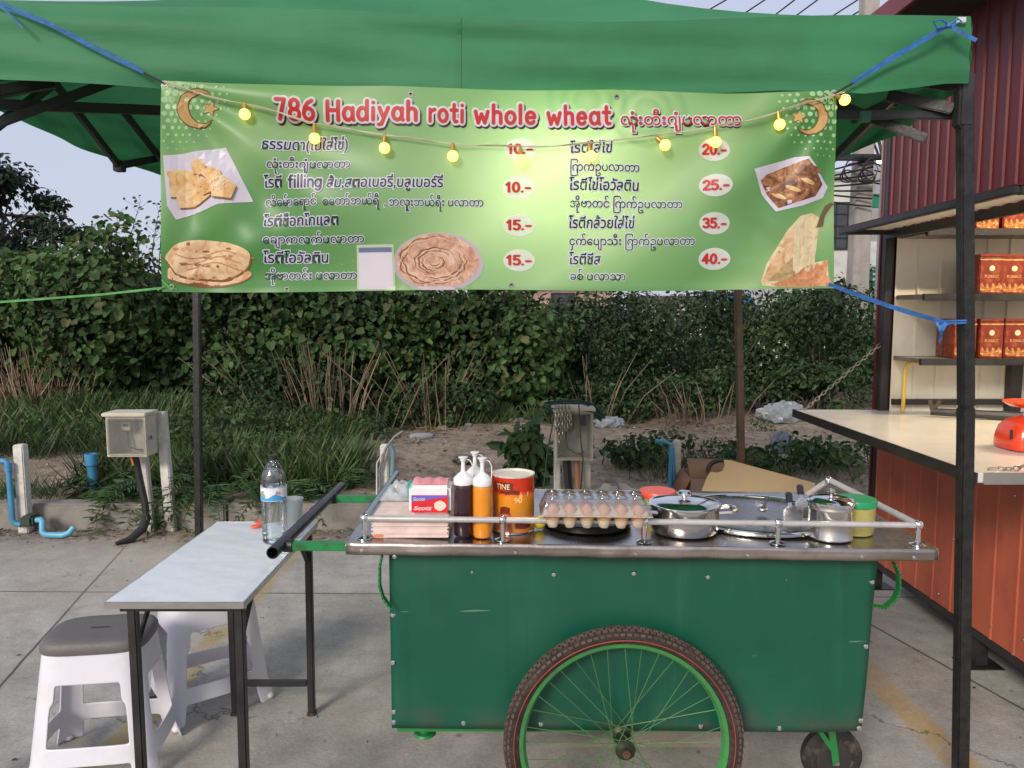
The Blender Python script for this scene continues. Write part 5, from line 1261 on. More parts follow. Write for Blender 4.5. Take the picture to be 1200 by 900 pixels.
for y in (BF+.04, BK-.04): MB().box((BL+.01, y-.015, .312), (BRb-.03, y+.015, .3405)).build('frame_bar', GRNM, cart, bevel=.003)
# screws
for px, py in ((462, 653), (553, 671), (649, 674), (743, 673), (830, 677), (922, 680), (1023, 683), (460, 722), (460, 778), (461, 836), (461, 848), (543, 849), (634, 850), (822, 853), (914, 855), (1008, 855), (1016, 759), (1010, 846)):
    c = PY(px, py, BF-.008); MB().lathe([(.0075, 0), (.0075, .0015), (.0055, .004), (.001, .005)], (c.x, BF-.001, c.z), 12, Matrix.Rotation(R(90), 3, 'X')).build('screw', CHROME, cart)
for px in (424, 604, 745, 876, 1010, 1071):
    c = PY(px, 647, CY0); MB().lathe([(.0055, 0), (.0055, .001), (.004, .003), (.001, .0035)], (c.x, CY0-.003, zt(c.x)-.022), 10, Matrix.Rotation(R(90), 3, 'X')).build('screw', CHROME, cart)
# hanging strap hooks
for pts in (((448, 650), (445, 665), (445, 686), (449, 700), (458, 712)), ((1048, 660), (1053, 672), (1053, 690), (1047, 703), (1036, 712), (1024, 710))):
    P = [PY(x, y, BF-.03) for x, y in pts]; m = MB()
    P2 = []
    for a, b in zip(P, P[1:]): P2 += [a.lerp(b, k/3) for k in range(3)]
    for a, b in zip(P2, P2[1:] + [P[-1]]): m.bar(a, b, .022, .005, up=(b-a).cross(Vector((0, 1, 0))), ext=.001)
    m.build('strap_hook', GRNM, cart)
# rails
RY0, RZ = CY0+.035, .058
PWH = mat('worn_white_rail', lin(196, 194, 190), .3, .35, .1, 12, dirt=(.3, .28, .25), dirt_scale=20, dirt_amt=.5)
rx0, rx1 = PY(427, 607, RY0).x, PY(1076, 622, RY0).x
posts = [rx0] + [PY(x, 612, RY0).x for x in (589, 755, 912)] + [rx1]
def rz(x): return zt(x) + RZ
MB().tube([(rx0, RY0, rz(rx0)), (posts[2], RY0, rz(posts[2])), (rx1, RY0, rz(rx1))], .0085, 12).build('rail', PWH, cart)
MB().tube([(rx0, RY0, rz(rx0)), (rx0, CY1-.03, rz(rx0))], .0105, 12).build('rail', mat('bluish_steel_tube', lin(150, 165, 175), .25, .7, .1), cart)
MB().tube([(rx1, RY0, rz(rx1)), (rx1-.03, 2.60, rz(rx1)+.01), (rx1-.035, 2.61, rz(rx1)+.008)], .0098, 12).build('rail', PWH, cart)
MB().tube([(rx1-.033, 2.605, rz(rx1)+.009), (rx1-.075, 2.68, zt(rx1)+.0)], .0098, 12).build('rail', PWH, cart)
MB().ball((rx1-.033, 2.605, rz(rx1)+.009), .014, 12, 8).build('rail_joint', CHROME, cart)
for x in posts:
    z = zt(x)
    MB().lathe([(.022, .0015), (.022, .005), (.012, .008), (.0072, .010), (.0072, RZ-.01)], (x, RY0, z), 14).build('rail_post', CHROME, cart)
    MB().ball((x, RY0, z+RZ+.001), .0135, 14, 10).build('rail_joint', CHROME, cart)
MB().lathe([(.018, .0015), (.012, .008), (.007, .010), (.007, RZ-.01)], (rx0, CY1-.03, zt(rx0)), 12).build('rail_post', CHROME, cart)
# push handle
hx0 = PY(322, 652, 2.075).x; hz = .872
hA = Vector((-.655, 2.05, hz)); hB = Vector((-.640, 2.83, hz+.006)); hd = (hB-hA)
pipe = MB(); d = hd.normalized(); a = d.cross(Vector((0, 0, 1))).normalized(); b_ = a.cross(d); n = 24; vs = []
for (pt, r_) in ((hA+d*.12, .0145), (hA, .0145), (hA, .0172), (hB, .0172), (hB, .0145)):
    vs += [pt + (a*math.cos(2*math.pi*j/n) + b_*math.sin(2*math.pi*j/n))*r_ for j in range(n)]
fs = [(i*n+j, i*n+(j+1) % n, (i+1)*n+(j+1) % n, (i+1)*n+j) for i in range(4) for j in range(n)] + [tuple(range(n)), tuple(4*n+j for j in range(n))]
pipe.add(vs, fs).build('push_handle', mat('dark_grey_pipe', (.035, .034, .036), .3, .6, .3, 15, dirt=(.2, .14, .09), dirt_scale=18, dirt_amt=.4), cart)
GBR = mat('bright_green_paint', lin(30, 128, 68), .38, 0, .1, 8, dirt=(.03, .03, .03), dirt_scale=22, dirt_amt=.9)
for y in (2.13, 2.68):
    MB().bar((-.635, y, .868), (BL+.04, y, .865), .026, .024).build('handle_bar', GBR, cart, bevel=.003)
    MB().cyl((-.647, y, .868), (-.622, y, .868), .0185, 12).build('clamp', BLACKM, cart)
# bicycle wheel
TYRE = mat('dusty_tyre', (.028, .021, .018), .85, 0, .3, 30, .4, 120, dirt=(.12, .075, .055), dirt_scale=26, dirt_amt=.6)
def bike_wheel(cx, cy, cz, R0=.332, parent=None, face=-1):
    w = MB()
    prof = [(-.012, -.042), (-.022, -.032), (-.0255, -.018), (-.022, -.007), (-.012, -.001), (0, 0), (.012, -.001), (.022, -.007), (.0255, -.018), (.022, -.032), (.012, -.042)]
    n = 96; vs = [(cx+(R0+dz)*math.cos(2*math.pi*i/n), cy+dy, cz+(R0+dz)*math.sin(2*math.pi*i/n)) for i in range(n) for dy, dz in prof]; k = len(prof)
    w.add(vs, [(i*k+j, i*k+j+1, ((i+1) % n)*k+j+1, ((i+1) % n)*k+j) for i in range(n) for j in range(k-1)])
    ty = w.build('wheel', TYRE, parent)
    tr = MB()
    for i in range(110):
        for row, (dy, dz, wd, ln) in enumerate(((-.0225, -.012, .008, .0062), (-.012, -.002, .009, .0066), (0, .0005, .009, .0066), (.012, -.002, .009, .0066), (.0225, -.012, .008, .0062))):
            a = 2*math.pi*(i + .5*(row % 2))/110; rr = R0 + dz
            er = Vector((math.cos(a), 0, math.sin(a))); et = Vector((-math.sin(a), 0, math.cos(a))); nr = (er + Vector((0, dy*45, 0))*(1 if abs(dy) > .02 else .4)).normalized()
            if abs(dy) < .02: nr = (er + Vector((0, dy*20, 0))).normalized()
            sd_ = nr.cross(et).normalized(); c = Vector((cx, cy+dy, cz)) + er*rr
            q = [c + et*sx_*ln + sd_*sy_*wd/2 + nr*h for h in (-.003, .0030) for sx_, sy_ in ((-1, -1), (1, -1), (1, 1), (-1, 1))]
            tr.add(q, [(0,3,2,1),(4,5,6,7),(0,1,5,4),(1,2,6,5),(2,3,7,6),(3,0,4,7)])
    tr.build('tyre_tread', mat('dusty_tread', (.10, .07, .052), .9, 0, .35, 40), ty, smooth=False)
    for s_ in (-1, 1): MB().tube([(cx+(R0-.026)*math.cos(2*math.pi*i/96), cy+s_*.0262, cz+(R0-.026)*math.sin(2*math.pi*i/96)) for i in range(96)], .0017, 6, closed=True).build('tyre_stripe', mat('rust_red_line', lin(146, 66, 48), .7), ty)
    rp = [(-.0125, -.052), (-.0155, -.041), (-.0135, -.0405), (0, -.044), (.0135, -.0405), (.0155, -.041), (.0125, -.052), (0, -.060)]
    k = len(rp); vs = [(cx+(R0+dz)*math.cos(2*math.pi*i/n), cy+dy, cz+(R0+dz)*math.sin(2*math.pi*i/n)) for i in range(n) for dy, dz in rp]
    MB().add(vs, [(i*k+j, i*k+(j+1) % k, ((i+1) % n)*k+(j+1) % k, ((i+1) % n)*k+j) for i in range(n) for j in range(k)]).build('rim', mat('green_rim', lin(62, 132, 70), .35, 0, .12, 12, dirt=(.1, .08, .06), dirt_scale=30, dirt_amt=.7), ty)
    hb = MB().tube([(cx, cy-.045, cz), (cx, cy-.043, cz), (cx, cy-.040, cz), (cx, cy-.038, cz), (cx, cy-.03, cz), (cx, cy+.03, cz), (cx, cy+.038, cz), (cx, cy+.04, cz), (cx, cy+.045, cz)], [.012, .016, .028, .028, .017, .017, .028, .028, .012], 24).build('hub', mat('greasy_hub', (.05, .06, .035), .45, .6, .3, 30, dirt=(.02, .015, .01), dirt_scale=40, dirt_amt=.8), ty)
    MB().cyl((cx, cy-.066, cz), (cx, cy+.066, cz), .006, 10).build('axle', mat('rusty_axle', (.16, .09, .06), .6, .6), hb); MB().lathe([(.012, 0), (.012, .008)], (cx, cy-.0535, cz), 6, Matrix.Rotation(R(90), 3, 'X')).build('axle_nut', mat('rusty_axle', (.16, .09, .06), .6, .6), hb)
    SPK = mat('green_spoke', lin(78, 122, 72), .45, .2, .1)
    for i in range(36):
        a = 2*math.pi*i/36; side = -1 if i % 2 else 1; tw = .95*(1 if (i//2) % 2 else -1)
        MB().tube([(cx+.026*math.cos(a+tw*1.35), cy+side*.037, cz+.026*math.sin(a+tw*1.35)), (cx+(R0-.058)*math.cos(a), cy+side*.004, cz+(R0-.058)*math.sin(a))], .0012, 5).build('spoke', SPK, ty)
    return ty
bike_wheel(.311, 2.042, .332, parent=cart); bike_wheel(.311, 2.728, .332, parent=cart)
MB().cyl((.311, 2.10, .332), (.311, 2.66, .332), .009, 10).build('axle', BLACKM, cart)
for y in (2.096, 2.670): MB().bar((.311, y, .335), (.311, y, .318), .02, .006).build('axle_bracket', GRNM, cart)
# caster and parking leg
CW = Vector((1.035, 2.37, .097))
cw = MB()
cw.tube([CW + Vector((0, d_, 0)) for d_ in (-.022, -.021, -.0185, -.012, .012, .0185, .021, .022)], [.055, .07, .088, .096, .096, .088, .07, .055], 40)
ct = cw.build('caster_wheel', RUBBER, cart); MB().tube([CW + Vector((0, d_, 0)) for d_ in (-.027, -.0255, -.024)], [.03, .052, .056], 28).build('rim', mat('grey_rim', (.045, .042, .038), .6, .3), ct); MB().cyl(CW + Vector((0, -.05, 0)), CW + Vector((0, .05, 0)), .008, 8).build('axle', STEEL, ct)
for s_ in (-1, 1):
    MB().bar(CW + Vector((0, s_*.04, -.01)), CW + Vector((-.035, s_*.036, .212)), .022, .006, up=(0, 1, 0)).build('fork', GRNM, cart)
    MB().bar(CW + Vector((-.005, s_*.041, .03)), CW + Vector((-.13, s_*.03, .212)), .014, .006, up=(0, 1, 0)).build('brace', GRNM, cart)
MB().box((.86, 2.31, .305), (1.0, 2.41, .312)).build('caster_plate', GRNM, cart)
lg = PY(490, 860, 2.2)
MB().cyl((-.262, 2.2, .312), (-.262, 2.2, .275), .016, 14).build('leg', GRNM, cart); MB().lathe([(.03, .265), (.034, .268), (.03, .274), (.016, .2755)], (-.262, 2.2, 0), 18).build('foot', GRNM, cart)
MB().cyl((.62, 2.13, .312), (.62, 2.13, .285), .006, 8).build('bolt', BLACKM, cart)

# ------------------------------------------------------------------ things on the cart
def rest(x): return zt(x) + .0025
# paper stack
x0, x1 = -.388, -.178; ps = MB(); zb = rest(-.28)
t = thing('paper_bag_stack', 'stack of pale paper bags at the handle end of the cart', 'paper bags', (-.28, 2.2, zb))
PAPR = mat('pale_paper', lin(226, 206, 198), .8, 0, .08, 30); 
for k in range(22):
    j = rnd.uniform(-.004, .004); h = .0026
    ps.box((x0 + j + .0012*k*0 , 2.085 + rnd.uniform(-.003, .003), zb + h*k), (x1 + j*.7, 2.34 + rnd.uniform(-.003, .003), zb + h*k + .0021 + rnd.uniform(0, .0004)))
ps.build('sheet', PAPR, t, smooth=False)
o = MB().box((x0+.004, 2.0815, zb+.004), (x0+.03, 2.0825, zb+.010)).build('strip', mat('orange_paper', lin(222, 120, 60), .7), t)
# tissue pack on the stack
zb2 = zb + .058; tx0, tx1, ty0, ty1, th = -.290, -.172, 2.115, 2.23, .082
t = thing('tissue_pack', 'red tissue pack lying on the stack of paper bags', 'tissue pack', ((tx0+tx1)/2, 2.19, zb2))
WP = mat('white_wrap', lin(228, 224, 226), .35, 0, .05, 10, .3, 40)
MB().grid(lambda u, v: (tx0+(tx1-tx0)*u, ty0+(ty1-ty0)*v, zb2), 1, 1)
pk = MB().box((tx0, ty0, zb2), (tx1, ty1, zb2+th)).build('wrapper', WP, t, bevel=.010, seg=3)
yy = ty0 - .0008
RW = mat('tissue_red', lin(206, 40, 46), .3); MB().box((tx0+.008, yy, zb2+.006), (tx1-.008, ty0-.0001, zb2+.056)).build('label', RW, t)
MB().prism([(tx0+.010, zb2+.037), (tx1-.012, zb2+.051), (tx1-.012, zb2+.0555), (tx0+.010, zb2+.0555)], lambda a, b, d: (a, yy - .0005 - d, b), .0002).build('label_band', mat('tissue_violet', lin(108, 96, 190), .3), t)
V, F = text_geo('Scott', 1, .03, .15); b = max(p[0] for p in V); MB().add([(tx0+.013 + .034*x/b, yy-.0012, zb2+.0405 + y*.014) for x, y in V], F).build('lettering', I_WHITE, t, smooth=False, recalc=False)
V, F = text_geo('Scott', 1, .05, .2); MB().add([(tx0+.014 + .05*x/b, yy-.0010, zb2+.014 + y*.015) for x, y in V], F).build('lettering', mat('tissue_pale', lin(236, 180, 186), .3), t, smooth=False, recalc=False)
MB().prism(ell(tx1-.03, zb2+.026, .017, .014, 20, .05, 1), lambda a, b, d: (a, yy-.0006-d, b), .0002).build('picture', mat('tissue_cream', lin(228, 200, 180), .4), t)
MB().grid(lambda u, v: (tx0+.01+(tx1-tx0-.02)*u, ty0+.012+(ty1-ty0-.03)*v, zb2+th+.001 + .010*math.sin(math.pi*v)*(1+.3*math.sin(u*19)) ), 20, 8).build('top_seal', mat('tissue_pink', lin(226, 150, 160), .4, 0, .2, 30), t, angle=80)
# crumpled bag and teal packet
t = MB().grid(lambda u, v: (-.40+.11*u, 2.26+.22*v, zb2 + .004 + .03*math.sin(math.pi*u)*math.sin(math.pi*v)*(1+.5*math.sin(u*13+v*7)*math.cos(v*11)) ), 24, 24)
tag(t.build('plastic_bag', clear('milky_plastic', (.9, .93, .95), .2, .15, .45, (.8, .83, .86)), angle=20), 'crumpled white plastic bag on the paper bags beside the tissue pack', 'plastic bag')
t = MB().box((-.315, 2.27, zb2+.001), (-.255, 2.29, zb2+.06)); tag(t.build('packet', mat('teal_wrap', lin(60, 160, 150), .35, 0, .2, 20), bevel=.004), 'small teal packet standing behind the red tissue pack', 'packet')
# sauce bottles
CAPW = mat('white_plastic', lin(226, 226, 228), .35, 0, .03, 6, sss=.1)
def bottle(x, y, c, label, sc_=1.0):
    z = rest(x); t = thing('sauce_bottle', label, 'sauce bottle', (x, y, z), 'squeeze bottles of sauce'); r_ = .0265
    MB().lathe([(r_*.9, 0), (r_, .006), (r_, .060), (r_*.985, .064), (r_, .068), (r_, .135), (r_*.97, .142), (r_*.93, .146)], (x, y, z), 28).build('bottle', c, t)
    cp_ = MB().lathe([(r_*1.02, .1465), (r_*1.03, .150), (r_*1.03, .162), (r_*.95, .166), (r_*.55, .176), (r_*.35, .180), (.0062, .184), (.0052, .214)], (x, y, z), 28).build('cap', CAPW, t)
    MB().lathe([(.0075, .212), (.0085, .214), (.0085, .219), (.013, .2205), (.013, .2235), (.004, .2245)], (x, y, z), 18).build('nozzle_tip', CAPW, cp_)
    MB().tube([(x+.008, y, z+.217), (x+.020, y, z+.213), (x+.026, y, z+.2), (x+.0265, y, z+.18), (x+.025, y, z+.163)], .0016, 6).build('tip_strap', CAPW, cp_)
S1 = mat('dark_red_sauce', lin(52, 24, 34), .22, 0, .15, 20, coat=.5); S2 = mat('orange_sauce', lin(226, 142, 32), .25, 0, .06, 12, coat=.5)
bottle(-.137, 2.122, S1, 'squeeze bottle of dark purple sauce with white cap'); bottle(-.083, 2.112, S2, 'squeeze bottle of orange sauce with white cap'); bottle(-.108, 2.20, S2, 'third squeeze bottle half hidden behind the other two')
# orange tin
tx, ty = .0035, 2.185; tr_, thh = .0610, .166; z = rest(tx)
t = thing('drink_tin', 'large orange tin with brown and white lettering beside the sauce bottles', 'tin', (tx, ty, z))
def tin_mat():
    m, n, l, p = new_mat('printed_orange_tin'); tc = n.new("ShaderNodeTexCoord"); sx = n.new("ShaderNodeSeparateXYZ"); l.new(tc.outputs['Object'], sx.inputs[0])
    mr = n.new("ShaderNodeMapRange"); mr.inputs[2].default_value = thh; l.new(sx.outputs[2], mr.inputs[0])
    c = ramp(n, l, mr.outputs[0], [(0, lin(214, 138, 74)), (.22, lin(222, 150, 80)), (.45, lin(226, 150, 40)), (.66, lin(228, 140, 34)), (.72, lin(216, 66, 30)), (1, lin(206, 50, 26))]).outputs[0]
    l.new(c, p.inputs['Base Color']); p.inputs['Roughness'].default_value = .25; p.inputs['Metallic'].default_value = .25; return m
MB().lathe([(tr_*.98, .002), (tr_, .005), (tr_, .05), (tr_*.992, .052), (tr_, .054), (tr_, .12), (tr_*.992, .122), (tr_, .124), (tr_, thh-.004)], (tx, ty, z), 48, cap1=False).build('body', tin_mat(), t)
MB().lathe([(tr_*1.01, thh-.004), (tr_*1.025, thh-.002), (tr_*1.02, thh+.001), (tr_*.96, thh+.0005), (tr_*.93, thh-.006), (tr_*.8, thh-.004), (tr_*.5, thh-.0045), (.001, thh-.004)], (tx, ty, z), 48).build('lid', mat('tin_lid', (.72, .66, .56), .4, .15, .1), t)
MB().lathe([(tr_*1.015, .0), (tr_*1.02, .003), (tr_*1.0, .005)], (tx, ty, z), 48).build('base_rim', STEEL, t)
def on_tin(V, F, a0, zc, h, mm, nm='lettering', o=.0006, kx=None, fit=None):
    b = max(p[0] for p in V); k = (fit/b) if fit else h
    f = lambda x, y: (tx + (tr_+o)*math.sin(a0 + (x*k - b*k/2)/tr_), ty - (tr_+o)*math.cos(a0 + (x*k - b*k/2)/tr_), z + zc + y*h)
    MB().add([f(x, y) for x, y in V], F).build(nm, mm, t, smooth=False, recalc=False)
BRW = mat('tin_brown', lin(112, 44, 26), .3); CRM = mat('tin_cream', lin(240, 214, 160), .3)
def patch(a0, zc, w, h, mm, o, wob=0): 
    m = MB(); n = 14
    m.grid(lambda u, v: (tx + (tr_+o)*math.sin(a0 + w*(u-.5)/tr_), ty - (tr_+o)*math.cos(a0 + w*(u-.5)/tr_), z + zc + h*(v-.5) + wob*math.sin(u*3)), n, 4); return m.build('print_patch', mm, t, recalc=False)
patch(-.42, .138, .05, .020, BRW, .0004, .003); patch(-.05, .120, .042, .012, BRW, .0004, .003); patch(-.5, .122, .022, .008, BRW, .0004)
V, F = text_geo('TINE', 1, .015); on_tin(V, F, -.50, .131, .021, CRM, o=.0016, fit=.042)
V, F = text_geo('90', 1, -.0); on_tin(V, F, .22, .092, .022, CRM, o=.0008, fit=.022)
V, F = text_geo('F', 1, .02); on_tin(V, F, .72, .108, .018, CRM, o=.0008, fit=.007)
patch(-.42, .035, .042, .055, mat('tin_rust', lin(182, 96, 62), .3, 0, .3, 60), .0004, .002); patch(.5, .03, .05, .022, BRW, .0004, -.003); patch(-.40, .067, .03, .02, BRW, .0006, .004)
# black griddle pot under the eggs
gx, gy = .225, 2.262; z = rest(gx)
t = thing('black_pot', 'black round iron pan standing under the egg tray', 'pan', (gx, gy, z))
IRON = mat('black_iron', (.012, .011, .010), .38, .3, .3, 10, .2, 50)
MB().lathe([(.126, 0), (.132, .004), (.133, .022), (.135, .025), (.127, .025), (.124, .01), (.001, .008)], (gx, gy, z), 48).build('pan_body', IRON, t)

# egg tray on the rail and the pan
ex0, ey0 = .088, 2.0335; NXe, NYe, pt = 6, 2, .0466; ez = rz(.23) - .010
t = thing('egg_tray', 'grey pulp egg tray with clear lid resting on the rail', 'egg tray', (ex0 + pt*3, ey0 + pt*1, ez))
PULP = mat('paper_pulp', lin(196, 184, 160), .9, 0, .12, 30, .5, 120)
def trayz(a, b):
    u = (a/pt) % 1.0 - .5; v = (b/pt) % 1.0 - .5; q = math.hypot(u, v)
    cup = max(0, 1 - (q/.46)**2); pk_ = max(0, 1 - (math.hypot(abs(u)-.5, abs(v)-.5)/.26)**2)
    return .018 - .040*min(1, cup*1.35) + .014*pk_
edge = .012
tb = MB(); nu, nv = 6*12, 2*12
def trayf(u, v):
    a, b = u*NXe*pt, v*NYe*pt
    x = -edge + (NXe*pt+2*edge)*u; y = -edge + (NYe*pt+2*edge)*v
    inx = 0 < x < NXe*pt; iny = 0 < y < NYe*pt
    zz = trayz(x, y) if (inx and iny) else .016
    return (ex0 + x, ey0 + y, ez + .022 + zz + zt(ex0+x) - zt(.23))
tb.grid(trayf, 84, 34); tb.build('tray', PULP, t, angle=70, solid=.0022, recalc=False)
lidm = clear('clear_lid', (.97, .97, .97), .40, .06, .03, (.9, .9, .9))
def lidf(u, v):
    x = -edge + (NXe*pt+2*edge)*u; y = -edge + (NYe*pt+2*edge)*v
    uu = (x/pt) % 1.0 - .5; vv = (y/pt) % 1.0 - .5; q = math.hypot(uu, vv)
    e = min(1, min(u, 1-u)*16, min(v, 1-v)*16)
    bump_ = .043 + .010*max(0, 1-(q/.42)**3)
    return (ex0 + x + (1-e)*.0, ey0 + y, ez + .040 + bump_*e + zt(ex0+x) - zt(.23))
MB().grid(lidf, 84, 34).build('lid', lidm, t, angle=70, recalc=False)
EGG = leafmat('egg_shell', [lin(214, 160, 128), lin(222, 172, 140), lin(206, 148, 116), lin(226, 182, 152)], .5, .08)
ep = None
for j in range(NYe):
    for i in range(NXe):
        x = ex0 + pt*(i+.5); y = ey0 + pt*(j+.5); zz = ez + .022 - .013 + zt(x) - zt(.23)
        if ep is None:
            m = MB(); prof = [(max(1e-4, .0212*math.sin(math.pi*k/14)*(1 + .10*math.cos(math.pi*k/14))), .0275*(1-math.cos(math.pi*k/14))) for k in range(15)]
            ep = m.lathe(prof, (0, 0, 0), 20).build('egg', EGG); o = ep
        else: o = copy_tree(ep)
        o.location = (x, y, zz); tag(o, 'pale brown egg in the tray under the clear lid', 'egg', 'eggs in the tray')
# tubs
def tub(name, x, y, r_, h, body, lid, label):
    z = rest(x); t = thing(name, label, 'tub', (x, y, z))
    MB().lathe([(r_*.88, 0), (r_*.92, .004), (r_*.97, h*.5), (r_*.99, h*.88), (r_*.99, h-.012)], (x, y, z), 36).build('tub_body', body, t)
    MB().lathe([(r_*1.0, h-.018), (r_*1.04, h-.016), (r_*1.05, h-.002), (r_*1.0, h+.003), (r_*.8, h+.0035), (.001, h+.003)], (x, y, z), 36).build('lid', lid, t)
tub('plastic_tub', .462, 2.40, .056, .068, mat('yellow_green_plastic', lin(190, 186, 60), .35), mat('orange_red_lid', lin(228, 84, 48), .35), 'yellow tub with orange-red lid behind the steel pot')
tub('plastic_tub', 1.002, 2.20, .056, .098, mat('cloudy_yellow_plastic', lin(206, 196, 118), .3, 0, .15, 12, .2, 60, transl=.3), mat('green_lid', lin(28, 150, 92), .35), 'cloudy yellow tub with green lid behind the tall steel pot')
MB_y = MB().ball((.080, 2.19, rest(.08)+.02), .02, 14, 10, (1, .8, 1)); tag(MB_y.build('plastic_lemon', mat('lemon_yellow', lin(228, 200, 50), .4)), 'small yellow thing squeezed between orange tin and egg tray', 'lemon')
# round griddle
gx, gy, gr = .755, 2.352, .228; z = rest(gx) + .001
t = thing('round_griddle', 'wide round steel griddle set in the cart top', 'griddle', (gx, gy, z))
MB().lathe([(.001, .004), (gr*.6, .0035), (gr*.9, .005), (gr*.955, .010)], (gx, gy, z), 72, cap0=False, cap1=False).build('plate', mat('griddle_steel', (.34, .33, .32), .28, 1, .2, 5, dirt=(.06, .05, .04), dirt_scale=5, dirt_amt=.6), t, recalc=False)
MB().tube([(gx+gr*math.cos(2*math.pi*i/72), gy+gr*math.sin(2*math.pi*i/72), z+.009) for i in range(72)], .009, 10, closed=True).build('ring', CHROME, t)
# steel pot with lid
px_, py_ = .500, 2.188; z = rest(px_); r_ = .099
t = thing('cooking_pot', 'wide steel cooking pot with knobbed lid and loop handles', 'pot', (px_, py_, z))
BR = mat('pot_steel', (.58, .56, .53), .20, 1, .1, 12, stretch=(1, 1, 5))
MB().lathe([(r_*.86, 0), (r_*.95, .005), (r_*.995, .018), (r_, .04), (r_, .074), (r_*1.02, .078), (r_*1.02, .080)], (px_, py_, z), 56).build('pot_body', BR, t)
ld_ = MB().lathe([(r_*1.05, .0805), (r_*1.055, .083), (r_*1.03, .085), (r_*.96, .085), (r_*.9, .088), (r_*.6, .093), (r_*.25, .096), (.012, .0965)], (px_, py_, z), 56).build('lid', CHROME, t)
MB().lathe([(.008, .097), (.008, .101), (.019, .106), (.021, .113), (.015, .119), (.001, .121)], (px_, py_, z), 24).build('knob', CHROME, ld_)
for s_ in (-1, 1):
    a0 = -.25 if s_ > 0 else .2
    H = [(s_*r_*.98, -.035), (s_*(r_+.03), -.032), (s_*(r_+.046), -.012), (s_*(r_+.046), .012), (s_*(r_+.03), .032), (s_*r_*.98, .035)]
    MB().tube([(px_+a*math.cos(a0)-b*math.sin(a0), py_+a*math.sin(a0)+b*math.cos(a0), z+.068+.004*(abs(a)-r_)/.03) for a, b in H], .0062, 10).build('handle', CHROME, t)
# tall canister
px_, py_ = .905, 2.14; z = rest(px_); r_ = .0615
t = thing('steel_canister', 'tall steel canister with knobbed lid beside the green-lidded tub', 'canister', (px_, py_, z))
MB().lathe([(r_*.94, 0), (r_*1.0, .004), (r_*1.0, .008), (r_*.97, .011), (r_*.97, .082), (r_*1.0, .085), (r_*1.0, .089), (r_*.985, .092), (r_*.985, .100)], (px_, py_, z), 48).build('canister_body', BR, t)
l2 = MB().lathe([(r_*1.03, .1005), (r_*1.05, .102), (r_*1.05, .108), (r_*.98, .111), (r_*.9, .110), (r_*.8, .115), (r_*.3, .118), (.007, .119)], (px_, py_, z), 48).build('lid', CHROME, t)
MB().lathe([(.005, .119), (.004, .126), (.010, .132), (.0105, .137), (.006, .142), (.001, .143)], (px_, py_, z), 18).build('knob', CHROME, l2)
MB().tube([(px_-r_*.98, py_-.01, z+.095), (px_-r_-.022, py_-.012, z+.092), (px_-r_-.024, py_-.012, z+.04), (px_-r_*.98, py_-.01, z+.032)], .0022, 8).build('handle', CHROME, t)
# spatulas and scoop leaning on the canister
def spatula(x, y, lab, w=.046, h=.040, lean=.35):
    z = rest(x)+.012; t = thing('spatula', lab, 'spatula', (x, y, z), 'spatulas on the griddle')
    M = lambda a, b, d: (x + a, y + (b)*math.sin(lean) + d, z + b*math.cos(lean))
    MB().prism([(-w*.5, 0), (w*.5, 0), (w*.46, h), (w*.2, h+.010), (-w*.2, h+.010), (-w*.46, h)], M, .0015).build('blade', STEEL, t, bevel=.0005)
    MB().bar(M(-.006, h+.006, 0), M(-.004, h+.022, .006), .012, .003, up=(0, 1, 0)).build('neck', STEEL, t)
    MB().bar(M(-.004, h+.018, .006), M(-.002, h+.05, .012), .020, .012, up=(0, 1, 0)).build('handle', BLACKM, t, bevel=.004)
spatula(.838, 2.24, 'spatula with black handle standing upright on the griddle', .055, .040); spatula(.895, 2.30, 'second spatula mostly hidden behind the steel canister', .05, .05)
sc0 = PY(912, 595, 2.42); t = thing('scoop', 'small steel scoop with dark handle lying on the griddle', 'scoop', tuple(sc0))
MB().ball((.785, 2.36, rest(.79)+.024), .017, 14, 8, (1, 1, .5)).build('bowl', STEEL, t); MB().tube([(.785, 2.36, rest(.79)+.028), (.805, 2.37, rest(.8)+.062)], [.005, .003], 8).build('handle', BLACKM, t)

# ------------------------------------------------------------------ folding table and what stands on it
table = thing('folding_table', 'narrow white folding table with black steel legs', 'table', (-.92, 2.42, 0))
TZ = .742; TX0, TX1, TY0, TY1 = -1.108, -.733, 2.03, 2.83
TT = mat('white_table_sheet', lin(222, 230, 236), .24, 0, .03, 5, .2, 14, dirt=(.52, .53, .53), dirt_scale=9, dirt_amt=.15)
tt = MB().grid(lambda u, v: (TX0+(TX1-TX0)*u, TY0+(TY1-TY0)*v, TZ + .0006*math.sin(u*14+v*33)*math.sin(v*21)), 20, 40).build('tabletop', TT, table, recalc=False)
MB().box((TX0+.001, TY0+.001, TZ-.016), (TX1-.001, TY1-.001, TZ-.002)).build('board', mat('table_board', (.5, .5, .5), .6), table)
ed = MB(); ed.box((TX0-.0025, TY0-.003, TZ-.019), (TX1+.0025, TY0, TZ+.0005)); ed.box((TX0-.0025, TY1, TZ-.019), (TX1+.0025, TY1+.003, TZ+.0005)); ed.box((TX0-.003, TY0, TZ-.019), (TX0, TY1, TZ+.0004)); ed.box((TX1, TY0, TZ-.019), (TX1+.003, TY1, TZ+.0004)); ed.build('edge_trim', STEEL, table)
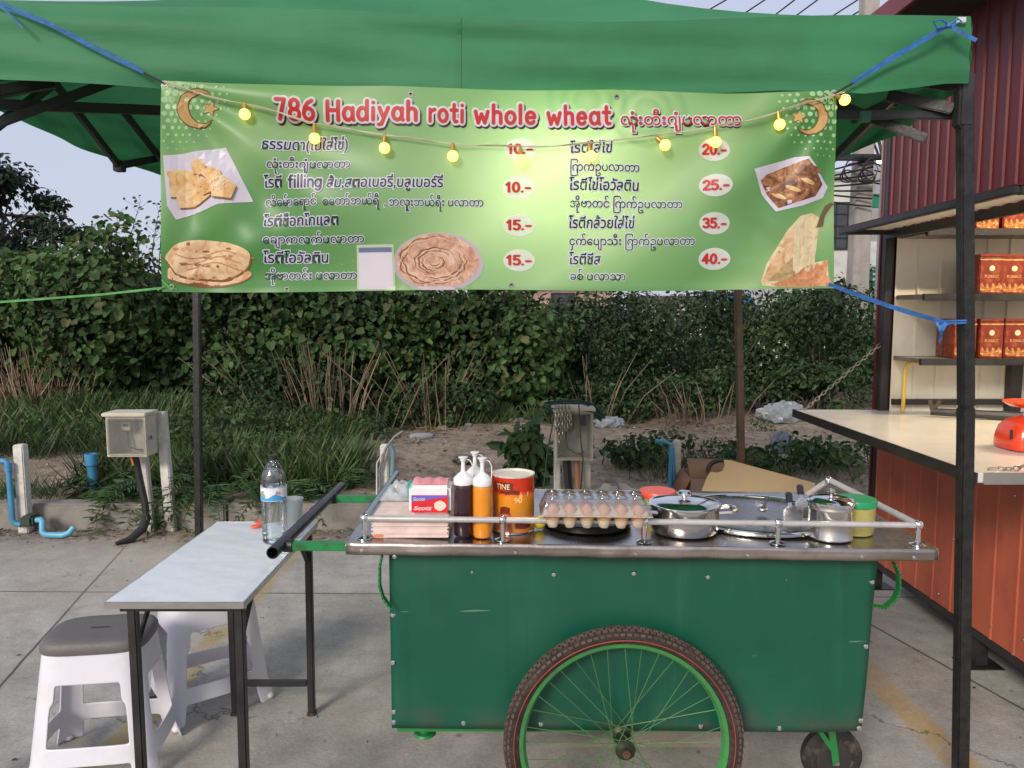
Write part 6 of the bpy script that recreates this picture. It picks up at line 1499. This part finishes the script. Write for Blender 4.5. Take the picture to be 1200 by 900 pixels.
for (y, nm) in ((TY0+.045, 1), (TY1-.03, -1)):
    for x, sx_ in ((TX0+.055, -1), (TX1-.03, 1)):
        MB().bar((x, y, 0.012), (x + .004*sx_, y, TZ-.017), .026).build('leg', BLACKM, table, bevel=.004)
        MB().bar((x, y, 0), (x, y, .0115), .03).build('foot_cap', RUBBER, table)
        yb = y + nm*.16
        MB().tube([(x+.02*-sx_*0, y + nm*.015, TZ-.14), (x, y + nm*.04, TZ-.11), (x, y+nm*.10, TZ-.05), (x, yb, TZ-.018)], .008, 6).build('brace', BLACKM, table)
    MB().bar((TX0+.069, y, .125), (TX1-.044, y, .125), .022).build('cross_bar', BLACKM, table, bevel=.003)
    MB().bar((TX0+.02, y, TZ-.03), (TX1-.02, y, TZ-.03), .022).build('top_bar', BLACKM, table)
# water bottle
bx, by = -.812, 2.575; z = TZ + .0012; r_ = .0425
t = thing('water_bottle', 'clear plastic water bottle with paper label on the white table', 'water bottle', (bx, by, z))
CLR = clear('clear_pet', (.97, .985, .99), .20, .03)
pr = [(.034, .0), (.040, .004), (r_, .014)]
for k in range(11): pr += [(r_*(1.0 if k % 2 else .965), .02 + .0145*k)]
pr += [(r_, .178), (r_, .235), (r_*.97, .245), (r_*.82, .268), (r_*.58, .288), (.015, .300), (.0135, .304), (.0135, .308)]
pr = [(a, b*.93) for a, b in pr]
MB().lathe(pr, (bx, by, z), 40).build('bottle', CLR, t, angle=50)
def water():
    m, n, l, p = new_mat('water'); p.inputs['Transmission Weight'].default_value = 1; p.inputs['IOR'].default_value = 1.2; p.inputs['Roughness'].default_value = 0; p.inputs['Base Color'].default_value = (.93, .97, .99, 1); return m
MB().lathe([(rr*.965 if rr*.965 > 0 else rr, zz + .002) for rr, zz in pr if zz < .25], (bx, by, z), 40).build('water', water(), t, angle=60)
MB().lathe([(.0155, .2869), (.016, .289), (.016, .300), (.0145, .3015), (.001, .302)], (bx, by, z), 24).build('cap', BLACKM, t)
def wrapb(a0, a1, z0, z1, o, mm, nm, wob=None):
    m = MB(); m.grid(lambda u, v: (bx + (r_+o)*math.sin(a0+(a1-a0)*u), by - (r_+o)*math.cos(a0+(a1-a0)*u), z + z0 + (z1-z0)*v + (wob(u)*v if wob else 0)), 28, 4); return m.build(nm, mm, t, recalc=False)
wrapb(-3.1, 3.1, .150, .197, .0008, mat('label_white', lin(226, 234, 240), .4), 'label')
LBL = mat('label_blue', lin(70, 160, 222), .4); wrapb(-1.4, 1.4, .152, .167, .0013, LBL, 'print', lambda u: .007*math.sin(u*12)); wrapb(-.9, -.4, .163, .171, .0017, mat('label_green', lin(120, 186, 90), .4), 'print', lambda u: .005*math.sin(u*3.1))
wrapb(-2.8, 2.8, .193, .200, .0012, clear('label_clear', (.9, .95, 1), .1, .1, .3), 'print', lambda u: .008*math.sin(u*40))
for s, a, fit in (('rić', -.72, .020), ('AL', .62, .018)):
    V, F = text_geo(s, 1, .01); b = max(p[0] for p in V); k = fit/b
    MB().add([(bx + (r_+.0022)*math.sin(a + (x*k-fit/2)/r_), by - (r_+.0022)*math.cos(a + (x*k-fit/2)/r_), z + .174 + y*.016) for x, y in V], F).build('lettering', mat('label_red', lin(206, 54, 60), .4), t, smooth=False, recalc=False)
# cup
cx, cy = -.786, 2.70
t = MB().lathe([(.0265, .0005), (.0275, .002), (.0375, .118), (.0395, .1185), (.0395, .121), (.0368, .121), (.0266, .003), (.001, .003)], (cx, cy, TZ+.0012), 32, cap1=False)
tag(t.build('plastic_cup', clear('frosted_cup', (.95, .97, .98), .15, .1, .35, (.75, .8, .83))), 'frosted clear plastic cup behind the water bottle', 'cup')
rb = MB()
for k in range(16):
    c = Vector((-.928 + rnd.gauss(0, .010), 2.775 + rnd.gauss(0, .015), TZ + .004 + rnd.uniform(0, .014))); a = rnd.uniform(0, 6.28); e = rnd.uniform(-.5, .5); r2 = rnd.uniform(.008, .016)
    rb.tube([c + Vector((r2*math.cos(q*.7+a), r2*math.sin(q*.7+a)*.8, r2*e*math.sin(q*.7)*.5)) for q in range(9)], .0014, 5, closed=True)
tag(rb.build('rubber_bands', mat('orange_rubber', lin(232, 110, 84), .5)), 'little heap of orange rubber bands on the table end', 'rubber bands')

# ------------------------------------------------------------------ plastic stools
STW = mat('white_stool_plastic', lin(222, 222, 230), .38, 0, .03, 3, coat=.1, dirt=(.45, .42, .38), dirt_scale=6, dirt_amt=.35); STG = mat('grey_seat_plastic', lin(104, 100, 98), .45, 0, .05, 6, .3, 190)
def make_stool():
    t = thing('plastic_stool', 'x', 'stool', (0, 0, 0), 'white plastic stools with grey seats'); Hh = .435
    angs = []
    def per(s, h):                                     # s 0..4 around: sides front,right,back,left
        k = int(s) % 4; f = s - int(s)
        a = (f*2-1)
        ang = {0: -math.pi/2, 1: 0, 2: math.pi/2, 3: math.pi}[k] + a*math.pi/4
        c, sn = math.cos(ang), math.sin(ang); e = .42
        ex = math.copysign(abs(c)**e, c); ey = math.copysign(abs(sn)**e, sn)
        fl = (1 - h/Hh)
        rx = .158 + .052*fl + .010*max(0, fl-.85)/.15; ry = .118 + .052*fl + .010*max(0, fl-.85)/.15
        # leg flutes at the corners
        g = max(0, 1 - abs(abs(a)-1)/.22); dent = .007*math.sin(g*math.pi)**2 * (1 if h < Hh*.92 else 0)
        return Vector((ex*(rx-dent), ey*(ry-dent), h))
    fs_ = [0, .10, .2, .265, .32, .38, .44, .5, .56, .62, .68, .735, .80, .90]
    hs = [0, .03, .06, .075, .085, .115, .135, .15, .17, .22, .27, .315, .335, .35, .39, .42, Hh]
    S = [k + f for k in range(4) for f in fs_]; n = len(S); mb = MB()
    mb.v = [tuple(per(s, h)) for h in hs for s in S]
    for i in range(len(hs)-1):
        hm = (hs[i]+hs[i+1])/2
        for j in range(n):
            f0 = fs_[j % len(fs_)]; f1 = fs_[(j % len(fs_))+1] if (j % len(fs_))+1 < len(fs_) else 1.0; fm = (f0+f1)/2; half = abs(fm-.5)
            win = .135 < hm < .335 and half < .235 - .04*(hm-.135)/.2; arch = hm < .075 and half < .235
            if win or arch: continue
            mb.f.append((i*n+j, i*n+(j+1) % n, (i+1)*n+(j+1) % n, (i+1)*n+j))
    o = mb.build('frame', STW, t, angle=60, recalc=False); md = o.modifiers.new('smooth', 'SUBSURF'); md.levels = 1; md.render_levels = 2; md = o.modifiers.new('thickness', 'SOLIDIFY'); md.thickness = .006; md.offset = -1
    o.data.shade_smooth()
    sm_ = MB(); N = 48; prof = [(.97, -.012), (1.01, -.010), (1.035, .0), (1.03, .016), (.985, .027), (.90, .032), (.75, .0335), (.5, .033), (.12, .0325)]
    def sqr(a, rx, ry, e=.55): c, s_ = math.cos(a), math.sin(a); return (rx*math.copysign(abs(c)**e, c), ry*math.copysign(abs(s_)**e, s_))
    vs = [(*sqr(2*math.pi*j/N, .162*r_, .122*r_, .5 + .2*max(0, 1-r_)), Hh + .004 + zz) for r_, zz in prof for j in range(N)]
    sm_.add(vs, [(i*N+j, i*N+(j+1) % N, (i+1)*N+(j+1) % N, (i+1)*N+j) for i in range(len(prof)-1) for j in range(N)] + [tuple((len(prof)-1)*N+j for j in range(N))])
    s_ = sm_.build('seat', STG, t, angle=50)
    MB().prism([(.022*math.cos(q) + (.012 if math.cos(q) > 0 else -.012), .006*math.sin(q)) for q in [2*math.pi*i/24 for i in range(24)]], lambda a, b, d: (a, b, Hh+.0368 + d), .0005).build('slot', BLACKM, s_)
    for (qx, qy) in ((1, 1), (1, -1), (-1, 1), (-1, -1)):
        p = per({(1, -1): 1.0, (1, 1): 2.0, (-1, 1): 3.0, (-1, -1): 4.0}[(qx, qy)], 0); MB().ball((p.x*.965, p.y*.965, .012), .016, 12, 8, (1, 1, .75)).build('foot', STW, t)
    return t
s1 = make_stool(); s1.location = (-1.385, 2.50, 0); s1.rotation_euler.z = R(8); s1["label"] = 'white stool with fully visible grey seat left of the table'
s2 = copy_tree(s1); s2.location = (-1.20, 2.93, 0); s2.rotation_euler.z = R(38); s2["label"] = 'white stool pushed mostly under the table top'

# ------------------------------------------------------------------ meter boxes, pipes and posts along the kerb
BOXP = mat('grey_box_plastic', lin(196, 190, 172), .5, 0, .08, 6, dirt=(.25, .22, .17), dirt_scale=8, dirt_amt=.35); CLB = clear('meter_cover', (.9, .91, .9), .12, .08, .05, (.7, .7, .7)); MGR = mat('meter_grey', lin(120, 120, 120), .5, 0, .1)
def meter_box(cx, y, w, h, z0, label, posts_, lean=0):
    t = thing('meter_box', label, 'meter box', (cx, y, 0), 'electricity meter boxes by the kerb'); d = .16
    a, b = cx-w/2, cx+w/2; y0 = y-d
    bx_ = MB(); bx_.box((a, y-.01, z0), (b, y, z0+h)); bx_.box((a, y0, z0), (a+.008, y-.011, z0+h)); bx_.box((b-.008, y0, z0), (b, y-.011, z0+h)); bx_.box((a+.0085, y0, z0), (b-.0085, y-.011, z0+.008)); bx_.box((a+.0085, y0, z0+h-.008), (b-.0085, y-.011, z0+h))
    bx_.build('case', BOXP, t, bevel=.002)
    MB().box((a-.018, y0-.03, z0+h+.001), (b+.014, y+.01, z0+h+.026)).build('lid', BOXP, t, bevel=.006)
    ci = cx
    MB().box((a+.04, y-.05, z0+h*.55), (a+.14, y-.0105, z0+h*.88)).build('meter', MGR, t, bevel=.006)
    mt = MB().box((a+.055, y-.075, z0+h*.6), (a+.115, y-.051, z0+h*.82)).build('meter_face', BOXP, t, bevel=.004); MB().box((a+.065, y-.077, z0+h*.70), (a+.105, y-.0755, z0+h*.78)).build('display', BLACKM, mt)
    MB().box((b-.085, y-.03, z0+h*.12), (b-.025, y-.0105, z0+h*.52)).build('socket_plate', mat('off_white_plastic', lin(210, 206, 196), .45), t, bevel=.002); MB().box((b-.075, y-.06, z0+h*.66), (b-.04, y-.0105, z0+h*.86)).build('breaker', BLACKM, t, bevel=.003)
    MB().tube([(a+.08, y-.04, z0+h*.54), (a+.09, y-.06, z0+h*.2), (a+.14, y-.06, z0+.03), (b-.06, y-.05, z0+.025), (b-.05, y-.04, z0+h*.12)], .006, 6).build('cable', BLACKM, t)
    cv = MB().box((a+.004, y0-.022, z0+.004), (b-.004, y0-.001, z0+h-.004)).build('cover', CLB, t, bevel=.012)
    fr_ = MB(); fr_.box((a, y0-.006, z0), (a+.018, y0-.0005, z0+h)); fr_.box((b-.018, y0-.006, z0), (b, y0-.0005, z0+h)); fr_.box((a+.0185, y0-.006, z0), (b-.0185, y0-.0005, z0+.018)); fr_.box((a+.0185, y0-.006, z0+h-.018), (b-.0185, y0-.0005, z0+h)); fr_.build('cover_frame', BOXP, cv)
    MB().box((b+.0005, y0+.03, z0+h*.4), (b+.012, y0+.06, z0+h*.5)).build('latch', STEEL, t)
    for (px, pz, w_, tl) in posts_: MB().bar((px, y+.045-.0, 0), (px+tl, y+.045, pz), w_, w_).build('post', WHITEP, t, bevel=.006)
    return t, a, b
t1, a1, b1 = meter_box(-2.565, 5.22, .262, .27, .565, 'meter box with clear cover on white posts amid feathery weeds', [(-2.53, .58, .055, -.03), (-2.385, .84, .062, -.035)])
MB().tube([(-2.55, 5.13, .565), (-2.53, 5.14, .40), (-2.50, 5.14, .22), (-2.49, 5.13, .12)], .024, 10).build('cable_pipe', BLACKM, t1); MB().tube([(-2.488, 5.13, .14), (-2.495, 5.08, .07), (-2.53, 4.98, .025), (-2.60, 4.92, .012)], [.031, .031, .026, .012], 10).build('cable_sleeve', BLACKM, t1)
MB().tube([(-2.56, 5.09, .57), (-2.545, 5.095, .5)], .006, 6).build('orange_wire', mat('orange_wire', lin(226, 120, 40), .5), t1)
t2, a2, b2 = meter_box(.415, 5.25, .255, .33, .535, 'meter box with a chain hung over it behind the cart', [(.315, .55, .045, 0), (.525, .55, .045, 0)])
MB().tube([(.37, 5.17, .54), (.39, 5.17, .3), (.39, 5.17, .02)], .026, 8).build('cable_pipe', BLACKM, t2); MB().tube([(.44, 5.17, .54), (.45, 5.15, .3), (.46, 5.15, .05)], .02, 8).build('cable_pipe', mat('brown_pvc', lin(168, 116, 84), .5), t2); MB().bar((.42, 5.21, .1), (.40, 5.21, .54), .03).build('post', WHITEP, t2)
for k, (dx, ln) in enumerate(((.0, .17), (.022, .23), (.045, .19), (.066, .15), (.09, .12))):
    x = a2 + .005 + dx; zt2 = .535+.33+.03
    chain([(x, 5.11, zt2+.006), (x, 5.048, zt2), (x+.004, 5.046, zt2-ln)], 'chain', 'grey chain hanging over the front of the meter box', .0075, .03, 'chains draped over the meter box')
GC = mat('green_cable', (.008, .05, .045), .5); cb = MB()
for k in range(4):
    cb.tube([(.415 + (.19+.006*k)*math.cos(q*.35), 5.16 + .05*math.sin(k*1.3) - .06*(math.sin(q*.35) < 0), .885 + .012*k*.6 + .03*math.sin(q*.35) - (.09*max(0, math.cos(q*.35))**3)) for q in range(18)], .006, 6, closed=True)
o = tag(cb.build('cable_coil', GC), 'coil of dark green cable lying on top of the meter box behind the cart', 'cable coil')
MB().tube([(.30, 5.14, .9), (.24, 5.12, .6), (.20, 5.1, .2), (.2, 5.05, .01)], .005, 6).build('cable_end', GC, o)
w1 = tag(MB().tube([(.46, 5.11, .92), (.465, 4.7, 1.2), (.47, 4.24, 1.70), (.47, 4.22, 2.2)], .004, 6).build('power_cable', GC), 'thin dark green cable running from the meter box up behind the banner', 'cable')
o = tag(MB().tube([(.44, 5.03, .92), (.452, 5.01, .7), (.47, 5.01, .55), (.45, 5.0, .3), (.47, 4.98, .02)], .004, 6).build('power_cable', BLACKM), 'black cable hanging down the front of the chained meter box', 'cable')
def pipe_post(cx, y, h, label, w=.05):
    t = thing('pipe_post', label, 'post', (cx, y, 0), 'white posts carrying water pipes'); MB().bar((cx, y, 0), (cx-.004, y, h), w, w).build('post', WHITEP, t, bevel=.007)
    return t
p1 = pipe_post(-3.375, 5.22, .62, 'white concrete post with blue pipe at the far left kerb', .07)
MB().tube([(-3.36, 5.15, .075), (-3.40, 5.15, .085), (-3.418, 5.15, .11), (-3.424, 5.15, .50), (-3.44, 5.15, .515), (-3.48, 5.15, .52), (-3.8, 5.15, .525)], .019, 12).build('pipe', BLUEP, p1); MB().tube([(-3.423, 5.15, .45), (-3.424, 5.15, .505)], .025, 12).build('pipe_joint', BLUEP, p1)
MB().tube([(-3.50, 5.15, .52), (-3.50, 5.14, .44)], .010, 8).build('tap', BOXP, p1)
m = MB().box((-3.33, 5.08, .075), (-3.245, 5.2, .15)); t = tag(m.build('water_meter', mat('dark_green_plastic', (.03, .05, .035), .6), bevel=.015), 'small dark green water meter at the foot of the left post', 'water meter')
t = MB().tube([(-3.235, 5.12, .115), (-3.205, 5.12, .12), (-3.19, 5.11, .105), (-3.175, 5.08, .045), (-3.15, 5.07, .028), (-3.03, 5.06, .028), (-2.99, 5.07, .04), (-2.965, 5.09, .075)], .020, 12); tag(t.build('blue_pipe', mat('pale_blue_pvc', lin(96, 170, 200), .4, 0, .1, 8, dirt=(.2, .18, .15), dirt_scale=14, dirt_amt=.4)), 'bent pale blue pipe lying on the pavement by the kerb', 'pipe')
t = thing('pipe_stub', 'upright blue pipe stub with wider collar in the grass', 'pipe', (-3.13, 5.62, .2)); MB().cyl((-3.115, 5.62, .15), (-3.12, 5.62, .40), .028, 16, .034).build('pipe', BLUEP, t); MB().lathe([(.034, .39), (.043, .395), (.044, .475), (.044, .48), (.036, .48), (.034, .45), (.001, .45)], (-3.12, 5.62, 0), 20).build('collar', BLUEP, t)
p2 = pipe_post(-.875, 5.23, .62, 'white post with grey cable and blue pipe behind the cart handle', .055)
MB().tube([(-.82, 5.18, .05), (-.82, 5.18, .4), (-.81, 5.18, .58), (-.83, 5.17, .62)], .016, 10).build('pipe', mat('grey_blue_pvc', lin(110, 140, 150), .5), p2); MB().tube([(-.90, 5.18, .1), (-.905, 5.17, .45), (-.86, 5.17, .60), (-.80, 5.17, .68), (-.74, 5.17, .72)], .009, 8).build('cable', MGR, p2); MB().tube([(-.93, 5.17, .08), (-.92, 5.16, .5), (-.88, 5.16, .57)], .006, 6).build('cable', WHITEP, p2)
p3 = pipe_post(1.15, 5.28, .64, 'white post with blue pipes behind the steel pot', .05)
MB().tube([(1.07, 5.2, .05), (1.09, 5.2, .35), (1.09, 5.2, .62), (1.05, 5.2, .64), (.98, 5.2, .645)], .016, 10).build('pipe', BLUEP, p3); MB().tube([(1.10, 5.21, .05), (1.115, 5.2, .4), (1.10, 5.2, .6)], .013, 10).build('pipe', BLUEP, p3)
# cardboard
CB = mat('cardboard', lin(172, 152, 120), .85, 0, .06, 5, .1, 60); CBP = mat('printed_carton', lin(150, 124, 116), .8, 0, .15, 6); CBE = mat('cardboard_inside', lin(140, 104, 74), .85, 0, .12, 6)
PTS = [(815, 640), (827, 578), (834, 562), (838, 557), (846, 558), (852, 556), (855, 549), (854, 543), (862, 543.5), (905, 555), (962, 570), (975, 640)]
cyb = 3.55
t = thing('cardboard_sheet', 'large flat sheet of brown cardboard leaning behind the cart', 'cardboard', (1.1, cyb, 0))
def cfn(a, b, d):
    p = PY(a, b, cyb); k = (p.z)/.9
    return (p.x, cyb - .04 + .22*k*.0 + d + .0, max(p.z, .0))
pl = [(p.x, p.z) for p in (PY(x, y, cyb) for x, y in PTS)]
pl = [(pl[0][0]-.03, .003)] + pl[1:-1] + [(pl[-1][0]+.04, .003)]
MB().prism(pl, lambda a, b, d: (a, cyb + d + .10*b, b), .006).build('sheet', CB, t, smooth=False)
MB().add([(pl[1][0]+.35, cyb+.075, .002), (pl[1][0]+.65, cyb+.45, .002), (pl[1][0]+.62, cyb+.46, .002), (pl[1][0]+.33, cyb+.085, .70), (pl[1][0]+.36, cyb+.085, .70)], [(0, 1, 2, 3, 4)]).build('back_flap', CBE, t, solid=.005)
ring = PY(845, 552, 3.72); t = tag(MB().tube([ring + Vector((.065*math.cos(q*.3)-.0, .0, .055*math.sin(q*.3))) for q in range(21)], .012, 8, closed=True).build('black_hoop', RUBBER), 'black rubber hoop showing behind the notch of the cardboard', 'hoop')
t = thing('cardboard_box', 'open cardboard box standing by the kerb behind the pot', 'cardboard box', (1.33, 5.05, 0)); bxm = MB()
x0, x1, y0, y1, hh = 1.16, 1.50, 4.9, 5.22, .45
bxm.box((x0, y0, .003), (x1, y0+.006, hh)); bxm.box((x0, y1-.006, .003), (x1, y1, hh)); bxm.box((x0, y0+.0065, .003), (x0+.006, y1-.0065, hh)); bxm.box((x1-.006, y0+.0065, .003), (x1, y1-.0065, hh)); bxm.build('carton', CBP, t)
MB().add([(x0, y0+.02, hh), (x1, y0+.02, hh), (x1-.02, y0+.18, hh+.09), (x0+.01, y0+.18, hh+.10)], [(0, 1, 2, 3)]).build('flap', CBE, t, solid=.005); MB().add([(x0, y0, hh), (x0, y1, hh), (x0-.06, y1-.03, hh-.10), (x0-.055, y0+.03, hh-.12)], [(0, 1, 2, 3)]).build('flap', CBE, t, solid=.005)
# rubbish behind the cart and on the bank
def crumple(name, c, r, m_, label, cat, sq_=(1, 1, .6), seed=0):
    m = MB(); n, k = 28, 18
    def f(u, v):
        a = 2*math.pi*u; b = math.pi*v; w = 1 + .18*math.sin(3*a+seed)*math.sin(2*b+seed) + .12*math.sin(7*a+5*b+seed) + .08*math.sin(11*a-9*b+seed*2)
        return (c[0]+r*sq_[0]*w*math.sin(b)*math.cos(a), c[1]+r*sq_[1]*w*math.sin(b)*math.sin(a), max(c[2]+r*sq_[2]*w*math.cos(b), c[2]-r*sq_[2]*.7))
    m.grid(f, n, k); o = m.build(name, m_, angle=25); tag(o, label, cat); return o
crumple('plastic_sack', (.70, 5.02, .14), .22, mat('grey_sack', lin(150, 146, 144), .5, 0, .1, 10, .4, 30), 'crumpled grey sack on the ground behind the egg tray', 'sack', (1.1, .7, .9), 1)
t = tag(MB().cyl((.70, 4.74, .255), (.705, 4.74, .34), .03, 16, .032).build('blue_can', BLUEP), 'short blue plastic can in front of the grey sack', 'can')
t = tag(MB().bar((.82, 4.8, .30), (.95, 4.9, .22), .05, .03).build('folded_cloth', mat('maroon_cloth', lin(110, 52, 56), .9), bevel=.01), 'strip of maroon cloth lying beside the grey sack', 'cloth')
PB = clear('litter_plastic', (.75, .82, .9), .08, .3, .6, (.36, .39, .42))
p = PZ(492, 497, .32); z = bank_z(p.x, 7.9)
t = thing('discarded_bottle', 'flattened bluish plastic bottle lying on the bare soil', 'plastic bottle', (p.x, 7.9, z)); q = PY(492, 497, 7.9)
MB().tube([(q.x-.10, 7.9, bank_z(q.x, 7.9)+.04), (q.x-.06, 7.9, bank_z(q.x, 7.9)+.042), (q.x+.04, 7.93, bank_z(q.x, 7.9)+.045), (q.x+.10, 7.95, bank_z(q.x, 7.9)+.045), (q.x+.13, 7.96, bank_z(q.x, 7.9)+.05)], [.035, .04, .038, .03, .012], 12).build('bottle', PB, t); MB().cyl((q.x+.132, 7.962, bank_z(q.x, 7.9)+.05), (q.x+.15, 7.97, bank_z(q.x, 7.9)+.052), .014, 10).build('cap', mat('blue_cap', lin(50, 80, 150), .4), t)
q = PY(401, 509, 7.4); crumple('concrete_lump', (q.x, 7.4, bank_z(q.x, 7.4)+.04), .09, KERBM, 'grey lump of broken concrete at the edge of the grass', 'rubble', (1.3, .8, .55), 3)
q = PY(300, 520, 5.8); t = tag(MB().bar((-2.66, 6.6, bank_z(-2.66, 6.6)+.12), (-2.45, 6.65, bank_z(-2.45, 6.65)+.15), .10, .012).build('tile_scrap', KERBM), 'broken pale tile lying in the grass by the meter box', 'tile')
t = tag(MB().bar((-3.05, 6.4, bank_z(-3.05, 6.4)+.10), (-2.92, 6.42, bank_z(-2.9, 6.4)+.16), .09, .010).build('board_scrap', mat('pale_board', lin(190, 190, 186), .8)), 'small pale board scrap in the grass behind the blue stub', 'board')
q = PY(920, 478, 9.0); crumple('plastic_bag', (q.x, 9.0, bank_z(q.x, 9.0)+.10), .17, PB, 'dirty clear plastic bag at the foot of the hedge above the counter', 'plastic bag', (1.6, .7, .8), 5)
q = PY(690, 497, 9.0); crumple('plastic_bag', (1.1, 8.6, bank_z(1.1, 8.6)+.05), .12, PB, 'small clear plastic bag on the soil beside the chained meter box', 'plastic bag', (1.3, .7, .6), 6)
q = PY(740, 570, 6.4); crumple('plastic_bag', (-.42, 6.75, bank_z(-.42, 6.75)+.04), .07, mat('black_white_litter', lin(70, 66, 66), .5, 0, .6, 40), 'scrap of black and white litter on bare soil behind the tissue pack', 'litter', (1.3, .7, .6), 8)
q = PY(915, 535, 6.7); crumple('plastic_bag', (q.x, 6.7, bank_z(q.x, 6.7)+.16), .10, PB, 'torn clear plastic bag caught in the weeds above the cardboard', 'plastic bag', (.9, .6, 1.1), 9)
for k in range(7):
    x = rnd.uniform(-1.0, 3.0); y = rnd.uniform(6.2, 8.7); crumple('stone', (x, y, bank_z(x, y)+.015), rnd.uniform(.025, .05), KERBM, 'small pale stone on the bare soil', 'stone', (1.2, .9, .7), k)["group"] = 'small stones on the bare soil'
